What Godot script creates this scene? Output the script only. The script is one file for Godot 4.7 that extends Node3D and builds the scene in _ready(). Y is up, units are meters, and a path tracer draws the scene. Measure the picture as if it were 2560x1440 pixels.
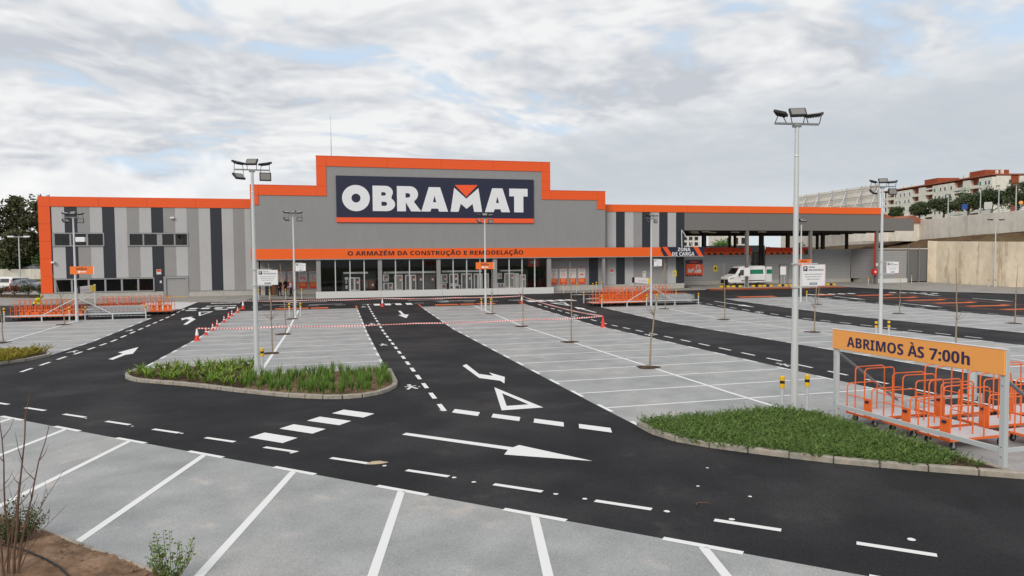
extends Node3D

# ground profile along z (the car park dips towards the middle and climbs to the store)
const GZ: Array[float] = [0.0, -20.0, -32.0, -45.0, -60.0, -78.0]
const GH: Array[float] = [0.75, 0.47, 0.37, 0.25, 0.53, 1.15]
const STALL := 2.4

var rng := RandomNumberGenerator.new()
var M := {}
var used := {}


func _ready() -> void:
	rng.seed = 7
	build_camera()
	build_sky()
	build_materials()
	build_ground()
	build_markings()
	build_store()
	build_loading_yard()
	build_surroundings()
	build_left_background()
	build_islands()
	build_masts()
	build_shelters()
	build_street_things()
	build_vehicles()
	build_people()
	build_near_plants()


func build_camera() -> void:
	var cam := Camera3D.new()
	cam.name = "camera"
	cam.position = Vector3(0, 5.0, 0)
	cam.rotation = Vector3(deg_to_rad(-2.53), deg_to_rad(-14.71), deg_to_rad(-0.48))
	cam.fov = rad_to_deg(2.0 * atan(720.0 / 1706.12))
	cam.near = 0.1
	cam.far = 3000.0
	add_child(cam)
	cam.make_current()
	var sun := DirectionalLight3D.new()
	sun.name = "sun"
	sun.light_color = Color(1.0, 0.965, 0.91)
	sun.light_energy = 0.5
	sun.light_angular_distance = 22.0
	sun.shadow_enabled = true
	add_child(sun)
	sun.look_at_from_position(Vector3(-0.5, 0.55, 0.67) * 100.0, Vector3.ZERO)


var sky_noise := []
var front_normal := Vector3.UP


# colour of the air and clouds in one direction
func sky_color(az: float, el: float) -> Color:
	var n1: FastNoiseLite = sky_noise[0]
	var n2: FastNoiseLite = sky_noise[1]
	var n3: FastNoiseLite = sky_noise[2]
	var n4: FastNoiseLite = sky_noise[3]
	var d := Vector3(sin(az) * cos(el), sin(el), -cos(az) * cos(el))
	var up := maxf(d.y, 0.0)
	var p := Vector2(d.x, d.z) / (up + 0.13)
	var q := p + Vector2(n3.get_noise_2d(p.x, p.y), n3.get_noise_2d(p.x + 40.0, p.y)) * 0.22
	var a := n1.get_noise_2d(q.x * 0.8 + q.y * 0.35, q.y * 1.3)
	var b := n2.get_noise_2d(q.x * 1.1 + q.y * 0.3, q.y * 1.5)
	var fine := n4.get_noise_2d(q.x * 0.9, q.y * 1.2)
	var cover := smoothstep(-0.42, 0.12, a + 0.5 * b + 0.16 * fine + 0.24)
	var blue := Color(0.47, 0.62, 0.83).lerp(Color(0.66, 0.79, 0.90), clampf(1.0 - up * 2.0, 0.0, 1.0))
	var shade := clampf(0.56 + 0.9 * n3.get_noise_2d(p.x * 0.9 + 9.0, p.y * 1.4) + 0.7 * b + 0.35 * fine, 0.0, 1.0)
	var cloud := Color(0.55, 0.58, 0.63).lerp(Color(0.86, 0.865, 0.87), shade)
	var c := blue.lerp(cloud, cover)
	# smooth deck below the front
	var s := -d.dot(front_normal) + 0.02 * n2.get_noise_2d(p.x * 1.2, p.y * 1.2) + 0.012 * n4.get_noise_2d(p.x * 1.1, p.y * 1.1)
	var deck := smoothstep(-0.004, 0.02, s) * (1.0 - smoothstep(0.36, 0.7, s))
	var deck_c := Color(0.54, 0.585, 0.63).lerp(Color(0.62, 0.66, 0.695), clampf(0.5 + 1.2 * n3.get_noise_2d(az * 2.0, el * 14.0) + 0.25 * fine, 0.0, 1.0))
	deck_c = deck_c.lerp(Color(0.86, 0.87, 0.88), exp(-maxf(s, 0.0) / 0.028) * clampf(0.75 + 0.8 * b, 0.2, 1.0))
	deck_c = deck_c.lerp(Color(0.74, 0.81, 0.84), smoothstep(0.11, 0.0, up) * 0.75)
	# brighter towards the left, where the sun stands behind the cloud
	c = c.lerp(deck_c, deck * 0.94 * smoothstep(-0.28, 0.12, az - 0.02 + s * 0.7 if absf(az) < 1.9 else 1.0))
	# heaped white bank low along the horizon
	var top := 0.112 + 0.05 * n4.get_noise_2d(az * 0.55, 3.0) + 0.02 * n4.get_noise_2d(az * 2.2, el * 2.2)
	var bank := smoothstep(0.016, -0.016, el - top) * smoothstep(0.04, -0.2, az if absf(az) < 2.2 else -0.3)
	var puff := clampf(0.66 + 0.85 * n4.get_noise_2d(az * 1.1, el * 2.0), 0.0, 1.0)
	return c.lerp(Color(0.77, 0.785, 0.80).lerp(Color(0.93, 0.93, 0.93), puff), bank * 0.95) * 0.9


func build_sky() -> void:
	sky_noise = [noise(11, 0.8, 5), noise(23, 2.2, 4), noise(37, 0.55, 4), noise(51, 9.0, 5)]
	front_normal = sky_dir(1050, 380).cross(sky_dir(2560, 85)).normalized()
	if front_normal.y < 0.0:
		front_normal = -front_normal
	var w := 4096
	var h := 2048
	# whole dome coarse, the low part before the lens at full detail
	var coarse := Image.create(w / 4, h / 8 + 1, false, Image.FORMAT_RGBF)
	for j in h / 8 + 1:
		for i in w / 4:
			coarse.set_pixel(i, j, sky_color(wrapf((i + 0.5) * 4.0 / w * TAU, -PI, PI), maxf(PI / 2.0 - (j + 0.5) * 4.0 / h * PI, 0.0)))
	coarse.resize(w, h / 2 + 4, Image.INTERPOLATE_CUBIC)
	var img := Image.create(w, h, false, Image.FORMAT_RGBF)
	img.fill(Color(0.3, 0.3, 0.3))
	img.blit_rect(coarse, Rect2i(0, 0, w, h / 2 + 4), Vector2i.ZERO)
	for j in range(int(h * (0.5 - 24.0 / 180.0)), h / 2 + 4):
		for k in range(int(-w * 26.0 / 360.0), int(w * 56.0 / 360.0)):
			var i := posmod(k, w)
			img.set_pixel(i, j, sky_color((k + 0.5) / w * TAU, maxf(PI / 2.0 - (j + 0.5) / h * PI, 0.0)))
	var mat := PanoramaSkyMaterial.new()
	mat.panorama = ImageTexture.create_from_image(img)
	var sky := Sky.new()
	sky.sky_material = mat
	var env := Environment.new()
	env.background_mode = Environment.BG_SKY
	env.sky = sky
	env.tonemap_mode = Environment.TONE_MAPPER_LINEAR
	env.tonemap_exposure = 1.15
	env.sdfgi_enabled = true
	env.ssao_enabled = true
	env.ssil_enabled = true
	var we := WorldEnvironment.new()
	we.name = "environment"
	we.environment = env
	add_child(we)


func sky_dir(px: float, py: float) -> Vector3:
	var b := Basis.from_euler(Vector3(deg_to_rad(-2.53), deg_to_rad(-14.71), deg_to_rad(-0.48)))
	return (b * Vector3((px - 1280.0) / 1706.0, (720.0 - py) / 1706.0, -1.0)).normalized()


# ---------------------------------------------------------------- helpers

func noise(sd: int, freq: float, oct: int, kind := FastNoiseLite.TYPE_SIMPLEX_SMOOTH) -> FastNoiseLite:
	var n := FastNoiseLite.new()
	n.seed = sd
	n.noise_type = kind
	n.frequency = freq
	n.fractal_octaves = oct
	return n


func gy(z: float) -> float:
	if z >= 0.0:
		return GH[0]
	for i in 5:
		if z >= GZ[i + 1]:
			return lerpf(GH[i], GH[i + 1], (z - GZ[i]) / (GZ[i + 1] - GZ[i]))
	return GH[5]


func on(x: float, z: float, dy := 0.0) -> Vector3:
	return Vector3(x, gy(z) + dy, z)


func numbered(called: String) -> String:
	if not used.has(called):
		used[called] = 0
		return called
	used[called] += 1
	return "%s_%03d" % [called, used[called]]


func thing(called: String, label: String, category: String, pos := Vector3.ZERO, turn := 0.0, group := "") -> Node3D:
	var o := Node3D.new()
	o.name = numbered(called)
	add_child(o)
	o.position = pos
	o.rotation.y = turn
	tag(o, label, category, group)
	return o


func tag(o: Node, label: String, category: String, group := "") -> Node:
	o.set_meta("label", label)
	o.set_meta("category", category)
	if group:
		o.set_meta("group", group)
	return o


func copy(o: Node3D, pos: Vector3, turn := 0.0, label := "", group := "") -> Node3D:
	var base := String(o.name)
	if base.length() > 4 and base[base.length() - 4] == "_" and base.right(3).is_valid_int():
		base = base.left(base.length() - 4)
	var c: Node3D = o.duplicate()
	c.name = numbered(base)
	add_child(c)
	c.position = pos
	c.rotation.y = turn
	if label:
		c.set_meta("label", label)
	if group:
		c.set_meta("group", group)
	return c


func S() -> SurfaceTool:
	var st := SurfaceTool.new()
	st.begin(Mesh.PRIMITIVE_TRIANGLES)
	return st


func part(st: SurfaceTool, called: String, mat: Material, parent: Node, world := true) -> MeshInstance3D:
	var mi := MeshInstance3D.new()
	mi.name = called
	st.set_material(mat)
	mi.mesh = st.commit()
	if parent == self:
		mi.name = numbered(called)
	parent.add_child(mi, true)
	if world and parent is Node3D and parent != self:
		# geometry was given in world coordinates
		var t: Transform3D = Transform3D.IDENTITY
		var n: Node = parent
		while n != self and n is Node3D:
			t = (n as Node3D).transform * t
			n = n.get_parent()
		mi.transform = t.affine_inverse()
	return mi


func share(mesh: Mesh, called: String, parent: Node, pos: Vector3, b := Basis.IDENTITY) -> MeshInstance3D:
	var mi := MeshInstance3D.new()
	mi.name = called
	mi.mesh = mesh
	parent.add_child(mi, true)
	mi.transform = Transform3D(b, pos)
	return mi


func structure(st: SurfaceTool, called: String, mat: Material) -> MeshInstance3D:
	var mi := part(st, called, mat, self)
	mi.set_meta("kind", "structure")
	return mi


func tri(st: SurfaceTool, a: Vector3, b: Vector3, c: Vector3, n := Vector3.ZERO) -> void:
	var k := (b - a).cross(c - a)
	if n == Vector3.ZERO:
		n = k.normalized()
	st.set_normal(n)
	if k.dot(n) > 0.0:
		st.add_vertex(a)
		st.add_vertex(c)
		st.add_vertex(b)
	else:
		st.add_vertex(a)
		st.add_vertex(b)
		st.add_vertex(c)


func quad(st: SurfaceTool, a: Vector3, b: Vector3, c: Vector3, d: Vector3, n := Vector3.ZERO) -> void:
	if n == Vector3.ZERO:
		n = (c - a).cross(d - b).normalized()
	tri(st, a, b, c, n)
	tri(st, a, c, d, n)


func box(st: SurfaceTool, c: Vector3, s: Vector3, b := Basis.IDENTITY) -> void:
	var x := b.x * s.x * 0.5
	var y := b.y * s.y * 0.5
	var z := b.z * s.z * 0.5
	for k in [[x, y, z], [y, z, x], [z, x, y]]:
		var u: Vector3 = k[0]
		var v: Vector3 = k[1]
		var w: Vector3 = k[2]
		quad(st, c + u - v - w, c + u + v - w, c + u + v + w, c + u - v + w, u.normalized())
		quad(st, c - u - v - w, c - u + v - w, c - u + v + w, c - u - v + w, -u.normalized())


func bx(st: SurfaceTool, x0: float, x1: float, y0: float, y1: float, z0: float, z1: float) -> void:
	box(st, Vector3((x0 + x1) * 0.5, (y0 + y1) * 0.5, (z0 + z1) * 0.5), Vector3(absf(x1 - x0), absf(y1 - y0), absf(z1 - z0)))


# box with chamfered edges
func cbox(st: SurfaceTool, c: Vector3, s: Vector3, r: float, b := Basis.IDENTITY) -> void:
	var h := s * 0.5
	var i := h - Vector3.ONE * r
	var P := func(x: float, y: float, z: float) -> Vector3: return c + b.x * x + b.y * y + b.z * z
	for ax in 3:
		var u := (ax + 1) % 3
		var v := (ax + 2) % 3
		for sg in [-1.0, 1.0]:
			var q := []
			for k in [[-1, -1], [1, -1], [1, 1], [-1, 1]]:
				var e := Vector3.ZERO
				e[ax] = h[ax] * sg
				e[u] = i[u] * k[0]
				e[v] = i[v] * k[1]
				q.append(P.call(e.x, e.y, e.z))
			quad(st, q[0], q[1], q[2], q[3], b[ax] * sg)
		for su in [-1.0, 1.0]:
			for sv in [-1.0, 1.0]:
				var q := []
				for k in [0, 1, 2, 3]:
					var e := Vector3.ZERO
					e[ax] = i[ax] * (-1.0 if k in [0, 3] else 1.0)
					e[u] = (h[u] if k < 2 else i[u]) * su
					e[v] = (i[v] if k < 2 else h[v]) * sv
					q.append(P.call(e.x, e.y, e.z))
				quad(st, q[0], q[1], q[2], q[3], (b[u] * su + b[v] * sv).normalized())
	for sx in [-1.0, 1.0]:
		for sy in [-1.0, 1.0]:
			for sz in [-1.0, 1.0]:
				tri(st, P.call(h.x * sx, i.y * sy, i.z * sz), P.call(i.x * sx, h.y * sy, i.z * sz), P.call(i.x * sx, i.y * sy, h.z * sz), (b.x * sx + b.y * sy + b.z * sz).normalized())


func frame_of(d: Vector3) -> Basis:
	var up := Vector3.UP if absf(d.y) < 0.95 else Vector3.RIGHT
	var x := up.cross(d).normalized()
	return Basis(x, d.cross(x).normalized(), d)


func ring(c: Vector3, f: Basis, r: float, n: int) -> Array:
	var out := []
	for k in n:
		var a := TAU * k / n
		var dir := f.x * cos(a) + f.y * sin(a)
		out.append([c + dir * r, dir])
	return out


func skin(st: SurfaceTool, a: Array, b: Array) -> void:
	var n := a.size()
	for k in n:
		var m := (k + 1) % n
		var tris := [[a[k], a[m], b[m]], [a[k], b[m], b[k]]]
		for t in tris:
			var nn: Vector3 = (t[0][1] + t[1][1] + t[2][1]).normalized()
			var cr: Vector3 = (t[1][0] - t[0][0]).cross(t[2][0] - t[0][0])
			var order := [0, 2, 1] if cr.dot(nn) > 0.0 else [0, 1, 2]
			for o in order:
				st.set_normal(t[o][1])
				st.add_vertex(t[o][0])


func tube(st: SurfaceTool, a: Vector3, b: Vector3, r0: float, r1 := -1.0, n := 8, caps := true) -> void:
	if r1 < 0.0:
		r1 = r0
	var d := (b - a).normalized()
	var f := frame_of(d)
	var ra := ring(a, f, r0, n)
	var rb := ring(b, f, maxf(r1, 0.0005), n)
	skin(st, ra, rb)
	if caps:
		for k in n:
			tri(st, a, ra[k][0], ra[(k + 1) % n][0], -d)
			tri(st, b, rb[k][0], rb[(k + 1) % n][0], d)


# bent pipe through points
func pipe(st: SurfaceTool, pts: Array, r0: float, r1 := -1.0, n := 6) -> void:
	if r1 < 0.0:
		r1 = r0
	var last := []
	var f := frame_of((pts[1] - pts[0]).normalized())
	for i in pts.size():
		var t: Vector3
		if i == 0:
			t = (pts[1] - pts[0]).normalized()
		elif i == pts.size() - 1:
			t = (pts[i] - pts[i - 1]).normalized()
		else:
			t = ((pts[i] - pts[i - 1]).normalized() + (pts[i + 1] - pts[i]).normalized()).normalized()
		var x := (f.x - t * f.x.dot(t)).normalized()
		f = Basis(x, t.cross(x), t)
		var rr := ring(pts[i], f, lerpf(r0, r1, float(i) / (pts.size() - 1)), n)
		if last:
			skin(st, last, rr)
		last = rr


func lathe(st: SurfaceTool, base: Vector3, prof: Array, n := 12, f := Basis(Vector3.RIGHT, Vector3.BACK, Vector3.UP)) -> void:
	for i in prof.size() - 1:
		var p: Vector2 = prof[i]
		var q: Vector2 = prof[i + 1]
		var t := (q - p).normalized()
		var nr := Vector2(t.y, -t.x)
		var a := []
		var b := []
		for k in n:
			var an := TAU * k / n
			var dir := f.x * cos(an) + f.y * sin(an)
			var nn := (dir * nr.x + f.z * nr.y).normalized()
			a.append([base + dir * p.x + f.z * p.y, nn])
			b.append([base + dir * q.x + f.z * q.y, nn])
		skin(st, a, b)


# polygon pieces of an outline with holes; the split line runs through every hole
func pieces(outer: PackedVector2Array, holes: Array, split: float) -> Array:
	var out := []
	for r in [[-1e3, split], [split, 1e3]]:
		var rect := PackedVector2Array([Vector2(r[0], -1e3), Vector2(r[1], -1e3), Vector2(r[1], 1e3), Vector2(r[0], 1e3)])
		var cur: Array = Geometry2D.intersect_polygons(outer, rect)
		for hole in holes:
			var nxt := []
			for p in cur:
				nxt.append_array(Geometry2D.clip_polygons(p, hole))
			cur = nxt
		out.append_array(cur)
	return out


# polygon in the xy plane of t, from z = 0 to z = depth
func extrude(st: SurfaceTool, poly: PackedVector2Array, t: Transform3D, depth: float) -> void:
	var ids := Geometry2D.triangulate_polygon(poly)
	var nz := t.basis.z.normalized() * signf(depth)
	var f := func(p: Vector2, z: float) -> Vector3: return t * Vector3(p.x, p.y, z)
	for k in range(0, ids.size(), 3):
		tri(st, f.call(poly[ids[k]], depth), f.call(poly[ids[k + 1]], depth), f.call(poly[ids[k + 2]], depth), nz)
		tri(st, f.call(poly[ids[k]], 0.0), f.call(poly[ids[k + 1]], 0.0), f.call(poly[ids[k + 2]], 0.0), -nz)
	var ccw := not Geometry2D.is_polygon_clockwise(poly)
	for k in poly.size():
		var a := poly[k]
		var b := poly[(k + 1) % poly.size()]
		var e := (b - a).normalized()
		var o := Vector2(e.y, -e.x) * (1.0 if ccw else -1.0)
		quad(st, f.call(a, 0.0), f.call(b, 0.0), f.call(b, depth), f.call(a, depth), (t.basis * Vector3(o.x, o.y, 0)).normalized())


# sheets laid on the ground profile; polys hold (x, z)
func sheet(st: SurfaceTool, poly: PackedVector2Array, dy: float) -> void:
	var cuts: Array = [400.0, 0.0, -20.0, -32.0, -45.0, -60.0, -78.0, -1200.0]
	for i in cuts.size() - 1:
		var slab := PackedVector2Array([Vector2(-2000, cuts[i]), Vector2(2000, cuts[i]), Vector2(2000, cuts[i + 1]), Vector2(-2000, cuts[i + 1])])
		for p in Geometry2D.intersect_polygons(poly, slab):
			var ids := Geometry2D.triangulate_polygon(p)
			for k in range(0, ids.size(), 3):
				var a: Vector2 = p[ids[k]]
				var b: Vector2 = p[ids[k + 1]]
				var c: Vector2 = p[ids[k + 2]]
				tri(st, on(a.x, a.y, dy), on(b.x, b.y, dy), on(c.x, c.y, dy), Vector3.UP)


func V(a: Array) -> PackedVector2Array:
	var out := PackedVector2Array()
	for k in range(0, a.size(), 2):
		out.append(Vector2(a[k], a[k + 1]))
	return out


# bar of width w from a to b on the ground
func bar(a: Vector2, b: Vector2, w: float) -> PackedVector2Array:
	var d := (b - a).normalized()
	var o := Vector2(-d.y, d.x) * w * 0.5
	return PackedVector2Array([a - o, b - o, b + o, a + o])


func text(parent: Node, s: String, mat: Material, c: Vector3, width: float, height: float, b := Basis.IDENTITY, called := "lettering", weight := 700, thick := 0.012) -> MeshInstance3D:
	var f := SystemFont.new()
	f.font_names = PackedStringArray(["Droid Sans"])
	f.font_weight = weight
	var tm := TextMesh.new()
	tm.font = f
	if weight > 900:
		var fv := FontVariation.new()
		fv.base_font = f
		fv.variation_embolden = (weight - 700) / 100.0
		tm.font = fv
	tm.text = s
	tm.font_size = 64
	tm.pixel_size = 0.01
	tm.depth = 0.02
	tm.curve_step = 2.0
	tm.material = mat
	var bb := tm.get_aabb()
	var mi := MeshInstance3D.new()
	mi.name = called
	mi.mesh = tm
	parent.add_child(mi, true)
	var sx := width / bb.size.x
	var sy := height / bb.size.y if height > 0.0 else sx
	var sc := Basis(b.x * sx, b.y * sy, b.z * (thick / 0.02))
	mi.transform = Transform3D(sc, c - sc * bb.get_center())
	if parent is Node3D and parent != self:
		var t: Transform3D = Transform3D.IDENTITY
		var n: Node = parent
		while n != self and n is Node3D:
			t = (n as Node3D).transform * t
			n = n.get_parent()
		mi.transform = t.affine_inverse() * mi.transform
	return mi


# ---------------------------------------------------------------- materials

func lin(r: float, g: float, b: float) -> Color:
	return Color(r, g, b).linear_to_srgb()


func mat(key: String, c: Color, rough: float, metal := 0.0, spec := 0.5) -> StandardMaterial3D:
	var m := StandardMaterial3D.new()
	m.resource_name = key
	m.albedo_color = c
	m.roughness = rough
	m.metallic = metal
	m.metallic_specular = spec
	M[key] = m
	return m


# world-mapped texture with one tile of so many metres
func surf(key: String, img: Image, tile: float, rough: float, spec := 0.5) -> StandardMaterial3D:
	var m := mat(key, Color.WHITE, rough, 0.0, spec)
	m.albedo_texture = ImageTexture.create_from_image(img)
	m.uv1_triplanar = true
	m.uv1_world_triplanar = true
	m.uv1_scale = Vector3.ONE / tile
	return m


func field(sd: int, size: int, freq: float, oct: int, kind := FastNoiseLite.TYPE_SIMPLEX_SMOOTH, ridged := false) -> PackedByteArray:
	var n := noise(sd, freq, oct, kind)
	if ridged:
		n.fractal_type = FastNoiseLite.FRACTAL_RIDGED
	n.domain_warp_enabled = ridged
	n.domain_warp_amplitude = 30.0
	n.domain_warp_frequency = 0.008
	return n.get_seamless_image(size, size, false, false, 0.12).get_data()


func grain(sd: int, size: int, amp: float) -> PackedFloat32Array:
	var r := RandomNumberGenerator.new()
	r.seed = sd
	var out := PackedFloat32Array()
	out.resize(size * size)
	for k in size * size:
		out[k] = 1.0 + (r.randf() - 0.5) * amp + (r.randf() - 0.5) * amp
	return out


# base colour (linear) with soft patches, grain, and wisps of a second colour
func mottled(sd: int, size: int, c: Vector3, patch: float, g_amp: float, tint: Vector3, wisp: Vector3, wisp_at: float, wisp_amount: float) -> Image:
	var a := field(sd, size, 3.0 / size, 4)
	var b := field(sd + 1, size, 10.0 / size, 4)
	var w := field(sd + 2, size, 5.0 / size, 4, FastNoiseLite.TYPE_SIMPLEX_SMOOTH, true)
	var g := grain(sd + 3, size, g_amp)
	var data := PackedByteArray()
	data.resize(size * size * 3)
	for k in size * size:
		var u := a[k] / 255.0 - 0.5
		var v := b[k] / 255.0 - 0.5
		var f := (1.0 + patch * (u * 1.4 + v)) * g[k]
		var col := c.lerp(tint, clampf(u * 2.0 + 0.15, 0.0, 1.0)) * f
		if wisp_amount > 0.0:
			var s := smoothstep(wisp_at, 1.0, w[k] / 255.0) * smoothstep(0.0, 0.25, v + u + 0.06)
			col = col.lerp(wisp * g[k], s * wisp_amount)
		var e := Color(clampf(col.x, 0, 1), clampf(col.y, 0, 1), clampf(col.z, 0, 1)).linear_to_srgb()
		data[k * 3] = int(e.r * 255.0)
		data[k * 3 + 1] = int(e.g * 255.0)
		data[k * 3 + 2] = int(e.b * 255.0)
	return Image.create_from_data(size, size, false, Image.FORMAT_RGB8, data)


# vertically streaked concrete
func streaked(sd: int, w: int, h: int, c: Vector3, stain: Vector3, amount: float, rough := 1.0) -> Image:
	var n := noise(sd, 0.02, 4)
	var n2 := noise(sd + 1, 0.03, 4)
	var n3 := noise(sd + 2, 0.006, 3)
	var r := RandomNumberGenerator.new()
	r.seed = sd
	var img := Image.create(w, h, false, Image.FORMAT_RGB8)
	for j in h:
		for i in w:
			var a := TAU * i / w
			var x := cos(a) * w / TAU
			var y := sin(a) * w / TAU
			var s := n.get_noise_3d(x, y, j * 0.12) + 0.4 * n2.get_noise_3d(x, y, j * 1.0)
			var f := 1.0 + rough * (0.16 * n2.get_noise_3d(x + 90.0, y, j) + 0.2 * n3.get_noise_3d(x, y, j) + (r.randf() - 0.5) * 0.08)
			var col := c.lerp(stain, smoothstep(0.05, 0.6, s) * amount) * f
			img.set_pixel(i, j, Color(clampf(col.x, 0, 1), clampf(col.y, 0, 1), clampf(col.z, 0, 1)).linear_to_srgb())
	return img


func build_materials() -> void:
	surf("asphalt", mottled(100, 1024, Vector3(0.025, 0.025, 0.027), 0.4, 0.5, Vector3(0.038, 0.035, 0.036), Vector3(0.075, 0.07, 0.068), 0.72, 0.4), 17.0, 0.85, 0.3)
	surf("asphalt_worn", mottled(140, 512, Vector3(0.05, 0.05, 0.052), 0.3, 0.4, Vector3(0.06, 0.056, 0.055), Vector3(0.09, 0.085, 0.08), 0.7, 0.5), 13.0, 0.85, 0.4)
	surf("paving", mottled(200, 1024, Vector3(0.35, 0.352, 0.347), 0.3, 0.3, Vector3(0.325, 0.315, 0.298), Vector3(0.55, 0.49, 0.43), 0.66, 0.6), 15.0, 0.6, 0.55)
	surf("pavement", mottled(300, 512, Vector3(0.33, 0.31, 0.285), 0.3, 0.2, Vector3(0.3, 0.27, 0.24), Vector3(0.2, 0.18, 0.16), 0.7, 0.5), 9.0, 0.85)
	surf("concrete", mottled(310, 512, Vector3(0.44, 0.43, 0.40), 0.18, 0.14, Vector3(0.40, 0.38, 0.34), Vector3(0.33, 0.31, 0.28), 0.7, 0.4), 6.0, 0.85)
	surf("kerb", mottled(320, 256, Vector3(0.36, 0.33, 0.28), 0.5, 0.3, Vector3(0.28, 0.24, 0.19), Vector3(0.55, 0.48, 0.40), 0.6, 0.5), 1.9, 0.9)
	surf("soil", mottled(330, 512, Vector3(0.20, 0.125, 0.08), 0.6, 0.5, Vector3(0.25, 0.165, 0.11), Vector3(0.32, 0.23, 0.165), 0.6, 0.6), 2.6, 0.95, 0.2)
	surf("bark_mulch", mottled(340, 256, Vector3(0.075, 0.05, 0.033), 0.6, 0.6, Vector3(0.12, 0.08, 0.05), Vector3(0.2, 0.14, 0.1), 0.7, 0.5), 1.7, 0.95, 0.2)
	surf("earth", mottled(350, 512, Vector3(0.14, 0.085, 0.05), 0.8, 0.3, Vector3(0.10, 0.085, 0.045), Vector3(0.075, 0.085, 0.035), 0.55, 0.8), 14.0, 0.95, 0.2)
	surf("grass", mottled(360, 256, Vector3(0.07, 0.105, 0.03), 0.7, 0.4, Vector3(0.10, 0.12, 0.04), Vector3(0.15, 0.14, 0.06), 0.6, 0.5), 9.0, 0.95, 0.2)
	surf("retaining", streaked(400, 512, 256, Vector3(0.72, 0.62, 0.48), Vector3(0.36, 0.26, 0.15), 0.7), 11.0, 0.9, 0.3)
	surf("retaining_upper", streaked(410, 512, 256, Vector3(0.74, 0.69, 0.61), Vector3(0.5, 0.44, 0.37), 0.55), 13.0, 0.9, 0.3)
	surf("cladding", streaked(420, 512, 128, Vector3(0.27, 0.27, 0.27), Vector3(0.255, 0.255, 0.253), 0.6, 0.25), 7.0, 0.5, 0.5)
	surf("cladding_light", streaked(430, 256, 128, Vector3(0.45, 0.45, 0.455), Vector3(0.43, 0.43, 0.43), 0.6, 0.25), 5.0, 0.5, 0.5)
	surf("cladding_mid", streaked(440, 256, 128, Vector3(0.285, 0.278, 0.278), Vector3(0.27, 0.265, 0.265), 0.6, 0.25), 5.0, 0.5, 0.5)
	surf("stucco", mottled(450, 256, Vector3(0.80, 0.76, 0.69), 0.14, 0.1, Vector3(0.66, 0.6, 0.52), Vector3(0.5, 0.45, 0.38), 0.75, 0.3), 12.0, 0.9, 0.3)
	surf("brick_red", mottled(460, 256, Vector3(0.36, 0.085, 0.04), 0.3, 0.25, Vector3(0.30, 0.07, 0.04), Vector3(0.4, 0.15, 0.09), 0.7, 0.3), 6.0, 0.9, 0.3)
	mat("cladding_dark", lin(0.021, 0.024, 0.033), 0.4)
	mat("orange", lin(0.84, 0.098, 0.008), 0.42)
	mat("orange_band", lin(0.88, 0.125, 0.006), 0.45)
	mat("orange_bright", lin(0.92, 0.10, 0.018), 0.5)
	mat("orange_paint", lin(0.85, 0.16, 0.03), 0.4)
	mat("orange_sign", lin(0.95, 0.40, 0.10), 0.5)
	mat("orange_sign2", lin(0.88, 0.19, 0.03), 0.5)
	mat("grey_pale", lin(0.55, 0.6, 0.66), 0.6)
	mat("orange_road", lin(0.72, 0.16, 0.05), 0.8, 0.0, 0.3)
	mat("red_road", lin(0.30, 0.07, 0.05), 0.85, 0.0, 0.3)
	mat("navy", lin(0.013, 0.015, 0.045), 0.45)
	mat("navy_ink", lin(0.03, 0.022, 0.085), 0.6)
	mat("dark_ink", lin(0.03, 0.006, 0.012), 0.55)
	mat("white_letter", lin(0.78, 0.79, 0.82), 0.5)
	mat("white_panel", lin(0.82, 0.82, 0.83), 0.5)
	mat("line_white", lin(0.80, 0.80, 0.78), 0.75, 0.0, 0.4)
	mat("white_paint", lin(0.80, 0.80, 0.80), 0.3)
	mat("plinth_white", lin(0.66, 0.655, 0.64), 0.8)
	mat("galv", lin(0.55, 0.58, 0.59), 0.45, 0.15)
	mat("galv_dark", lin(0.25, 0.26, 0.27), 0.45, 0.35)
	mat("pole", lin(0.62, 0.64, 0.64), 0.45, 0.2)
	mat("steel", lin(0.50, 0.52, 0.53), 0.35, 0.7)
	mat("black", lin(0.012, 0.012, 0.013), 0.55)
	mat("rubber", lin(0.018, 0.018, 0.018), 0.8)
	mat("lens", lin(0.22, 0.21, 0.19), 0.2, 0.0, 0.6)
	mat("yellow", lin(0.80, 0.47, 0.012), 0.45)
	mat("yellow_cream", lin(0.85, 0.74, 0.55), 0.5)
	mat("yellow_pale", lin(0.85, 0.68, 0.05), 0.5)
	mat("grey_frame", lin(0.30, 0.30, 0.305), 0.45)
	mat("grey_beam", lin(0.175, 0.165, 0.158), 0.6)
	mat("grey_rib", lin(0.33, 0.33, 0.335), 0.5)
	mat("grey_rib_dark", lin(0.15, 0.147, 0.147), 0.5)
	mat("dark_steel", lin(0.035, 0.031, 0.031), 0.6)
	mat("brown_dark", lin(0.045, 0.032, 0.026), 0.7)
	mat("interior", lin(0.06, 0.06, 0.062), 0.9)
	mat("interior_light", lin(0.33, 0.31, 0.28), 0.9)
	mat("display_dark", lin(0.025, 0.03, 0.033), 0.7)
	mat("wood_brown", lin(0.15, 0.055, 0.02), 0.6)
	mat("red_tag", lin(0.75, 0.08, 0.04), 0.6)
	mat("red", lin(0.62, 0.02, 0.012), 0.45)
	mat("cone_red", lin(0.75, 0.045, 0.025), 0.5)
	mat("banner_red", lin(0.62, 0.045, 0.01), 0.75)
	mat("banner_orange", lin(0.85, 0.12, 0.01), 0.7)
	mat("poster_white", lin(0.62, 0.60, 0.58), 0.6)
	mat("poster_red", lin(0.62, 0.07, 0.025), 0.6)
	mat("grey_ink", lin(0.35, 0.36, 0.38), 0.7)
	mat("green_stripe", lin(0.0, 0.20, 0.10), 0.35)
	mat("blue_sign", lin(0.01, 0.06, 0.36), 0.5)
	mat("hi_vis", lin(0.72, 0.86, 0.02), 0.7)
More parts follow.
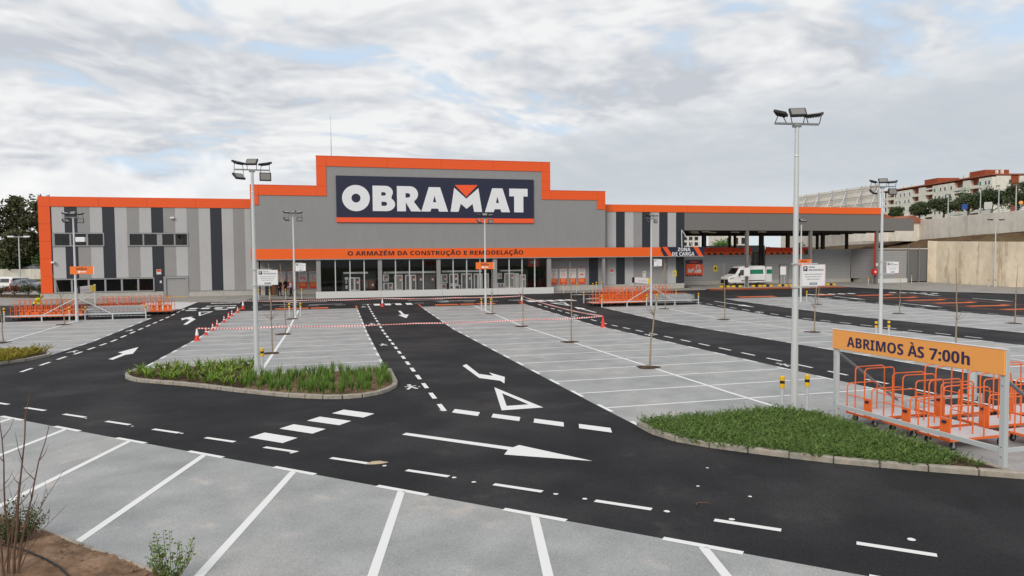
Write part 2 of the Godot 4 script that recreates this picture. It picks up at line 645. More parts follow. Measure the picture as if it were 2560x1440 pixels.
	mat("car_grey", lin(0.22, 0.23, 0.25), 0.25, 0.4)
	mat("car_glass", lin(0.012, 0.014, 0.016), 0.06, 0.0, 0.7)
	mat("roof_tile", lin(0.34, 0.11, 0.06), 0.85)
	mat("bark", lin(0.16, 0.115, 0.075), 0.9)
	mat("bark_pale", lin(0.30, 0.24, 0.165), 0.9)
	mat("twig", lin(0.13, 0.075, 0.05), 0.85)
	mat("sand", lin(0.52, 0.41, 0.28), 0.9)
	mat("wheel_grey", lin(0.42, 0.43, 0.44), 0.4, 0.3)
	mat("platform_board", lin(0.60, 0.59, 0.60), 0.45)
	var g := mat("glass", Color(0.02, 0.025, 0.03, 0.22), 0.02, 0.0, 0.5)
	g.transparency = BaseMaterial3D.TRANSPARENCY_ALPHA
	for k in ["leaf", "leaf_glossy"]:
		var l := mat(k, Color.WHITE, 0.6, 0.0, 0.35)
		l.vertex_color_use_as_albedo = true
		l.backlight_enabled = true
		l.backlight = Color(0.3, 0.36, 0.12)
	var sk := mat("cloth", Color.WHITE, 0.85, 0.0, 0.3)
	sk.vertex_color_use_as_albedo = true


# ---------------------------------------------------------------- ground and paint

var road: MeshInstance3D


func laid(polys: Array, dy: float, called: String, m: Material, parent: Node) -> MeshInstance3D:
	var st := S()
	for p in polys:
		sheet(st, p, dy)
	return part(st, called, m, parent)


func build_ground() -> void:
	var st := S()
	sheet(st, V([-1500, 200, 1500, 200, 1500, -1100, -1500, -1100]), -0.08)
	structure(st, "ground", M.grass)
	st = S()
	sheet(st, V([-70, 12, 66.6, 12, 76, -40, 73.5, -58.2, 66.4, -64.5, 62, -72.6, 43, -73.2, 43, -75.2, -8, -75.2, -8, -70.9, -16, -72.6, -70, -72.6]), 0.0)
	road = structure(st, "road", M.asphalt)
	# bays of the car park
	bays("A", -23.9, -18.83, -13.77, -58.9, -37.0, -58.09, 0, 7, 0, 8)
	bays("B", -8.06, -2.95, 2.1, -62.4, -25.0, -60.03, 0, 11, 0, 13)
	bays("C", 7.73, 12.66, 17.64, -62.2, -10.6, -59.67, 0, 18, 0, 20)
	bays("D", 23.32, 28.3, 33.3, -57.4, -8.0, -57.23, 1, 20, 1, 20)
	bays("E", 38.9, 44.1, 49.3, -62.3, -18.0, -59.9, 0, 17, 0, 17)
	# near bays set at an angle to the road
	var d := Vector2(2.063, 1.955)
	var t0 := Vector2(-9.12, -22.77)
	var u := d.normalized()
	st = S()
	sheet(st, PackedVector2Array([t0 - u * 14.0, t0 + u * 40.0, t0 + u * 40.0 + Vector2(-0.2, 0.98) * 14.0, Vector2(0.5, -7.4), Vector2(-2.2, -10.1), Vector2(-4.79, -12.72), Vector2(-14.0, -22.0), t0 - u * 14.0 + Vector2(-2, 5)]), 0.004)
	var near := structure(st, "parking_paving", M.paving)
	for k in range(-2, 12):
		var c := t0 + d * k
		laid([bar(c - u * 0.6, c + u * 0.6, 0.13)], 0.009, "edge_mark", M.line_white, near)
		var inward := Vector2(-0.205, 0.979)
		laid([bar(c + inward * 0.06, c + inward * 5.12, 0.145)], 0.009, "stall_line", M.line_white, near)
	# joint strip of old asphalt against the new
	# pavement along the store, a kerb high
	st = S()
	raised(st, V([-30.0, -72.6, -16.0, -72.6, -8.6, -70.9, -8.0, -73.0, -8.0, -77.6, -30.0, -77.6]), 0.12)
	raised(st, V([-7.99, -73.0, -1.75, -73.0, -1.75, -77.6, -7.99, -77.6]), 0.1)
	raised(st, V([24.0, -73.0, 43.2, -73.0, 43.2, -75.4, 24.0, -75.4]), 0.1)
	structure(st, "pavement", M.pavement)
	st = S()
	sheet(st, V([43.0, -73.2, 62.0, -72.6, 66.4, -64.5, 68.3, -62.6, 70.5, -61.4, 73.5, -58.2, 76.0, -40.0, 84.0, -40.0, 84, -66, 81.4, -70.4, 79.9, -77.3, 71.6, -77.6, 71.0, -81.4, 43.0, -82.6]), 0.05)
	structure(st, "loading_yard_floor", M.pavement)
	st = S()
	sheet(st, V([-28.5, -77.6, -28.5, -150, -160, -150, -160, -72.6, -30, -72.6]), 0.01)
	structure(st, "neighbouring_car_park", M.pavement)


func raised(st: SurfaceTool, p: PackedVector2Array, h: float) -> void:
	sheet(st, p, h)
	for k in p.size():
		var a := p[k]
		var b := p[(k + 1) % p.size()]
		quad(st, on(a.x, a.y, -0.02), on(b.x, b.y, -0.02), on(b.x, b.y, h), on(a.x, a.y, h))


func bays(which: String, x0: float, xc: float, x1: float, zf: float, zn: float, z0: float, ka: int, kb: int, kc: int, kd: int) -> void:
	var st := S()
	var poly := V([x0, zf, x1, zf, x1, zn, x0, zn])
	if which == "A":
		poly = V([-23.9, zf, x1, zf, x1, -38.7, -14.2, -37.6, -16.0, -36.0, -23.9, -36.0])
	elif which == "B":
		poly = V([x0, zf, x1, zf, x1, -26.5, -3.0, -26.5, -7.4, -31.0, x0, -31.6])
	elif which == "C":
		poly = V([x0, zf, x1, zf, x1, -6.0, 13.1, -10.3, 12.0, -14.5, x0, -16.2])
	sheet(st, poly, 0.004)
	var pv := structure(st, "parking_paving", M.paving)
	var lw := 0.115
	for k in range(ka, kb + 1):
		var z := z0 + STALL * k
		laid([bar(Vector2(x0 + 0.14, z), Vector2(xc - 0.075, z), lw)], 0.009, "stall_line", M.line_white, pv)
		laid([bar(Vector2(x0 + 0.065, z - 0.54), Vector2(x0 + 0.065, z + 0.54), 0.13)], 0.0085, "edge_mark", M.line_white, pv)
	for k in range(kc, kd + 1):
		var z := z0 + STALL * k
		if which == "C" and k >= 18:
			continue
		laid([bar(Vector2(xc + 0.075, z), Vector2(x1 - 0.14, z), lw)], 0.009, "stall_line", M.line_white, pv)
		laid([bar(Vector2(x1 - 0.065, z - 0.54), Vector2(x1 - 0.065, z + 0.54), 0.13)], 0.0085, "edge_mark", M.line_white, pv)
	var z_end: float = {"A": -40.0, "B": -29.6, "C": -16.9, "D": -9.0, "E": -20.0}[which]
	laid([bar(Vector2(xc, zf + 0.3), Vector2(xc, z_end), 0.14)], 0.0095, "centre_line", M.line_white, pv)
	for x in [x0 + 0.07, x1 - 0.07]:
		if which in ["B", "C"]:
			laid([bar(Vector2(x, zf - 2.3), Vector2(x, zf + 0.1), 0.14)], 0.0085, "edge_mark", M.orange_road, pv)


func paint(polys: Array, called := "road_marking", m: Material = null) -> void:
	laid(polys, 0.006, called, m if m else M.line_white, road)


func dots(list: Array) -> void:
	for p in list:
		var c := Vector2(p[0], p[1])
		var poly := PackedVector2Array()
		var r: float = p[2]
		for k in 9:
			poly.append(c + Vector2(cos(TAU * k / 9.0), sin(TAU * k / 9.0)) * r * rng.randf_range(0.8, 1.15))
		paint([poly], "paint_spot")


func build_markings() -> void:
	# broken line of the near road, beside the angled bays
	var a := Vector2(-9.39, -24.39)
	var b := Vector2(-8.61, -23.7)
	var step := Vector2(1.545, 1.443)
	for k in range(-3, 14):
		var o := step * k
		paint([bar(a + o, b + o, 0.13)], "lane_dash")
	# block marks: stop lines of wide bars
	for k in 4:
		var o := Vector2(-0.68, 0.775) * k
		paint([PackedVector2Array([Vector2(-0.1, -20.62) + o, Vector2(0.24, -21.05) + o, Vector2(1.1, -20.2) + o, Vector2(0.77, -19.77) + o])], "stop_bar")
	for k in 4:
		var o := Vector2(0.955, -0.99) * -k
		o = Vector2(0.955, 0.985) * k
		paint([PackedVector2Array([Vector2(3.31, -19.66) + o, Vector2(3.47, -20.12) + o, Vector2(4.1, -19.44) + o, Vector2(3.94, -18.96) + o])], "give_way_bar")
	# give way triangle
	give_way(Vector2(5.43, -23.25), Vector2(4.77, -19.5), Vector2(6.07, -19.52), 0.2)
	# bent arrow, long arrow
	paint([V([5.3, -28.65, 5.55, -29.05, 5.52, -26.3, 5.94, -25.66, 5.98, -26.5, 6.32, -25.27, 5.96, -23.9, 5.95, -24.51, 5.33, -25.36])], "arrow_marking")
	paint([V([1.63, -17.41, 1.76, -17.58, 4.03, -15.38, 4.22, -15.54, 5.4, -13.77, 3.68, -14.84, 3.86, -15.2])], "arrow_marking")
	# footpath lines in the aisles
	for x in [3.13, 18.75, 34.25]:
		var n := 24 if x < 30.0 else 17
		for k in n:
			var z: float = -65.2 + 1.945 * k if x < 10.0 else -61.2 + 1.955 * k
			if x < 10.0 and z > -20.4:
				continue
			paint([bar(Vector2(x, z - 0.52), Vector2(x, z + 0.52), 0.15)], "footpath_dash")
	for k in 17:
		var z := -65.0 + 1.97 * k
		var x := -12.72 if z < -38.0 else -12.8
		paint([bar(Vector2(x, z - 0.55), Vector2(x, z + 0.55), 0.15)], "footpath_dash")
	for p in [Vector2(2.6, -24.3), Vector2(2.58, -37.7), Vector2(2.64, -49.8), Vector2(2.64, -63.5), Vector2(18.2, -37.3), Vector2(18.2, -24.6), Vector2(18.2, -50.4), Vector2(-13.2, -40.2), Vector2(-13.2, -50.6), Vector2(33.75, -49.0)]:
		walker(p)
	# left aisle
	paint([V([-10.42, -36.2, -10.15, -35.9, -10.1, -37.7, -9.85, -38.1, -10.37, -41.2, -10.75, -38.9, -10.36, -38.3])], "arrow_marking")
	paint([V([-10.46, -53.3, -10.2, -53.1, -10.3, -57.0, -11.0, -58.9, -10.85, -59.6, -11.5, -57.9, -11.15, -56.4, -11.05, -57.4, -10.62, -56.6])], "arrow_marking")
	give_way(Vector2(-9.93, -62.9), Vector2(-11.1, -62.8), Vector2(-10.5, -59.5), 0.17)
	for k in 4:
		paint([V([-12.4 + 1.06 * k, -66.2, -11.75 + 1.06 * k, -66.3, -11.75 + 1.06 * k, -65.2, -12.4 + 1.06 * k, -65.1])], "give_way_bar")
	paint([V([-12.35, -64.4, -11.5, -64.4, -11.5, -63.9, -12.35, -63.8])], "give_way_bar")
	paint([V([-10.0, -64.5, -9.0, -64.6, -9.0, -64.1, -10.0, -64.0])], "give_way_bar")
	for r in [[-70.3, 0.55], [-67.6, 0.6]]:
		for k in 4:
			paint([bar(Vector2(-11.3 + k * 0.68, r[0]), Vector2(-10.75 + k * 0.68, r[0]), r[1])], "lettering")
		paint([bar(Vector2(-11.1, r[0] - 0.22), Vector2(-8.9, r[0] - 0.22), 0.16)], "lettering")
		paint([bar(Vector2(-11.1, r[0] + 0.22), Vector2(-8.9, r[0] + 0.22), 0.16)], "lettering")
	# wide white crossing beside the left trolley park
	for k in 13:
		var z := -72.2 + k * 0.54
		var t := k / 12.0
		paint([bar(Vector2(-17.5, z), Vector2(lerpf(-12.75, -13.0, t), z), 0.42)], "crossing_bar")
	# road before the store
	for k in 5:
		var x := 3.96 + 1.0 * k
		if x < 7.4:
			paint([V([x - 0.28, -65.95, x + 0.28, -65.95, x + 0.28, -64.3, x - 0.28, -64.3])], "give_way_bar")
	paint([V([5.38, -59.2, 5.6, -59.2, 5.6, -56.0, 5.92, -55.75, 5.44, -53.0, 5.06, -55.6, 5.38, -55.9])], "arrow_marking")
	for k in range(-4, 18):
		paint([bar(Vector2(-7.2 + 2.45 * k, -65.7), Vector2(-6.25 + 2.45 * k, -65.7), 0.12)], "lane_dash")
	for s in [[-6.4, -2.9, -67.4], [7.2, 10.8, -68.5], [17.0, 20.0, -66.3], [-2.2, 0.8, -66.6]]:
		paint([bar(Vector2(s[0], s[2]), Vector2(s[1], s[2] - 0.1), 0.16)], "lane_line")
	for s in [[-4.8, -69.4], [9.6, -66.9], [12.0, -70.2], [25.0, -70.6]]:
		paint([V([s[0], s[1], s[0] + 1.4, s[1] - 0.35, s[0] + 1.4, s[1] - 0.13, s[0] + 4.2, s[1] - 0.1, s[0] + 4.2, s[1] + 0.1, s[0] + 1.4, s[1] + 0.13, s[0] + 1.4, s[1] + 0.35])], "arrow_marking")
	for s in [[-5.0, -2.15], [-1.95, -0.45], [9.2, 11.4], [11.6, 13.0], [13.15, 15.0], [41.3, 45.8], [51.0, 53.0]]:
		paint([bar(Vector2(s[0], -63.5), Vector2(s[1], -63.5), 0.95)], "orange_strip", M.orange_road)
	for k in 5:
		paint([V([18.5 + k * 1.04, -65.5, 19.25 + k * 1.04, -65.5, 19.4 + k * 1.04, -64.0, 18.6 + k * 1.04, -64.0])], "give_way_bar")
	give_way(Vector2(20.2, -62.6), Vector2(21.75, -62.6), Vector2(21.2, -59.4), 0.2)
	paint([V([21.0, -53.0, 21.2, -53.0, 21.25, -56.3, 21.6, -56.6, 21.15, -58.4, 20.75, -56.4, 21.0, -56.2])], "arrow_marking")
	paint([V([36.45, -60.2, 36.65, -60.2, 36.6, -55.8, 36.9, -55.7, 36.4, -53.3, 36.1, -55.5, 36.42, -55.8])], "arrow_marking")
	# lane of orange bars on the loading side
	for k in 7:
		var z := -62.3 + 3.35 * k
		paint([V([55.0, z - 0.2, 58.6, z + 0.1, 59.6, z - 0.3, 59.9, z + 0.35, 58.4, z + 0.95, 57.0, z + 0.75, 55.1, z + 0.55])], "orange_bar", M.orange_road)
	paint([bar(Vector2(60.9, -64.0), Vector2(61.0, -40.0), 0.3)], "lane_line", M.red_road)
	paint([bar(Vector2(54.4, -64.0), Vector2(54.3, -40.0), 0.2)], "lane_line", M.red_road)
	for s in [[63.4, -61.8], [63.6, -53.8], [52.0, -60.0], [52.0, -51.0]]:
		paint([V([s[0] - 0.1, s[1] - 2.0, s[0] + 0.1, s[1] - 2.0, s[0] + 0.1, s[1] + 0.6, s[0] + 0.4, s[1] + 0.6, s[0], s[1] + 2.6, s[0] - 0.4, s[1] + 0.6, s[0] - 0.1, s[1] + 0.6])], "arrow_marking")
	for k in 5:
		paint([bar(Vector2(50.6 + k * 1.3, -64.0), Vector2(51.3 + k * 1.3, -64.4), 0.8)], "give_way_bar")
		paint([bar(Vector2(61.5 + k * 0.9, -64.4 + k * 0.55), Vector2(62.1 + k * 0.9, -64.1 + k * 0.55), 0.7)], "give_way_bar")
	for k in 10:
		paint([bar(Vector2(50.1, -61.0 + 2.3 * k), Vector2(50.1, -60.0 + 2.3 * k), 0.13)], "lane_dash")
	# orange ground before the loading bays
	for k in 9:
		var x := 43.6 + 2.1 * k
		laid([V([x, -73.9, x + 1.3, -73.9, x + 1.9, -72.9, x + 0.4, -72.9])], 0.056, "orange_hatch", M.orange_road, road)
	paint([bar(Vector2(43.4, -72.6), Vector2(63.0, -72.2), 0.5)], "orange_strip", M.orange_road)
	dots([[-1.0, -16.45, 0.05], [1.0, -14.75, 0.05], [2.3, -13.5, 0.05], [2.62, -13.1, 0.05], [3.95, -11.95, 0.05], [4.37, -11.55, 0.05], [5.5, -10.55, 0.055], [6.35, -9.9, 0.05], [7.3, -10.8, 0.04], [8.5, -8.4, 0.06], [6.7, -11.6, 0.035], [-5.4, -20.6, 0.04], [-7.0, -22.1, 0.04], [3.05, -20.1, 0.05], [2.9, -24.2, 0.05], [7.5, -12.6, 0.03], [-3.9, -19.3, 0.05]])


func give_way(a: Vector2, b: Vector2, c: Vector2, w: float) -> void:
	var m := (a + b + c) / 3.0
	var inner := []
	for p in [a, b, c]:
		inner.append(m + (p - m) * (1.0 - w * 2.3))
	# wider along the far strokes, as the photograph shows
	var o := [a, b, c]
	var list := []
	for k in 3:
		list.append(PackedVector2Array([o[k], o[(k + 1) % 3], inner[(k + 1) % 3], inner[k]]))
	paint(list, "give_way_triangle")


func walker(p: Vector2) -> void:
	paint([
		bar(p + Vector2(-0.02, -0.25), p + Vector2(0.04, 0.15), 0.13),
		bar(p + Vector2(0.0, 0.1), p + Vector2(-0.15, 0.5), 0.1),
		bar(p + Vector2(0.05, 0.1), p + Vector2(0.2, 0.45), 0.1),
		bar(p + Vector2(-0.2, 0.0), p + Vector2(0.22, -0.15), 0.08),
		bar(p + Vector2(-0.07, -0.4), p + Vector2(0.07, -0.4), 0.16)], "walker_marking")


# ---------------------------------------------------------------- the store

const ZF := -73.4
const ZL := -77.5
const ZR := -75.2


func panel(parent: Node, called: String, m: Material, x0: float, x1: float, y0: float, y1: float, z: float, t := 0.1, gap := 0.008) -> MeshInstance3D:
	var st := S()
	bx(st, x0 + gap, x1 - gap, y0 + gap, y1 - gap, z - t, z)
	return part(st, called, m, parent)


func window_strip(parent: Node, x0: float, x1: float, y0: float, y1: float, z: float, posts: Array, fr := 0.11) -> void:
	var w := part_box(parent, "window", M.grey_frame, [[x0, x1, y1 - fr, y1, z - 0.2, z + 0.08], [x0, x1, y0, y0 + fr, z - 0.2, z + 0.1], [x0, x0 + fr * 2.0, y0 + fr, y1 - fr, z - 0.2, z + 0.07], [x1 - fr, x1, y0 + fr, y1 - fr, z - 0.2, z + 0.07]])
	var at := x0 + fr * 2.0
	var ends := posts.duplicate()
	ends.append([x1 - fr, 0.0])
	for p in ends:
		var right: float = p[0] - p[1] * 0.5
		glass_sheet(w, at, right, y0 + fr, y1 - fr, z - 0.065)
		if p[1] > 0.0:
			part_box(w, "mullion", M.grey_frame, [[right, p[0] + p[1] * 0.5, y0 + fr, y1 - fr, z - 0.15, z + 0.03]])
		at = p[0] + p[1] * 0.5


func glass_sheet(parent: Node, x0: float, x1: float, y0: float, y1: float, z: float) -> void:
	var st := S()
	quad(st, Vector3(x0, y0, z), Vector3(x1, y0, z), Vector3(x1, y1, z), Vector3(x0, y1, z), Vector3.BACK)
	part(st, "pane", M.glass, parent)


func part_box(parent: Node, called: String, m: Material, list: Array) -> MeshInstance3D:
	var st := S()
	for b in list:
		bx(st, b[0], b[1], b[2], b[3], b[4], b[5])
	return part(st, called, m, parent)


func build_store() -> void:
	var o := thing("store_building", "long low grey warehouse store with stepped orange parapet and big navy sign", "building", Vector3(8, 1.1, -76))
	# shell
	var st := S()
	extrude(st, V([-7.9, 6.1, 30.42, 6.1, 30.42, 12.45, 23.8, 12.45, 23.8, 15.55, -1.45, 15.55, -1.45, 12.45, -7.9, 12.45]), Transform3D(Basis.IDENTITY, Vector3(0, 0, ZF - 0.4)), 0.4)
	part(st, "front_wall", M.cladding, o)
	part_box(o, "side_wall", M.cladding, [[-7.9, -7.5, 5.2, 12.4, ZF - 0.41, ZL], [30.02, 30.42, 6.11, 12.4, ZF - 0.41, ZL], [-28.0, -27.7, 1.0, 11.3, ZL - 0.35, -140.0], [41.2, 41.47, 1.0, 11.0, ZR - 0.35, -140.0], [-27.7, 41.2, 1.0, 11.0, -140.3, -140.0]])
	part_box(o, "roof", M.interior_light, [[-27.7, 41.2, 10.85, 11.0, ZL - 0.4, -140.0], [-7.5, 30.0, 12.1, 12.3, ZF - 0.42, ZL - 0.4], [30.45, 41.2, 10.7, 10.84, ZR - 0.4, ZL - 0.4]])
	part_box(o, "floor", M.pavement, [[-27.7, 41.2, 0.9, 1.12, ZL - 0.2, -140.0], [-1.6, 23.9, 0.6, 1.12, -73.55, ZL - 0.2]])
	part_box(o, "inner_wall", M.interior, [[-27.6, -8.0, 1.12, 10.8, -82.2, -82.0], [-1.6, 23.9, 1.12, 5.1, -84.2, -84.0], [-1.7, -1.5, 1.12, 5.02, ZL, -84.0], [23.7, 23.9, 1.12, 5.02, ZL, -84.0], [-7.5, -1.7, 1.12, 5.02, ZL - 0.35, ZL - 0.1], [23.9, 41.2, 1.12, 5.0, ZR - 0.35, ZR - 0.12], [-27.6, -8.0, 5.0, 5.2, -77.9, -82.0]])
	# orange parapet cladding, panel by panel
	var z := ZF + 0.07
	for p in [[-1.43, -0.44, 14.6, 15.62], [-0.44, 5.8, 14.6, 15.62], [5.8, 11.55, 14.6, 15.62], [11.55, 17.2, 14.6, 15.62], [17.2, 22.78, 14.6, 15.62], [22.78, 23.8, 14.6, 15.62],
			[-1.45, -0.45, 12.54, 14.6], [-1.45, -0.45, 11.54, 12.54], [-7.08, -1.45, 11.54, 12.54], [-7.88, -7.08, 11.54, 12.54], [-7.88, -7.08, 10.55, 11.54],
			[22.78, 23.8, 13.55, 14.6], [22.78, 23.8, 12.5, 13.55], [22.78, 23.8, 11.5, 12.5], [23.8, 29.41, 11.5, 12.5], [29.41, 30.42, 11.5, 12.5], [29.41, 30.42, 10.45, 11.5]]:
		panel(o, "parapet_panel", M.orange, p[0], p[1], p[2], p[3], z, 0.16)
	part_box(o, "coping", M.orange, [[-1.47, 23.82, 15.63, 15.68, z - 0.6, z + 0.02], [-7.9, -1.47, 12.55, 12.6, z - 0.6, z + 0.02], [23.82, 30.44, 12.51, 12.56, z - 0.6, z + 0.02]])
	z = ZL + 0.07
	for p in [[-28.07, -27.03, 10.48, 11.48], [-27.03, -22.7, 10.48, 11.48], [-22.7, -18.3, 10.48, 11.48], [-18.3, -13.7, 10.48, 11.48], [-13.7, -7.91, 10.48, 11.48]]:
		panel(o, "parapet_panel", M.orange, p[0], p[1], p[2], p[3], z, 0.4)
	for k in 5:
		panel(o, "corner_panel", M.orange, -28.07, -27.03, 1.84 + 1.728 * k, 1.84 + 1.728 * (k + 1), z, 0.5)
	z = ZR + 0.07
	for k in 7:
		panel(o, "parapet_panel", M.orange_band, 30.43 + 5.714 * k, 30.43 + 5.714 * (k + 1), 10.34, 11.2, z, 0.4)
	# striped wings: vertical cladding panels round the windows
	var kinds := {"l": M.cladding_light, "m": M.cladding_mid, "d": M.cladding_dark}
	var left := "ldmldlmldmlmldlml"
	var x := -26.93
	panel(o, "cladding_panel", M.cladding_dark, -27.03, -26.93, 3.3, 10.48, ZL, 0.3, 0.002)
	for k in left.length():
		var x1 := minf(x + 1.124, -7.92)
		var spans := [[1.84, 10.48]]
		var mid := (x + x1) * 0.5
		if mid < -22.3:
			spans = [[3.3, 6.5], [7.89, 10.48]]
		elif mid > -20.2 and mid < -14.5:
			spans = [[3.3, 6.5], [7.89, 10.48]] if mid < -17.9 else [[1.84, 6.5], [7.89, 10.48]]
		elif mid < -17.9:
			spans = [[3.3, 10.48]]
		if mid > -16.9 and mid < -14.6:
			spans[0][0] = 3.4
		for s in spans:
			panel(o, "cladding_panel", kinds[left[k]], x, x1, s[0], s[1], ZL, 0.3, 0.003)
		x = x1
	var right := "ldlmdldld"
	x = 31.41
	for k in right.length():
		panel(o, "cladding_panel", kinds[right[k]], x, x + 1.12, 6.11, 10.34, ZR, 0.3, 0.003)
		if k not in [4, 5, 6]:
			panel(o, "cladding_panel", kinds[right[k]], x, x + 1.12, 1.75, 5.02, ZR, 0.1, 0.003)
		x += 1.12
	panel(o, "cladding_panel", M.cladding, 30.44, 31.4, 6.11, 10.34, ZR, 0.3, 0.003)
	panel(o, "cladding_panel", M.cladding_mid, 35.89, 39.25, 1.75, 5.02, ZR, 0.1, 0.003)
	for p in [[24.0, 29.1, "m"], [29.1, 30.25, "d"], [30.25, 31.4, "m"]]:
		panel(o, "cladding_panel", kinds[p[2]], p[0], p[1], 1.75, 5.02, ZR, 0.1, 0.003)
	panel(o, "cladding_panel", M.cladding_mid, -7.5, -1.72, 1.75, 5.02, ZL, 0.1, 0.003)
	# plinths
	for p in [[-28.0, -16.98, ZL + 0.03], [-14.58, -7.92, ZL + 0.03], [-7.5, -1.72, ZL + 0.04], [24.0, 41.48, ZR + 0.04]]:
		panel(o, "plinth", M.concrete, p[0], p[1], 0.95, 1.83 if p[0] < -8.0 else 1.74, p[2], 0.3, 0.002)
	part_box(o, "plinth_trim", M.galv_dark, [[-14.55, -7.95, 1.775, 1.84, ZL - 0.01, ZL + 0.06]])
	# windows of the left wing
	window_strip(o, -26.93, -22.3, 6.51, 7.88, ZL, [[-25.34, 0.16], [-23.85, 0.16]])
	window_strip(o, -20.2, -14.48, 6.51, 7.88, ZL, [[-18.72, 0.14], [-17.2, 0.5], [-15.78, 0.14]])
	window_strip(o, -26.93, -17.8, 1.85, 3.28, ZL, [[-25.35, 0.16], [-23.85, 0.16], [-22.35, 0.16], [-20.84, 0.16], [-19.33, 0.16]])
	# roller door
	var dr := part_box(o, "door", M.grey_rib, [[-16.7, -14.8, 1.1, 3.16, ZL - 0.16, ZL - 0.08]])
	for k in 11:
		part_box(dr, "slat", M.grey_rib, [[-16.7, -14.8, 1.12 + 0.187 * k, 1.28 + 0.187 * k, ZL - 0.079, ZL - 0.06]])
	part_box(dr, "frame", M.grey_frame, [[-16.94, -16.71, 1.1, 3.38, ZL - 0.2, ZL + 0.06], [-14.79, -14.58, 1.1, 3.38, ZL - 0.2, ZL + 0.06], [-16.7, -14.8, 3.17, 3.38, ZL - 0.2, ZL + 0.06]])
	part_box(dr, "threshold", M.yellow, [[-16.9, -14.6, gy(-76.9) + 0.125, gy(-76.9) + 0.16, -77.2, -76.9]])
	# small fittings on the left wing
	part_box(o, "wall_lamp", M.white_panel, [[-16.1, -15.75, 9.35, 9.5, ZL + 0.01, ZL + 0.3]])
	part_box(o, "camera", M.white_panel, [[-27.0, -26.75, 4.85, 5.02, ZL + 0.01, ZL + 0.4]])
	var pl := part_box(o, "plaque", M.poster_white, [[-17.6, -17.15, 3.6, 4.12, ZL + 0.002, ZL + 0.02]])
	part_box(pl, "print", M.poster_red, [[-17.57, -17.18, 3.85, 4.1, ZL + 0.021, ZL + 0.024]])
	part_box(o, "switch_box", M.poster_white, [[-17.3, -17.12, 2.7, 2.95, ZL + 0.002, ZL + 0.05]])
	# band over the entrance
	x = -7.95
	for x1 in [-1.1, 6.3, 12.5, 18.7, 24.9, 31.1, 37.38]:
		panel(o, "band_panel", M.orange_band, x, x1, 5.05, 6.1, ZF + 0.12, 0.3, 0.003)
		x = x1
	part_box(o, "soffit", M.grey_rib, [[-7.93, 43.0, 4.98, 5.045, ZF + 0.1, -75.18], [-7.93, 23.9, 4.98, 5.045, -75.18, ZL + 0.02]])
	part_box(o, "drip_edge", M.grey_frame, [[-7.96, 43.05, 4.96, 5.048, ZF + 0.105, ZF + 0.15]])
	part_box(o, "canopy_roof", M.grey_rib, [[30.43, 43.0, 6.0, 6.1, ZF - 0.2, ZR + 0.3]])
	var band := text(o, "O ARMAZÉM DA CONSTRUÇÃO E REMODELAÇÃO", M.dark_ink, Vector3(11.05, 5.6, ZF + 0.135), 19.0, 0.72, Basis.IDENTITY, "lettering", 760, 0.03)
	band.name = "slogan"
	# loading zone end of the band
	var zs := part_box(o, "zone_sign", M.navy, [[37.39, 43.1, 5.05, 6.13, ZF - 0.18, ZF + 0.12]])
	for q in [[37.6, 1.0], [41.35, 1.0]]:
		st = S()
		extrude(st, V([q[0] + 0.75, 5.05, q[0] + 1.35, 5.05, q[0] + 0.55, 6.13, q[0] - 0.05, 6.13]) if q[0] < 40.0 else V([42.35, 5.0, 42.95, 5.0, 42.2, 6.13, 41.6, 6.13]), Transform3D(Basis.IDENTITY, Vector3(0, 0, ZF + 0.121)), 0.015)
		part(st, "slash", M.orange, zs)
	st = S()
	extrude(st, V([37.385, 5.05, 37.75, 5.05, 37.385, 5.7]), Transform3D(Basis.IDENTITY, Vector3(0, 0, ZF + 0.121)), 0.01)
	part(st, "slash", M.orange_band, zs)
	text(zs, "ZONA", M.white_letter, Vector3(40.4, 5.83, ZF + 0.135), 1.65, 0.42, Basis.IDENTITY, "lettering", 800, 0.02)
	text(zs, "DE CARGA", M.white_letter, Vector3(40.3, 5.3, ZF + 0.135), 2.9, 0.44, Basis.IDENTITY, "lettering", 800, 0.02)
	build_sign(o)
	build_entrance(o)
	# aerial on the roof
	st = S()
	tube(st, Vector3(0.1, 12.3, -74.4), Vector3(0.1, 17.6, -74.4), 0.045, 0.03, 6)
	tube(st, Vector3(0.1, 17.6, -74.4), Vector3(0.1, 20.0, -74.4), 0.02, 0.012, 6)
	var ae := part(st, "aerial", M.galv_dark, self, false)
	tag(ae, "thin upright aerial mast rising from the store roof behind the parapet", "aerial")


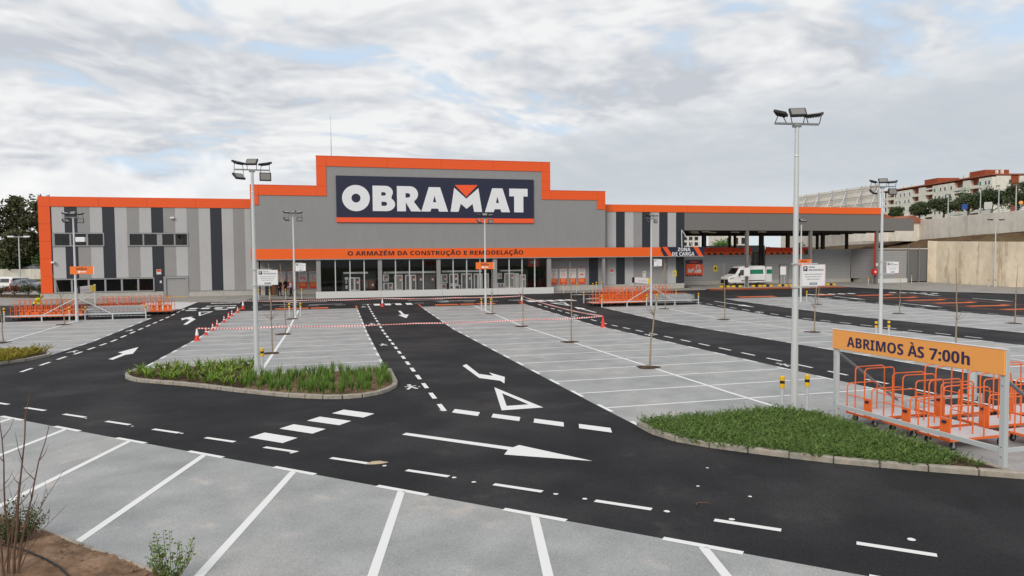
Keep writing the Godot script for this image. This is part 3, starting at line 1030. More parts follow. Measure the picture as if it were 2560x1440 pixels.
func build_sign(o: Node3D) -> void:
	var b := part_box(o, "signboard", M.navy, [[0.5, 21.82, 9.35, 13.66, ZF + 0.01, ZF + 0.16]])
	part_box(b, "under_strip", M.orange_bright, [[0.49, 21.82, 8.85, 9.345, ZF + 0.01, ZF + 0.17]])
	var t := Transform3D(Basis.IDENTITY, Vector3(0, 10.03, ZF + 0.162))
	var w := 0.04
	var H := 2.65
	# O
	var a := PackedVector2Array()
	var h := PackedVector2Array()
	for k in 40:
		var an := TAU * k / 40.0
		a.append(Vector2(2.5 + 1.41 * cos(an), 1.325 + 1.36 * sin(an)))
		h.append(Vector2(2.5 + 0.46 * cos(an), 1.325 + 0.46 * sin(an)))
	glyph(b, pieces(a, [h], 2.5), t, w)
	# B
	a = V([4.2, 0, 5.5, 0])
	arc(a, 5.62, 0.73, 0.9, 0.73, -90, 55)
	arc(a, 5.5, 1.98, 0.8, 0.67, -30, 90)
	a.append_array(V([5.4, H, 4.2, H]))
	glyph(b, pieces(a, [rounded(5.1, 0.55, 5.62, 0.98), rounded(5.1, 1.62, 5.52, 1.98)], 5.3), t, w)
	# R
	a = V([6.73, 0, 7.65, 0, 7.65, 0.95, 8.2, 0, 9.28, 0, 8.5, 1.02])
	arc(a, 8.1, 1.82, 0.85, 0.83, -50, 90)
	a.append_array(V([8.0, H, 6.73, H]))
	glyph(b, pieces(a, [rounded(7.63, 1.45, 8.05, 1.92)], 7.8), t, w)
	# A, A
	for ax in [9.28, 16.24]:
		var k: float = 2.88 if ax < 10.0 else 2.82
		a = V([ax, 0, ax + 0.97, 0, ax + 1.08, 0.32, ax + k - 1.08, 0.32, ax + k - 0.97, 0, ax + k, 0, ax + k - 0.83, H - 0.05, ax + 0.83, H - 0.05])
		glyph(b, pieces(a, [V([ax + k * 0.5 - 0.18, 1.0, ax + k * 0.5 + 0.18, 1.0, ax + k * 0.5, 1.72])], ax + k * 0.5), t, w)
	# M with the notch and the triangle over it
	glyph(b, [V([12.44, 0, 13.3, 0, 13.56, 0.86, 14.2, 0.33, 14.86, 0.86, 15.04, 0, 15.92, 0, 15.52, 2.58, 14.18, 1.42, 12.86, 2.58])], t, w)
	st_tri(b, t)
	# T
	glyph(b, [V([19.55, 0, 20.6, 0, 20.6, 1.75, 21.1, 1.75, 21.1, 2.6, 19.0, 2.6, 19.0, 1.75, 19.55, 1.75])], t, w)


func st_tri(b: Node, t: Transform3D) -> void:
	var st := S()
	extrude(st, V([12.92, 2.88, 15.44, 2.92, 14.18, 1.62]), t, 0.04)
	part(st, "triangle", M.orange_bright, b)


func glyph(parent: Node, polys: Array, t: Transform3D, depth: float) -> void:
	var st := S()
	for p in polys:
		extrude(st, p, t, depth)
	part(st, "letter", M.white_letter, parent)


func arc(a: PackedVector2Array, cx: float, cy: float, rx: float, ry: float, d0: float, d1: float) -> void:
	for k in 15:
		var an := deg_to_rad(lerpf(d0, d1, k / 14.0))
		a.append(Vector2(cx + rx * cos(an), cy + ry * sin(an)))


func rounded(x0: float, y0: float, x1: float, y1: float) -> PackedVector2Array:
	var r := (y1 - y0) * 0.5
	var a := V([x0, y0])
	for k in 9:
		var an := deg_to_rad(lerpf(-90, 90, k / 8.0))
		a.append(Vector2(x1 - r * 0.7 + r * cos(an), (y0 + y1) * 0.5 + r * sin(an)))
	a.append(Vector2(x0, y1))
	return a


func build_entrance(o: Node3D) -> void:
	# glazed front: piers, mullions, panes
	var piers := [[-1.64, -1.2], [4.64, 5.06], [10.88, 11.3], [17.13, 17.59], [23.4, 23.87]]
	var mull := [0.27, 1.76, 3.22, 6.49, 7.97, 9.43, 12.7, 14.2, 15.69, 19.0, 20.49, 21.97]
	for p in piers:
		part_box(o, "pier", M.cladding_mid, [[p[0], p[1], 1.0, 4.97, -73.75, -73.42]])
	for m in mull:
		part_box(o, "mullion", M.galv, [[m - 0.05, m + 0.05, 1.0, 4.97, -73.72, -73.52]])
	for i in 4:
		var edges := [piers[i][1]]
		for k in 3:
			edges.append(mull[i * 3 + k])
		edges.append(piers[i + 1][0])
		for k in 4:
			var e0: float = edges[k] + (0.0 if k == 0 else 0.05)
			var e1: float = edges[k + 1] - (0.0 if k == 3 else 0.05)
			glass_sheet(o, e0, e1, 1.05, 4.95, -73.62)
	part_box(o, "planter_wall", M.plinth_white, [[-1.72, 4.9, 0.7, 1.66, -73.3, -72.9]])
	part_box(o, "planter_wall", M.plinth_white, [[4.92, 11.4, 0.7, 1.66, -73.3, -72.9]])
	part_box(o, "planter_wall", M.plinth_white, [[11.42, 17.5, 0.7, 1.66, -73.3, -72.9]])
	part_box(o, "planter_wall", M.plinth_white, [[17.52, 24.0, 0.7, 1.66, -73.3, -72.9]])
	part_box(o, "column", M.cladding_mid, [[30.1, 30.42, 1.0, 4.97, -73.75, -73.45]])
	part_box(o, "column", M.cladding_mid, [[-7.6, -7.25, 1.0, 4.97, -73.75, -73.45]])
	# things shown behind the glass
	var boards := [[0.95, 4.5], [5.15, 11.05], [11.4, 17.05], [17.7, 21.6]]
	var heads := [[1.11, 3.67, 3.34, 3.51], [5.32, 10.97, 3.3, 3.5], [11.7, 16.22, 3.36, 3.53], [18.3, 21.0, 3.38, 3.52]]
	var frames := [[[1.65, 1.6, 2.83, 3.05, "d"], [3.03, 1.79, 4.41, 2.76, "b"], [1.24, 2.81, 1.57, 3.08, "s"], [1.31, 2.38, 1.46, 2.73, "s"], [1.3, 1.84, 1.52, 2.2, "s"]],
		[[5.26, 2.55, 5.89, 3.32, "s"], [5.28, 1.56, 6.32, 2.42, "d"], [6.47, 1.54, 7.38, 3.25, "s"], [7.63, 1.51, 8.85, 3.25, "d"], [8.99, 1.55, 9.6, 3.25, "g"], [9.76, 1.55, 10.89, 3.25, "g"]],
		[[11.58, 2.24, 12.3, 3.28, "s"], [11.57, 1.58, 12.2, 2.2, "s"], [12.48, 2.08, 13.53, 3.3, "d"], [12.49, 1.52, 13.72, 2.05, "d"], [13.83, 1.49, 15.08, 3.3, "d"], [15.27, 1.47, 16.26, 3.28, "d"], [16.5, 1.56, 17.0, 3.29, "s"]],
		[[18.01, 2.62, 18.53, 3.3, "d"], [17.97, 1.59, 18.75, 2.17, "d"], [18.8, 1.57, 19.98, 3.29, "s"], [20.02, 1.56, 20.5, 3.25, "d"], [20.59, 1.54, 21.34, 3.1, "s"]]]
	var names := ["display wall of an arched white window and a brown one behind store glass", "display wall of white doors and two dark doors behind store glass", "display wall crowded with white windows and doors behind store glass", "display wall of white windows and one wide white doorway behind store glass"]
	for i in 4:
		var d := thing("window_display", names[i], "display", Vector3((boards[i][0] + boards[i][1]) * 0.5, 1.12, -75.1), 0.0, "display walls behind the store front")
		part_box(d, "board", M.display_dark, [[boards[i][0], boards[i][1], 1.125, 3.7, -75.3, -75.1]])
		part_box(d, "header", M.white_panel, [[heads[i][0], heads[i][1], heads[i][2] + 0.1, heads[i][3] + 0.12, -75.09, -75.0]])
		for f in frames[i]:
			var m: Material = M.white_paint
			if f[4] == "b":
				m = M.wood_brown
			elif f[4] == "g":
				m = M.grey_rib_dark
			var r := 0.13
			var list := [[f[0], f[2], f[3] - r, f[3], -75.09, -75.0], [f[0], f[2], f[1], f[1] + r, -75.09, -75.0], [f[0], f[0] + r, f[1] + r, f[3] - r, -75.09, -75.0], [f[2] - r, f[2], f[1] + r, f[3] - r, -75.09, -75.0]]
			if f[4] in ["d", "b"]:
				var c: float = (f[0] + f[2]) * 0.5
				list.append([c - r * 0.7, c + r * 0.7, f[1] + r, f[3] - r, -75.09, -75.0])
			var fr := part_box(d, "sample_frame", m, list)
			part_box(fr, "infill", M.grey_rib_dark if f[4] != "s" else M.interior_light, [[f[0] + r, f[2] - r, f[1] + r, f[3] - r, -75.09, -75.06]])
			if f[2] - f[0] > 0.5:
				var tx: float = f[2] - 0.36
				var ty: float = f[3] - 0.55
				part_box(fr, "price_tag", M.white_panel, [[tx, tx + 0.22, ty - 0.12, ty + 0.1, -74.99, -74.98]])
				part_box(fr, "tag_print", M.red_tag, [[tx, tx + 0.22, ty + 0.101, ty + 0.22, -74.99, -74.98]])
	var hang := thing("hanging_banner", "red and white banner hung high inside the glass by the right pier", "banner", Vector3(22.5, 3.8, -76.0))
	part_box(hang, "cloth", M.banner_red, [[21.9, 23.2, 3.95, 4.9, -76.05, -76.0]])
	part_box(hang, "print", M.poster_white, [[22.2, 22.9, 4.35, 4.6, -75.999, -75.99]])
	part_box(hang, "rod", M.steel, [[21.85, 23.25, 4.9, 4.98, -76.05, -76.0]])
	# posters beside the doors
	for k in 4:
		var x := -5.83 + 1.12 * k
		poster(Vector3(x + 0.44, 2.83, ZL + 0.01), 0.9, 1.95, ["arrow", "ring", "hand", "crescent"][k], "tall white and red poster with a red %s picture left of the glazed front" % ["dial", "ring", "hand", "crescent"][k])
	for k in 4:
		var x := 24.35 + 1.14 * k
		poster(Vector3(x + 0.42, 2.8, ZR + 0.01), 0.88, 1.88, ["ring", "ring", "arrow", "word"][k], "tall white and red poster on the wall right of the glazed front", "posters right of the glazed front")


func poster(c: Vector3, w: float, h: float, pic: String, label: String, group := "posters beside the store entrance") -> void:
	var o := thing("poster", label, "poster", c - Vector3(0, h * 0.5, 0), 0.0, group)
	part_box(o, "sheet", M.poster_white, [[c.x - w * 0.5, c.x + w * 0.5, c.y - h * 0.5, c.y + h * 0.5, c.z, c.z + 0.02]])
	part_box(o, "footer", M.poster_red, [[c.x - w * 0.5, c.x + w * 0.5, c.y - h * 0.5, c.y - h * 0.12, c.z + 0.021, c.z + 0.026]])
	part_box(o, "top_edge", M.poster_red, [[c.x - w * 0.5, c.x + w * 0.5, c.y + h * 0.47, c.y + h * 0.5, c.z + 0.021, c.z + 0.026]])
	for k in 2:
		part_box(o, "heading", M.grey_ink, [[c.x - w * (0.36 - 0.06 * k), c.x + w * (0.36 - 0.06 * k), c.y + h * (0.36 - 0.07 * k), c.y + h * (0.4 - 0.07 * k), c.z + 0.021, c.z + 0.024]])
	for k in 3:
		part_box(o, "print", M.orange_sign, [[c.x - w * 0.36, c.x + w * (0.36 - 0.1 * (k % 2)), c.y - h * (0.2 + 0.07 * k), c.y - h * (0.17 + 0.07 * k), c.z + 0.027, c.z + 0.03]])
	var st := S()
	var p := Vector3(c.x, c.y + h * 0.1, c.z + 0.023)
	if pic == "word":
		bx(st, p.x - 0.2, p.x + 0.2, p.y - 0.08, p.y + 0.08, p.z, p.z + 0.004)
	elif pic == "hand":
		for q in [Vector3(-0.18, 0.12, 0), Vector3(0.05, 0.0, 0), Vector3(0.18, -0.1, 0), Vector3(-0.2, -0.1, 0)]:
			tube(st, p + q, p + q + Vector3(0, 0, 0.004), 0.1, -1.0, 10)
	else:
		for k in 14:
			var a0 := TAU * k / 14.0
			var a1 := TAU * (k + 1) / 14.0
			if pic == "crescent" and k < 4 or pic == "arrow" and k > 9:
				continue
			quad(st, p + Vector3(cos(a0), sin(a0), 0) * 0.2, p + Vector3(cos(a1), sin(a1), 0) * 0.2, p + Vector3(cos(a1), sin(a1), 0) * 0.14, p + Vector3(cos(a0), sin(a0), 0) * 0.14, Vector3.BACK)
	part(st, "picture", M.red_tag, o)


# ---------------------------------------------------------------- loading side

func boarded(o: Node3D, a: Vector2, b: Vector2, y0: float, y1: float, m: Material, pitch := 0.3) -> void:
	# lapped horizontal boards along a wall from a to b (x, z)
	var d := b - a
	var len := d.length()
	var bs := Basis(Vector3(d.x, 0, d.y) / len, Vector3.UP, Vector3(-d.y, 0, d.x) / len)
	var c := (a + b) * 0.5
	var st := S()
	box(st, Vector3(c.x, (y0 + y1) * 0.5, c.y) - bs.z * 0.06, Vector3(len, y1 - y0, 0.08), bs)
	part(st, "backing", M.grey_rib_dark, o)
	var n := int((y1 - y0) / pitch)
	for k in n:
		var yb := y0 + (y1 - y0) * k / n
		var yt := y0 + (y1 - y0) * (k + 1) / n
		st = S()
		var e := bs.x * len * 0.5
		var m0 := Vector3(c.x, 0, c.y)
		var lo := m0 + Vector3(0, yb + 0.012, 0) + bs.z * 0.035
		var hi := m0 + Vector3(0, yt - 0.012, 0) + bs.z * 0.005
		var lo2 := m0 + Vector3(0, yb + 0.012, 0) - bs.z * 0.015
		var hi2 := m0 + Vector3(0, yt - 0.012, 0) - bs.z * 0.015
		quad(st, lo - e, lo + e, hi + e, hi - e)
		quad(st, lo2 - e, lo2 + e, lo + e, lo - e, Vector3.DOWN)
		quad(st, hi2 - e, hi2 + e, hi + e, hi - e, Vector3.UP)
		quad(st, lo - e, hi - e, hi2 - e, lo2 - e, -bs.x)
		quad(st, lo + e, hi + e, hi2 + e, lo2 + e, bs.x)
		part(st, "board", m, o)


func build_loading_yard() -> void:
	var o := thing("yard_wall", "tall grey wall of horizontal ribbed boards on concrete footing behind the van", "wall", Vector3(56, 1.1, -81.5))
	boarded(o, Vector2(41.5, -81.5), Vector2(55.0, -81.5), 1.75, 5.85, M.grey_rib)
	boarded(o, Vector2(57.2, -81.5), Vector2(64.7, -81.5), 1.75, 5.85, M.grey_rib)
	boarded(o, Vector2(64.72, -81.5), Vector2(70.8, -81.2), 1.75, 5.85, M.grey_rib)
	boarded(o, Vector2(70.82, -81.1), Vector2(71.4, -77.1), 1.75, 5.85, M.grey_rib)
	part_box(o, "footing", M.concrete, [[41.5, 55.0, 0.95, 1.74, -81.6, -81.42]])
	part_box(o, "footing", M.concrete, [[57.2, 59.4, 0.95, 1.74, -81.6, -81.42]])
	part_box(o, "footing", M.concrete, [[60.8, 64.7, 0.95, 1.74, -81.6, -81.42]])
	part_box(o, "footing", M.concrete, [[64.72, 70.8, 0.95, 1.74, -81.6, -81.1]])
	var st := S()
	box(st, Vector3(71.1, 1.35, -79.1), Vector3(0.2, 0.8, 4.1), Basis(Vector3.UP, -0.13))
	part(st, "footing", M.concrete, o)
	var dr := part_box(o, "door", M.grey_rib, [[59.5, 60.7, 1.2, 3.75, -81.42, -81.36]])
	part_box(dr, "frame", M.grey_rib_dark, [[59.42, 59.5, 1.2, 3.82, -81.42, -81.34], [60.7, 60.78, 1.2, 3.82, -81.42, -81.34], [59.5, 60.7, 3.75, 3.82, -81.42, -81.34]])
	part_box(dr, "handle", M.steel, [[59.6, 59.75, 2.3, 2.36, -81.355, -81.3]])
	# canopy on columns
	o = thing("loading_canopy", "wide flat loading canopy with grey fascia on dark columns", "canopy", Vector3(58, 1.1, -78))
	part_box(o, "fascia", M.grey_beam, [[41.5, 50.3, 8.17, 10.33, ZR - 0.3, ZR - 0.01]])
	part_box(o, "fascia", M.grey_beam, [[50.31, 60.0, 8.17, 10.33, ZR - 0.3, ZR - 0.01]])
	part_box(o, "fascia", M.grey_beam, [[60.01, 70.42, 8.17, 10.33, ZR - 0.3, ZR - 0.01]])
	part_box(o, "fascia", M.grey_beam, [[70.43, 75.65, 8.17, 9.84, ZR - 0.3, ZR - 0.01]])
	part_box(o, "roof", M.dark_steel, [[42.75, 75.6, 8.35, 8.75, -98.0, ZR - 0.31]])
	for k in 7:
		part_box(o, "beam", M.dark_steel, [[43.0, 75.4, 8.1, 8.34, -78.5 - 2.6 * k, -78.2 - 2.6 * k]])
	for x in [50.3, 59.6, 69.85]:
		part_box(o, "column", M.grey_beam, [[x - 0.17, x + 0.17, 1.0, 8.16, ZR - 0.42, ZR - 0.05]])
	for p in [[48.2, 0.5], [52.1, 0.2], [52.9, 0.2], [57.0, 0.55], [61.2, 0.42], [66.0, 0.2], [66.9, 0.42], [70.9, 0.26]]:
		part_box(o, "column", M.brown_dark, [[p[0] - p[1] * 0.5, p[0] + p[1] * 0.5, 1.0, 8.34, -82.3, -81.9]])
	st = S()
	tube(st, Vector3(41.0, 8.2, -75.0), Vector3(42.6, 6.12, -75.0), 0.06, -1.0, 6)
	tube(st, Vector3(41.0, 8.2, -75.0), Vector3(41.05, 6.12, -75.0), 0.06, -1.0, 6)
	part(st, "brace", M.pole, o)
	part_box(o, "red_pipe", M.red, [[69.55, 69.63, 3.4, 8.1, -75.5, -75.42]])
	for p in [[43.6, -76.6], [46.3, -81.0], [45.0, -76.2], [47.3, -78.6], [49.8, -77.2], [53.0, -76.2], [58.2, -76.4]]:
		part_box(o, "light_fitting", M.yellow_cream, [[p[0] - 0.55, p[0] + 0.55, 7.98, 8.1, p[1] - 0.1, p[1] + 0.1]])
	# banners on top of the wall
	for b in [[47.57, 50.75, 3, "short red banner with a black zigzag foot nearest the zone sign"], [50.82, 55.0, 4, "red banner with a black zigzag foot above the white van"], [57.18, 64.64, 7, "long red banner with a black zigzag foot and a navy end"]]:
		var n := thing("safety_banner", b[3], "banner", Vector3((b[0] + b[1]) * 0.5, 5.1, -81.3), 0.0, "red banners along the yard wall")
		st = S()
		var seg := 12
		for k in seg:
			var xa: float = lerpf(b[0], b[1], float(k) / seg)
			var xb: float = lerpf(b[0], b[1], float(k + 1) / seg)
			var sa := 0.1 * sin(PI * k / seg)
			var sb := 0.1 * sin(PI * (k + 1) / seg)
			bx(st, xa, xb, 5.18, 6.2 - (sa + sb) * 0.5, -81.36, -81.34 + 0.03 * sin(k * 1.7))
		part(st, "cloth", M.banner_red, n)
		part_box(n, "hem", M.banner_orange, [[b[0], b[1], 5.17, 5.55, -81.29, -81.27]])
		var num: int = b[2]
		var pitch: float = 0.9
		for k in num:
			var x: float = b[0] + 0.7 + pitch * k
			st = S()
			extrude(st, V([x, 5.17, x + 0.5, 5.17, x + 0.38, 5.45, x - 0.02, 5.45]), Transform3D(Basis.IDENTITY, Vector3(0, 0, -81.269)), 0.01)
			part(st, "tooth", M.black, n)
		if num == 7:
			part_box(n, "end_patch", M.navy, [[63.3, 64.64, 5.17, 5.75, -81.268, -81.25]])
	# zone sign
	var z := thing("zone_board", "square orange board with navy heading and white digger picture on ribbed wall", "sign", Vector3(46.4, 2.43, -81.4))
	part_box(z, "board", M.orange_bright, [[45.16, 47.59, 2.43, 3.99, -81.4, -81.33]])
	part_box(z, "heading", M.navy, [[45.16, 47.59, 3.995, 4.52, -81.4, -81.33]])
	text(z, "ZONA 1", M.orange_bright, Vector3(46.35, 4.26, -81.32), 1.35, 0.24)
	st = S()
	for q in [V([45.4, 2.85, 45.95, 2.85, 46.35, 3.3, 46.2, 3.5, 45.85, 3.25, 45.4, 3.4]), V([46.45, 2.82, 47.3, 2.82, 47.4, 3.1, 47.15, 3.35, 46.7, 3.2, 46.3, 3.05]), V([46.55, 3.3, 46.7, 3.3, 46.75, 3.72, 47.0, 3.72, 47.05, 3.36, 47.18, 3.36, 47.12, 3.85, 46.62, 3.85])]:
		extrude(st, q, Transform3D(Basis.IDENTITY, Vector3(0, 0, -81.329)), 0.01)
	part(st, "picture", M.poster_white, z)
	for k in 6:
		st = S()
		var x := 45.2 + 0.4 * k
		extrude(st, V([x, 2.43, x + 0.25, 2.43, x + 0.2, 2.62, x, 2.62]), Transform3D(Basis.IDENTITY, Vector3(0, 0, -81.329)), 0.008)
		part(st, "tooth", M.navy, z)
	for p in [[49.5, 3.35, -81.42, "yellow square notice on ribbed wall behind the van's nose"]]:
		var y := thing("notice", p[3], "sign", Vector3(p[0], p[1] - 0.4, p[2]))
		part_box(y, "plate", M.yellow_pale, [[p[0] - 0.28, p[0] + 0.28, p[1] - 0.4, p[1] + 0.4, p[2], p[2] + 0.03]])
		part_box(y, "print", M.dark_ink, [[p[0] - 0.12, p[0] + 0.12, p[1] - 0.2, p[1] + 0.2, p[2] + 0.031, p[2] + 0.035]])
	var yn := thing("notice", "yellow square notice on the store wall under the canopy end", "sign", Vector3(40.2, 2.6, ZR))
	part_box(yn, "plate", M.yellow_pale, [[39.95, 40.45, 2.6, 3.3, ZR + 0.01, ZR + 0.03]])
	part_box(yn, "print", M.grey_ink, [[40.08, 40.32, 2.75, 3.1, ZR + 0.031, ZR + 0.035]])
	var wn := thing("notice", "small white notice sheet on the store wall behind the trolley park", "sign", Vector3(36.2, 2.7, ZR))
	part_box(wn, "plate", M.poster_white, [[35.95, 36.4, 2.5, 3.3, ZR + 0.01, ZR + 0.03]])
	part_box(wn, "print", M.grey_ink, [[36.02, 36.32, 3.05, 3.15, ZR + 0.031, ZR + 0.035]])
	var fn := thing("notice", "little red fire notice on the pale store panel beside a dark one", "sign", Vector3(32.0, 3.2, ZR))
	part_box(fn, "plate", M.poster_white, [[31.75, 32.2, 3.1, 3.6, ZR + 0.01, ZR + 0.03]])
	part_box(fn, "print", M.red_tag, [[31.78, 32.17, 3.25, 3.55, ZR + 0.031, ZR + 0.035]])
	# gate in the gap
	var g := thing("steel_gate", "dark steel railing gate in the gap of the ribbed wall", "gate", Vector3(56.1, 1.1, -81.7))
	st = S()
	for y in [3.2, 4.0, 5.4]:
		tube(st, Vector3(55.02, y, -81.7), Vector3(57.15, y, -81.7), 0.05, -1.0, 6)
	part(st, "rail", M.dark_steel, g)
	for k in 5:
		st = S()
		tube(st, Vector3(55.1 + 0.48 * k, 3.2, -81.7), Vector3(55.1 + 0.48 * k, 5.4, -81.7), 0.04, -1.0, 6)
		part(st, "bar", M.dark_steel, g)
	part_box(g, "kick_plate", M.brown_dark, [[55.02, 57.15, 1.1, 3.1, -81.72, -81.66]])
	var ct := thing("container", "white boxy container standing behind the gate gap", "container", Vector3(58.5, 1.1, -93.0))
	part_box(ct, "body", M.white_paint, [[56.0, 64.5, 1.2, 6.6, -95.0, -92.0]])
	for k in 12:
		part_box(ct, "rib", M.white_panel, [[56.2 + 0.7 * k, 56.5 + 0.7 * k, 1.3, 6.5, -91.999, -91.93]])
	# fence to the right of the canopy
	var f := thing("yard_fence", "grey ribbed fence panels between canopy and concrete retaining wall", "fence", Vector3(76, 1.1, -77))
	for s in [[71.5, 73.9], [73.92, 76.5], [76.7, 78.4], [78.5, 80.05]]:
		boarded(f, Vector2(s[0], -77.15), Vector2(s[1], -77.15), 1.75 if s[0] < 76.0 else 1.3, 5.55, M.grey_rib_dark if s[0] > 76.0 else M.grey_rib, 0.34)
	for x in [71.45, 76.6, 78.45, 80.1]:
		part_box(f, "post", M.galv_dark, [[x - 0.07, x + 0.07, 1.0, 6.3 if x < 77.0 else 5.95, -77.1, -76.96]])
	part_box(f, "top_rail", M.galv, [[71.5, 80.1, 5.72, 5.86, -77.08, -76.98]])
	part_box(f, "footing", M.plinth_white, [[71.5, 76.5, 0.95, 1.74, -77.25, -77.02]])
	# fire point on the end column
	var fp := thing("fire_hose_box", "round red hose reel on the canopy's end column", "hose reel", Vector3(69.5, 2.4, -75.2))
	st = S()
	tube(st, Vector3(69.3, 2.75, -75.25), Vector3(69.3, 2.75, -74.95), 0.42, -1.0, 16)
	part(st, "reel", M.red, fp)
	st = S()
	tube(st, Vector3(69.3, 2.75, -74.949), Vector3(69.3, 2.75, -74.92), 0.14, -1.0, 10)
	part(st, "hub", M.white_panel, fp)
	part_box(fp, "notice", M.poster_white, [[69.6, 69.95, 3.5, 3.9, -75.24, -75.2]])
	# kerb stops
	var proto: Node3D = null
	for x in [46.9, 48.6, 51.4, 53.0, 55.2, 56.9, 58.6, 62.4]:
		var p := on(x, -75.0, 0.05)
		if proto == null:
			proto = thing("wheel_stop", "low yellow and black wheel stop on the loading bay edge", "wheel stop", p, 0.0, "wheel stops along the loading bay")
			for k in 3:
				st = S()
				cbox(st, Vector3(-0.45 + 0.45 * k, 0.12, 0), Vector3(0.45, 0.24, 0.25), 0.03)
				part(st, "block", M.black if k == 1 else M.yellow, proto, false)
		else:
			copy(proto, p)
	for q in [[49.75, -74.6, "white notice board on two thin legs beside the canopy column"], [56.1, -76.2, "white notice board on two thin legs behind the wheel stops"]]:
		var nb := thing("notice_board", q[2], "sign", on(q[0], q[1]))
		st = S()
		for s in [-0.25, 0.25]:
			tube(st, on(q[0] + s, q[1]), on(q[0] + s, q[1], 2.3), 0.035, -1.0, 6)
		part(st, "leg", M.galv, nb)
		part_box(nb, "board", M.white_panel, [[q[0] - 0.42, q[0] + 0.42, gy(q[1]) + 1.45, gy(q[1]) + 2.5, q[1] + 0.04, q[1] + 0.08]])


# ---------------------------------------------------------------- hill side on the right, car park and wood on the left

func wall_run(o: Node3D, pts: Array, y0: Array, y1: Array, m: Material, len: float, t: float) -> void:
	# row of cast panels along a polyline
	for i in pts.size() - 1:
		var a: Vector2 = pts[i]
		var b: Vector2 = pts[i + 1]
		var n := maxi(1, int((b - a).length() / len))
		for k in n:
			var u := float(k) / n
			var v := float(k + 1) / n
			var p := a.lerp(b, u)
			var q := a.lerp(b, v)
			var d := (q - p).normalized()
			var o2 := Vector3(-d.y, 0, d.x) * t
			p += d * 0.02
			q -= d * 0.02
			var st := S()
			var lo := [lerpf(y0[i], y0[i + 1], u), lerpf(y0[i], y0[i + 1], v)]
			var hi := [lerpf(y1[i], y1[i + 1], u), lerpf(y1[i], y1[i + 1], v)]
			var A := Vector3(p.x, lo[0], p.y)
			var B := Vector3(q.x, lo[1], q.y)
			var C := Vector3(q.x, hi[1], q.y)
			var D := Vector3(p.x, hi[0], p.y)
			quad(st, A, B, C, D)
			quad(st, A + o2, B + o2, C + o2, D + o2)
			quad(st, D, C, C + o2, D + o2, Vector3.UP)
			quad(st, A, D, D + o2, A + o2)
			quad(st, B, C, C + o2, B + o2)
			part(st, "wall_panel", m, o)


func strip(st: SurfaceTool, a: Array, b: Array, rows: int, cols: int, amp: float, sd: int) -> void:
	# bumpy surface between two polylines of the same count
	var n := noise(sd, 0.35, 3)
	var pick := func(l: Array, u: float) -> Vector3:
		var f := u * (l.size() - 1)
		var i := mini(int(f), l.size() - 2)
		return (l[i] as Vector3).lerp(l[i + 1], f - i)
	var grid := []
	for j in rows + 1:
		var row := []
		for i in cols + 1:
			var u := float(i) / cols
			var v := float(j) / rows
			var p: Vector3 = (pick.call(a, u) as Vector3).lerp(pick.call(b, u), v)
			p.y += amp * n.get_noise_2d(p.x, p.z) * 4.0 * v * (1.0 - v)
			row.append(p)
		grid.append(row)
	for j in rows:
		for i in cols:
			quad(st, grid[j][i], grid[j][i + 1], grid[j + 1][i + 1], grid[j + 1][i])


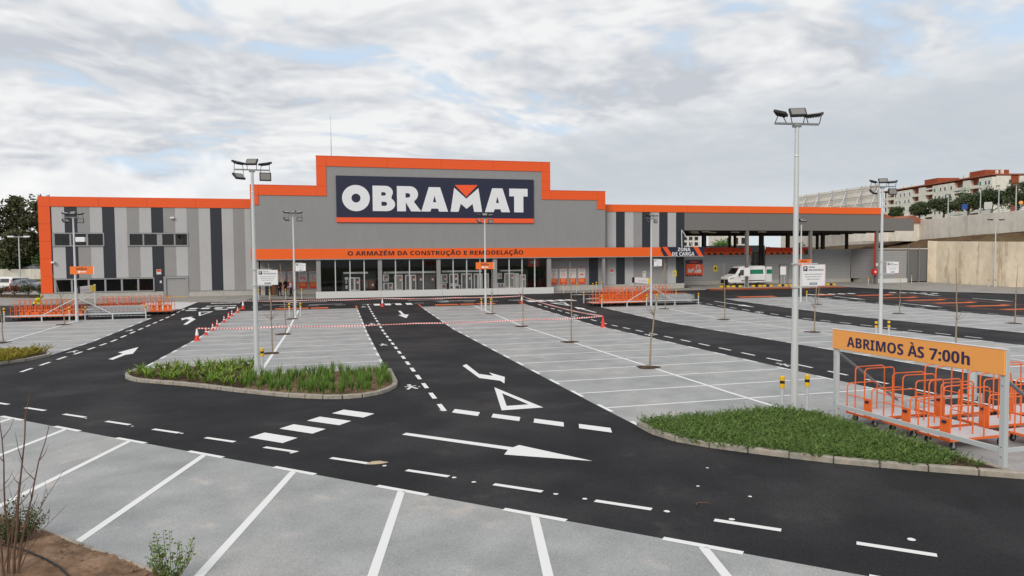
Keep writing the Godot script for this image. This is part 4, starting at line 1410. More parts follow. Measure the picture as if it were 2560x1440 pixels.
func build_surroundings() -> void:
	var o := thing("retaining_wall", "stained beige concrete retaining wall at the yard's right edge", "wall", Vector3(82, 1.1, -68))
	wall_run(o, [Vector2(80.2, -77.4), Vector2(81.1, -76.6), Vector2(83.4, -65.5), Vector2(88.0, -48.0)], [0.9, 0.9, 0.8, 0.6], [6.9, 6.8, 6.45, 6.0], M.retaining, 2.5, 0.5)
	o = thing("retaining_wall", "long pale upper retaining wall above the bare earth bank", "wall", Vector3(92, 7.5, -85))
	wall_run(o, [Vector2(80.8, -47.0), Vector2(87.2, -69.1), Vector2(94.3, -93.1), Vector2(112.0, -153.0)], [8.0, 7.9, 7.4, 6.5], [10.6, 10.7, 10.7, 10.6], M.retaining_upper, 6.0, 0.6)
	var st := S()
	var low := [Vector3(88.0, 5.9, -48), Vector3(83.6, 6.4, -65.5), Vector3(81.3, 6.75, -76.6), Vector3(80.7, 4.6, -78.6), Vector3(76, 4.0, -86), Vector3(70, 3.4, -105), Vector3(62, 3.0, -150)]
	var high := [Vector3(82, 8.05, -47), Vector3(87.2, 7.95, -67), Vector3(89.6, 7.8, -77), Vector3(91.6, 7.7, -83), Vector3(95, 7.4, -94), Vector3(100, 7.1, -111), Vector3(112.2, 6.6, -153)]
	strip(st, low, high, 8, 60, 0.7, 5)
	structure(st, "earth_bank", M.earth)
	st = S()
	strip(st, [Vector3(80.9, 10.5, -47), Vector3(87.3, 10.6, -69), Vector3(94.4, 10.6, -93), Vector3(112, 10.5, -153)], [Vector3(180, 15.5, -20), Vector3(190, 16.5, -80), Vector3(205, 17.5, -150), Vector3(215, 17.5, -250)], 6, 30, 0.6, 9)
	strip(st, [Vector3(180, 15.5, -20), Vector3(190, 16.5, -80), Vector3(205, 17.5, -150), Vector3(215, 17.5, -250)], [Vector3(500, 24, 40), Vector3(500, 24, -100), Vector3(500, 24, -300), Vector3(500, 22, -420)], 2, 6, 0.0, 9)
	structure(st, "hill", M.grass)
	# railing along the top of the upper wall
	o = thing("railing", "low grey metal railing on top of the pale upper wall", "railing", Vector3(88, 10.7, -72))
	st = S()
	for y in [10.95, 11.2]:
		pipe(st, [Vector3(81.3, y, -47), Vector3(87.6, y, -69.1), Vector3(92.3, y, -85)], 0.03)
	part(st, "rail", M.galv_dark, o)
	for k in 18:
		st = S()
		var p := Vector2(81.3, -47).lerp(Vector2(87.6, -69.1), k / 10.0) if k < 10 else Vector2(87.6, -69.1).lerp(Vector2(92.3, -85), (k - 10) / 7.0)
		tube(st, Vector3(p.x, 10.6, p.y), Vector3(p.x, 11.22, p.y), 0.03, -1.0, 5)
		part(st, "post", M.galv_dark, o)
	build_apartments()
	build_hoarding()
	# olive-green trees along the hill road
	var k := 0
	for p in [[104.5, -108.0, 1.5], [105.2, -103.5, 1.9], [106.0, -99.0, 2.4], [106.4, -94.5, 2.6], [106.8, -90.5, 2.7], [107.5, -86.5, 3.0], [107.0, -82.5, 2.9], [108.5, -78.5, 3.1], [109.0, -74.5, 3.2], [108.5, -70.0, 3.2]]:
		leafy_tree("bushy_tree", "round dark olive-green tree in the row before the apartment block", Vector3(p[0], 11.4, p[1]), p[2] * 1.05, 1.0 * p[2], 3800, 0.36, Color(0.05, 0.07, 0.032), Color(0.12, 0.15, 0.07), 40 + k, "trees in the row before the apartment block")
		k += 1
	# lamps and signs of the hill road
	for p in [[100.1, -92.6, 15.0], [100.8, -87.3, 15.5], [98.9, -82.6, 15.4], [96.6, -78.0, 15.0]]:
		var l := thing("street_lamp", "slim grey street lamp before the row of olive-green trees", "street lamp", Vector3(p[0], 11.0, p[1]), 0.0, "slim lamps along the hill road")
		st = S()
		tube(st, Vector3(p[0], 11.0, p[1]), Vector3(p[0], p[2], p[1]), 0.1, 0.06, 8)
		part(st, "pole", M.galv, l)
		part_box(l, "head", M.galv_dark, [[p[0] - 0.5, p[0] + 0.1, p[2] - 0.06, p[2] + 0.06, p[1] - 0.12, p[1] + 0.12]])
	var l2 := thing("street_lamp", "thin grey twin-headed lamp before the stained retaining wall", "street lamp", on(80.8, -67.8))
	st = S()
	tube(st, on(80.8, -67.8), Vector3(80.8, 9.0, -67.8), 0.1, 0.06, 8)
	pipe(st, [Vector3(79.9, 9.25, -67.8), Vector3(80.8, 9.0, -67.8), Vector3(81.7, 9.25, -67.8)], 0.04)
	part(st, "pole", M.pole, l2)
	for s in [-1, 1]:
		part_box(l2, "head", M.black, [[80.8 + s * 0.9 - 0.3, 80.8 + s * 0.9 + 0.3, 9.22, 9.34, -67.95, -67.65]])
	sign_on_post("road_sign", "blue square road sign on the hill road behind the upper wall", Vector3(98.3, 11.0, -87.9), 2.0, 0.4, M.blue_sign)
	sign_on_post("road_sign", "pale blank back of a large road sign before the olive trees", Vector3(101.9, 11.2, -86.9), 2.1, 0.55, M.poster_white)
	sign_on_post("road_sign", "small orange-red round road sign beside the last hill lamp", Vector3(97.4, 11.2, -77.9), 1.5, 0.27, M.orange_sign)
	var ws := thing("wall_sign", "small navy sign fixed to the stained retaining wall", "sign", Vector3(81.6, 4.0, -73.6))
	st = S()
	box(st, Vector3(81.55, 4.25, -74.0), Vector3(0.05, 0.6, 0.85), Basis(Vector3.UP, 0.2))
	part(st, "plate", M.navy, ws)
	st = S()
	box(st, Vector3(81.5, 4.25, -74.0), Vector3(0.06, 0.25, 0.4), Basis(Vector3.UP, 0.2))
	part(st, "symbol", M.poster_white, ws)
	# roofs of low houses below the hill road
	for h in [[88.5, -92.2, 3.4, 11.2, "low house with orange tiled roof behind the canopy end"], [92.5, -90.5, 3.0, 10.9, "low house with dull red roof beside the orange roofed one"]]:
		var hs := thing("house", h[4], "house", Vector3(h[0], 7.5, h[1]))
		part_box(hs, "wall", M.stucco, [[h[0] - h[2], h[0] + h[2], 7.2, h[3] - 0.6, h[1] - 6.0, h[1] - 2.0]])
		st = S()
		extrude(st, V([h[0] - h[2] - 0.4, h[3] - 0.65, h[0] + h[2] + 0.4, h[3] - 0.65, h[0], h[3] + 0.55]), Transform3D(Basis.IDENTITY, Vector3(0, 0, h[1] - 6.3)), 4.6)
		part(st, "roof", M.roof_tile, hs)
		part_box(hs, "chimney", M.stucco, [[h[0] + 1.0, h[0] + 1.5, h[3] - 0.3, h[3] + 0.9, h[1] - 4.5, h[1] - 4.0]])
	# behind the loading yard
	var bb := thing("building", "beige block with dark window rows seen under the loading canopy", "building", Vector3(69, 1.2, -124))
	part_box(bb, "wall", M.stucco, [[60.0, 72.0, 1.0, 9.5, -134.0, -124.0]])
	for r in 2:
		for c in 9:
			var w := part_box(bb, "window", M.white_panel, [[60.6 + 1.25 * c, 61.5 + 1.25 * c, 7.3 + r * 1.1 - 0.2, 8.1 + r * 1.1 - 0.2, -124.0, -123.95]])
			part_box(w, "pane", M.car_glass, [[60.66 + 1.25 * c, 61.44 + 1.25 * c, 7.15 + r * 1.1, 7.85 + r * 1.1, -123.949, -123.94]])
	part_box(bb, "roof", M.roof_tile, [[59.6, 72.4, 9.51, 9.8, -134.4, -123.6]])
	bb = thing("building", "white low house with two windows seen under the loading canopy", "building", Vector3(81, 1.2, -126))
	part_box(bb, "wall", M.stucco, [[78.6, 84.0, 1.0, 9.9, -132.0, -126.0]])
	for c in 3:
		var w := part_box(bb, "window", M.white_panel, [[79.2 + 1.7 * c, 80.3 + 1.7 * c, 7.4, 8.9, -126.0, -125.95]])
		part_box(w, "pane", M.car_glass, [[79.28 + 1.7 * c, 80.22 + 1.7 * c, 7.48, 8.82, -125.949, -125.94]])
	part_box(bb, "roof", M.roof_tile, [[78.3, 84.3, 9.91, 10.2, -132.3, -125.7]])
	leafy_tree("round_tree", "bright green round tree seen under the loading canopy", Vector3(71.6, 3.2, -114.0), 3.1, 3.1, 2600, 0.3, Color(0.05, 0.14, 0.018), Color(0.11, 0.24, 0.035), 71, "")
	leafy_tree("round_tree", "darker green tree right of the bright round one under the canopy", Vector3(76.6, 2.6, -112.0), 2.6, 2.6, 1600, 0.3, Color(0.03, 0.08, 0.015), Color(0.07, 0.14, 0.03), 72, "")
	leafy_tree("round_tree", "small dark tree against the pale wall under the canopy", Vector3(80.0, 4.2, -104.0), 0.9, 2.2, 600, 0.22, Color(0.03, 0.07, 0.02), Color(0.06, 0.1, 0.03), 73, "")


func sign_on_post(called: String, label: String, p: Vector3, h: float, r: float, m: Material) -> void:
	var o := thing(called, label, "sign", p)
	var st := S()
	tube(st, p, p + Vector3(0, h, 0), 0.05, -1.0, 6)
	part(st, "post", M.galv, o)
	var d := (Vector3(0, p.y, 0) - p).normalized()
	st = S()
	if "round" in label:
		tube(st, p + Vector3(0, h - r, 0) + d * 0.06, p + Vector3(0, h - r, 0) + d * 0.1, r, -1.0, 14)
	else:
		box(st, p + Vector3(0, h - r, 0) + d * 0.08, Vector3(r * 1.9, r * 2.0, 0.04), Basis.looking_at(d))
	part(st, "plate", m, o)


func build_apartments() -> void:
	var A := Vector3(236.2, 0, -252.3)
	var B := Vector3(223.5, 0, -189.4)
	var u := (B - A).normalized()
	var n := Vector3(u.z, 0, -u.x)
	if n.x > 0.0:
		n = -n
	var o := thing("apartment_block", "cream and red brick apartment block of balconies on the hill", "building", Vector3(230, 17, -220))
	var bs := Basis(u, Vector3.UP, n)
	var roof := 32.6
	var base := 16.0
	# sections along the front, in metres from the far end: [from, to, kind]
	var k := 1.6
	var sec := [[0.0, 2.0, "b"], [2.0, 2.6, "w"], [2.6, 5.4, "b"], [5.4, 12.9, "w4"], [12.9, 15.6, "b"], [15.6, 18.1, "t"], [18.1, 20.9, "b"], [20.9, 28.3, "w4"], [28.3, 31.3, "b"], [31.3, 33.5, "t"], [33.5, 36.3, "b"], [36.3, 40.2, "w3"]]
	var P := func(x: float, y: float, z: float) -> Vector3: return A + u * x + n * z + Vector3(0, y, 0)
	var st := S()
	box(st, P.call(32.0, (roof + base) * 0.5, -7.5), Vector3(64.4, roof - base, 12.0), bs)
	part(st, "core", M.brick_red, o)
	var fl := 2.95
	for s in sec:
		var x0: float = s[0] * k
		var x1: float = s[1] * k
		var c := (x0 + x1) * 0.5
		if s[2] == "b":
			for f in 5:
				var y := roof - 1.0 - fl * (f + 1)
				var bal := S()
				box(bal, P.call(c, y + 0.1, -0.7), Vector3(x1 - x0, 0.25, 1.5), bs)
				box(bal, P.call(c, y + 0.65, 0.0), Vector3(x1 - x0 - 0.06, 0.9, 0.12), bs)
				var bp := part(bal, "balcony", M.stucco, o)
				var win := S()
				box(win, P.call(c + 0.3, y + 1.25, -1.46), Vector3((x1 - x0) * 0.55, 2.1, 0.06), bs)
				part(win, "door_glass", M.car_glass, bp)
				if (f + int(x0)) % 3 == 1:
					var aw := S()
					box(aw, P.call(c, y + 2.35, -0.1), Vector3(x1 - x0 - 0.2, 0.5, 0.1), bs)
					part(aw, "awning", M.white_panel, bp)
		else:
			st = S()
			box(st, P.call(c, (roof - 0.7 + base) * 0.5, -0.72), Vector3(x1 - x0, roof - 0.7 - base, 1.55), bs)
			part(st, "wall", M.stucco, o)
			var cols := 4 if s[2] == "w4" else 3 if s[2] == "w3" else 0
			for f in 5:
				var y := roof - 1.0 - fl * (f + 1)
				for j in cols:
					var xc := lerpf(x0, x1, (j + 0.5) / cols)
					var wf := S()
					box(wf, P.call(xc, y + 1.55, 0.06), Vector3(1.55, 1.6, 0.1), bs)
					var wp := part(wf, "window", M.white_panel, o)
					wf = S()
					box(wf, P.call(xc + (0.25 if (j + f) % 2 else -0.2), y + 1.5, 0.12), Vector3(0.75, 1.3, 0.06), bs)
					part(wf, "pane", M.car_glass if (j * 3 + f) % 4 else M.green_stripe, wp)
	st = S()
	box(st, P.call(32.0, roof + 0.15, -6.9), Vector3(65.4, 0.45, 14.4), bs)
	part(st, "roof", M.roof_tile, o)
	for t in [[15.6, 22.0], [31.3, 37.6]]:
		st = S()
		box(st, P.call((t[0] + t[1]) * 0.5 * k, roof + 1.3, -6.0), Vector3((t[1] - t[0]) * k * 0.75, 2.3, 9.0), bs)
		part(st, "stair_tower", M.brick_red, o)
	for c in [8.0, 13.0, 24.0, 28.0, 44.0, 47.0, 60.0, 62.5]:
		st = S()
		box(st, P.call(c, roof + 1.2, -5.0), Vector3(0.7, 1.9, 0.7), bs)
		part(st, "chimney", M.stucco, o)
	# end face
	var E := P.call(64.25, 0, -6.5) as Vector3
	for q in [[0.0, 5.2], [-5.9, -3.2]]:
		st = S()
		box(st, E + n * (q[0] + q[1]) * 0.5 + Vector3(0, (roof - 0.4 + base) * 0.5, 0) + u * 0.2, Vector3(0.5, roof - 0.4 - base, absf(q[1] - q[0])), bs)
		part(st, "wall", M.stucco, o)
	for f in 4:
		st = S()
		box(st, E + n * 0.2 + Vector3(0, roof - 2.4 - fl * f, 0) + u * 0.46, Vector3(0.08, 1.3, 0.9), bs)
		part(st, "window", M.car_glass, o)


func build_hoarding() -> void:
	var a := Vector3(98.3, 0, -129.3)
	var b := Vector3(96.7, 0, -103.8)
	var o := thing("hoarding", "long pale hoarding seen from behind on a steel truss frame", "hoarding", Vector3(97.5, 10.6, -116.0))
	var u := (b - a).normalized()
	var n := Vector3(u.z, 0, -u.x)
	if n.x > 0.0:
		n = -n
	var bs := Basis(u, Vector3.UP, n)
	var L := (b - a).length()
	for k in 5:
		var st := S()
		box(st, a + u * (L * (k + 0.5) / 5.0) + Vector3(0, 15.4, 0), Vector3(L / 5.0 - 0.03, 5.0, 0.12), bs)
		part(st, "panel", M.stucco, o)
	for y in [13.3, 14.6, 16.0, 17.4]:
		var st := S()
		tube(st, a + n * 0.4 + Vector3(0, y, 0), b + n * 0.4 + Vector3(0, y, 0), 0.07, -1.0, 5)
		part(st, "rail", M.steel, o)
	for k in 7:
		var p := a + u * (L * k / 6.0)
		var st := S()
		tube(st, p + n * 0.4 + Vector3(0, 10.4, 0), p + n * 0.4 + Vector3(0, 18.0, 0), 0.08, -1.0, 5)
		tube(st, p + n * 3.4 + Vector3(0, 10.4, 0), p + n * 0.45 + Vector3(0, 17.2, 0), 0.07, -1.0, 5)
		tube(st, p + n * 2.2 + Vector3(0, 13.1, 0), p + n * 0.45 + Vector3(0, 13.1, 0), 0.05, -1.0, 5)
		tube(st, p + n * 1.4 + Vector3(0, 15.0, 0), p + n * 0.45 + Vector3(0, 15.0, 0), 0.05, -1.0, 5)
		part(st, "truss", M.steel, o)


func leafy_tree(called: String, label: String, p: Vector3, r: float, h: float, leaves: int, size: float, dark: Color, light: Color, sd: int, group: String) -> Node3D:
	var o := thing(called, label, "tree", p, 0.0, group)
	var g := RandomNumberGenerator.new()
	g.seed = sd
	var st := S()
	var top := p + Vector3(0, h * 1.0, 0)
	pipe(st, [p + Vector3(0, -0.3, 0), p + Vector3(0.05 * r, h * 0.4, 0), top], 0.07 * r + 0.03, 0.03 * r, 6)
	for k in 5:
		var a := TAU * k / 5.0 + g.randf()
		pipe(st, [p + Vector3(0, h * (0.25 + 0.08 * k), 0), p + Vector3(cos(a) * r * 0.4, h * (0.5 + 0.08 * k), sin(a) * r * 0.4), p + Vector3(cos(a) * r * 0.75, h * (0.7 + 0.1 * k), sin(a) * r * 0.75)], 0.035 * r, 0.01 * r, 5)
	part(st, "trunk", M.bark, o)
	var clumps := []
	var nc := 26
	for k in nc:
		var d := Vector3(g.randfn(), g.randfn(), g.randfn()).normalized()
		var q := Vector3(d.x * r, d.y * h * 0.62, d.z * r) * pow(g.randf(), 0.45) * 0.82
		clumps.append([p + Vector3(0, h * 1.05, 0) + q, r * g.randf_range(0.2, 0.38), g.randf()])
	st = S()
	foliage(st, clumps, leaves, size, dark, light, g)
	part(st, "crown", M.leaf, o)
	return o


func foliage(st: SurfaceTool, clumps: Array, leaves: int, size: float, dark: Color, light: Color, g: RandomNumberGenerator) -> void:
	for k in leaves:
		var c: Array = clumps[g.randi() % clumps.size()]
		var d := Vector3(g.randfn(), g.randfn() * 0.8, g.randfn())
		var p: Vector3 = c[0] + d.limit_length(1.9) * c[1] * 0.62
		var t: float = clampf(c[2] * 0.55 + g.randf() * 0.45, 0.0, 1.0)
		var s := size * g.randf_range(0.6, 1.25)
		var x := Vector3(g.randfn(), g.randfn(), g.randfn()).normalized()
		var y := x.cross(Vector3(g.randfn(), g.randfn(), g.randfn())).normalized()
		var nn := x.cross(y)
		if nn.y < 0.0:
			nn = -nn
		st.set_color(dark.lerp(light, t))
		leaf_quad(st, p + x * s * 0.5, p + y * s * 0.28, p - x * s * 0.5, p - y * s * 0.28, nn)


# front faces run clockwise seen from n
func leaf_quad(st: SurfaceTool, a: Vector3, b: Vector3, c: Vector3, d: Vector3, n: Vector3) -> void:
	st.set_normal(n)
	var l := [a, b, c, a, c, d] if (b - a).cross(c - a).dot(n) < 0.0 else [a, c, b, a, d, c]
	for v in l:
		st.add_vertex(v)


func build_left_background() -> void:
	var g := RandomNumberGenerator.new()
	g.seed = 300
	# stone wall at the back of the neighbouring car park
	var o := thing("boundary_wall", "weathered stone boundary wall below the wood", "wall", Vector3(-75, 1.2, -176))
	for k in 12:
		part_box(o, "wall_block", M.retaining_upper, [[-130.0 + 8.0 * k, -122.04 + 8.0 * k, 1.0, 3.4, -178.0, -177.3]])
	for k in 6:
		part_box(o, "pier", M.concrete, [[-128.0 + 16.0 * k, -127.0 + 16.0 * k, 1.0, 3.9, -177.29, -176.9]])
	# wood
	var i := 0
	for p in [[-104.0, -190.0, 7.5, 13.0], [-96.0, -186.0, 7.0, 12.0], [-88.0, -192.0, 7.5, 14.0], [-80.0, -185.0, 6.5, 12.0], [-74.0, -190.0, 6.8, 14.0], [-67.0, -186.0, 6.5, 13.0], [-60.0, -190.0, 6.5, 12.5], [-53.0, -187.0, 6.0, 13.0], [-83.0, -182.0, 5.0, 6.5], [-70.0, -182.0, 5.5, 7.0], [-60.0, -182.0, 5.0, 6.5], [-92.0, -182.0, 5.0, 6.5]]:
		wood_tree(Vector3(p[0], 1.5, p[1]), p[2], p[3], 500 + i, i)
		i += 1
	for k in 5:
		leafy_tree("hedge_bush", "rounded green bush at the foot of the wood behind the stone wall", Vector3(-84.0 + 6.5 * k, 2.6, -179.8), 3.2, 2.6, 1500, 0.5, Color(0.035, 0.08, 0.02), Color(0.08, 0.15, 0.04), 600 + k, "bushes behind the stone wall")
	# old street lamp with two heads
	var l := thing("street_lamp", "twin-headed street lamp standing before the wood", "street lamp", Vector3(-62.0, 1.2, -161.0))
	var st := S()
	tube(st, Vector3(-62.0, 1.2, -161.0), Vector3(-62.0, 10.2, -161.0), 0.16, 0.1, 8)
	tube(st, Vector3(-63.3, 10.1, -161.0), Vector3(-60.7, 10.1, -161.0), 0.07, -1.0, 6)
	part(st, "pole", M.galv, l)
	for s in [-1, 1]:
		st = S()
		cbox(st, Vector3(-62.0 + s * 1.4, 10.15, -161.0), Vector3(1.2, 0.35, 0.5), 0.12)
		part(st, "head", M.white_panel, l)
	# flower bed beside the store corner
	st = S()
	raised(st, V([-46.0, -92.5, -29.2, -82.0, -29.2, -86.5, -46.0, -97.0]), 0.15)
	structure(st, "flower_bed", M.bark_mulch)
	for k in 9:
		leafy_tree("bed_shrub", "low shrub with reddish leaves in the bed beside the store corner", Vector3(-44.5 + 1.75 * k, 1.25, -93.2 + 1.1 * k), 0.9, 0.75, 420, 0.2, Color(0.04, 0.05, 0.018) if k % 3 else Color(0.09, 0.028, 0.018), Color(0.10, 0.11, 0.035) if k % 3 else Color(0.2, 0.06, 0.03), 700 + k, "shrubs in the bed beside the store corner")
	var row := thing("far_sign", "small white post box beside the neighbouring car park", "post", Vector3(-52, 1.2, -96))
	st = S()
	cbox(st, Vector3(-52, 1.7, -96), Vector3(0.4, 1.0, 0.4), 0.04)
	part(st, "body", M.white_panel, row)


func wood_tree(p: Vector3, r: float, h: float, sd: int, i: int) -> void:
	var o := thing("wood_tree", "tall dark evergreen of the wood left of the store", "tree", p, 0.0, "trees of the wood left of the store")
	var g := RandomNumberGenerator.new()
	g.seed = sd
	var st := S()
	pipe(st, [p - Vector3(0, 0.5, 0), p + Vector3(g.randf_range(-0.5, 0.5), h * 0.5, 0), p + Vector3(g.randf_range(-1, 1), h * 1.25, 0)], 0.35, 0.12, 7)
	var clumps := []
	for k in 44:
		var f := g.randf()
		var a := g.randf() * TAU
		var wide := sin(clampf(f * 1.1 + 0.12, 0.0, 1.0) * PI) * 0.75 + 0.25
		var q := p + Vector3(cos(a) * r * wide * sqrt(g.randf()), h * (0.22 + 1.12 * f), sin(a) * r * wide * sqrt(g.randf()))
		clumps.append([q, g.randf_range(0.9, 1.9), g.randf()])
		if k % 3 == 0:
			tube(st, p + Vector3(0, h * (0.2 + 0.95 * f), 0), q, 0.1, 0.04, 5)
	part(st, "trunk", M.bark, o)
	st = S()
	for c in clumps:
		c[1] *= 1.15
	foliage(st, clumps, 6500, 0.85, Color(0.03, 0.034, 0.017), Color(0.14, 0.135, 0.065), g)
	part(st, "crown", M.leaf, o)


# ---------------------------------------------------------------- planting islands

func kerb_run(parent: Node, pts: Array, len: float, w := 0.17, h := 0.13) -> void:
	var curve := Curve2D.new()
	for p in pts:
		curve.add_point(p)
	var total := curve.get_baked_length()
	var n := int(total / len)
	for k in n:
		var a := curve.sample_baked(total * k / n)
		var b := curve.sample_baked(total * (k + 1) / n)
		var d := (b - a).normalized()
		var c := (a + b) * 0.5
		var st := S()
		var bs := Basis(Vector3(d.x, (gy(b.y) - gy(a.y)) / (b - a).length(), d.y).normalized(), Vector3.UP, Vector3(-d.y, 0, d.x))
		bs = bs.orthonormalized()
		cbox(st, on(c.x, c.y, h * 0.5 - 0.02 + rng.randf_range(-0.006, 0.006)), Vector3((b - a).length() - rng.randf_range(0.008, 0.022), h + 0.04, w), 0.02, bs * Basis(Vector3.UP, rng.randf_range(-0.012, 0.012)))
		part(st, "kerb_stone", M.kerb, parent)


func bed(called: String, poly: PackedVector2Array, m: Material, h: float) -> MeshInstance3D:
	# bumpy soil inside the outline
	var st := S()
	var n := noise(88, 1.4, 3)
	var lo := poly[0]
	var hi := poly[0]
	for p in poly:
		lo = lo.min(p)
		hi = hi.max(p)
	var s := 0.25
	var x := lo.x
	while x < hi.x:
		var z := lo.y
		while z < hi.y:
			var cell := PackedVector2Array([Vector2(x, z), Vector2(x + s, z), Vector2(x + s, z + s), Vector2(x, z + s)])
			for q in Geometry2D.intersect_polygons(cell, poly):
				var ids := Geometry2D.triangulate_polygon(q)
				for k in range(0, ids.size(), 3):
					var v := []
					for j in 3:
						var e: Vector2 = q[ids[k + j]]
						v.append(on(e.x, e.y, h + 0.07 * n.get_noise_2d(e.x, e.y)))
					var nn: Vector3 = (v[1] - v[0]).cross(v[2] - v[0]).normalized()
					tri(st, v[0], v[1], v[2], nn if nn.y > 0.0 else -nn)
			z += s
		x += s
	return structure(st, called, m)


func tuft(kind: String, sd: int) -> ArrayMesh:
	var g := RandomNumberGenerator.new()
	g.seed = sd
	var st := S()
	var m: Material = M.leaf
	if kind == "strap" or kind == "grass":
		var n := 18 if kind == "strap" else 34
		for k in n:
			var a := g.randf() * TAU
			var lean := g.randf_range(0.25, 1.0) if kind == "strap" else g.randf_range(0.05, 0.5)
			var L := g.randf_range(0.28, 0.48) if kind == "strap" else g.randf_range(0.3, 0.52)
			var w := g.randf_range(0.018, 0.03) if kind == "strap" else g.randf_range(0.008, 0.014)
			var d := Vector3(cos(a), 0, sin(a))
			var side := Vector3(-sin(a), 0, cos(a))
			var c0 := Color(0.07, 0.14, 0.02) if kind == "strap" else Color(0.06, 0.13, 0.025)
			var c1 := Color(0.28, 0.42, 0.05) if kind == "strap" else Color(0.18, 0.32, 0.05)
			var col := c0.lerp(c1, g.randf())
			if g.randf() < 0.06:
				col = Color(0.22, 0.19, 0.08)
			var last := []
			for j in 5:
				var t := j / 4.0
				var p := d * (lean * L * t * (0.4 + 0.7 * t)) + Vector3(0, L * (t - 0.42 * lean * t * t), 0) + d * g.randf_range(0.0, 0.03)
				var ww := w * (1.0 - t * t * 0.92)
				var cur := [p - side * ww, p + side * ww]
				if last:
					st.set_color(col)
					var nn: Vector3 = (cur[0] - last[0]).cross(side).normalized()
					if nn.y < 0.0:
						nn = -nn
					leaf_quad(st, last[0], last[1], cur[1], cur[0], nn)
				last = cur
	else:
		# low evergreen: sprigs of needles
		for k in 16:
			var a := g.randf() * TAU
			var up := g.randf_range(0.35, 1.3)
			var d := Vector3(cos(a), up, sin(a)).normalized()
			var L := g.randf_range(0.2, 0.38)
			var base := Vector3(g.randf_range(-0.08, 0.08), 0, g.randf_range(-0.08, 0.08))
			var tone := g.randf()
			for j in 15:
				var t := (j + 1) / 15.0
				var p := base + d * L * t
				var q := (d * 0.9 + Vector3(g.randfn(), g.randfn() * 0.6, g.randfn()) * 0.75).normalized()
				var side := q.cross(Vector3(g.randfn(), g.randfn(), g.randfn())).normalized()
				var s := g.randf_range(0.05, 0.085)
				var c0 := Color(0.05, 0.095, 0.025)
				var c1 := Color(0.19, 0.29, 0.075)
				if kind == "yellow":
					c0 = Color(0.16, 0.13, 0.02)
					c1 = Color(0.42, 0.36, 0.05)
				st.set_color(c0.lerp(c1, clampf(tone * 0.6 + g.randf() * 0.4, 0, 1)))
				var nn := side.cross(q).normalized()
				if nn.y < 0.0:
					nn = -nn
				tri(st, p - side * 0.012, p + side * 0.012, p + q * s, nn)
	st.set_material(m)
	return st.commit()


func plant(called: String, label: String, kind: String, poly: PackedVector2Array, step: float, h: float, sc: Vector2, keep: Callable, sd: int) -> void:
	var g := RandomNumberGenerator.new()
	g.seed = sd
	var lo := poly[0]
	var hi := poly[0]
	for p in poly:
		lo = lo.min(p)
		hi = hi.max(p)
	var places := [[], [], []]
	var z := lo.y
	while z < hi.y:
		var x := lo.x
		while x < hi.x:
			var p := Vector2(x + g.randf_range(-0.42, 0.42) * step, z + g.randf_range(-0.42, 0.42) * step)
			if Geometry2D.is_point_in_polygon(p, poly) and keep.call(p, g):
				var s := g.randf_range(sc.x, sc.y)
				var b := Basis(Vector3.UP, g.randf() * TAU).scaled(Vector3(s, s * g.randf_range(0.85, 1.15), s))
				places[g.randi() % 3].append(Transform3D(b, on(p.x, p.y, h)))
			x += step
		z += step
	var o := thing(called, label, "plants", on((lo.x + hi.x) * 0.5, (lo.y + hi.y) * 0.5))
	o.set_meta("kind", "stuff")
	for k in 3:
		var mm := MultiMesh.new()
		mm.transform_format = MultiMesh.TRANSFORM_3D
		mm.mesh = tuft(kind, sd + k)
		mm.instance_count = places[k].size()
		for i in places[k].size():
			mm.set_instance_transform(i, Transform3D(Basis.IDENTITY, -o.position) * places[k][i])
		var mi := MultiMeshInstance3D.new()
		mi.name = "tufts"
		mi.multimesh = mm
		mi.set_meta("kind", "stuff")
		o.add_child(mi, true)


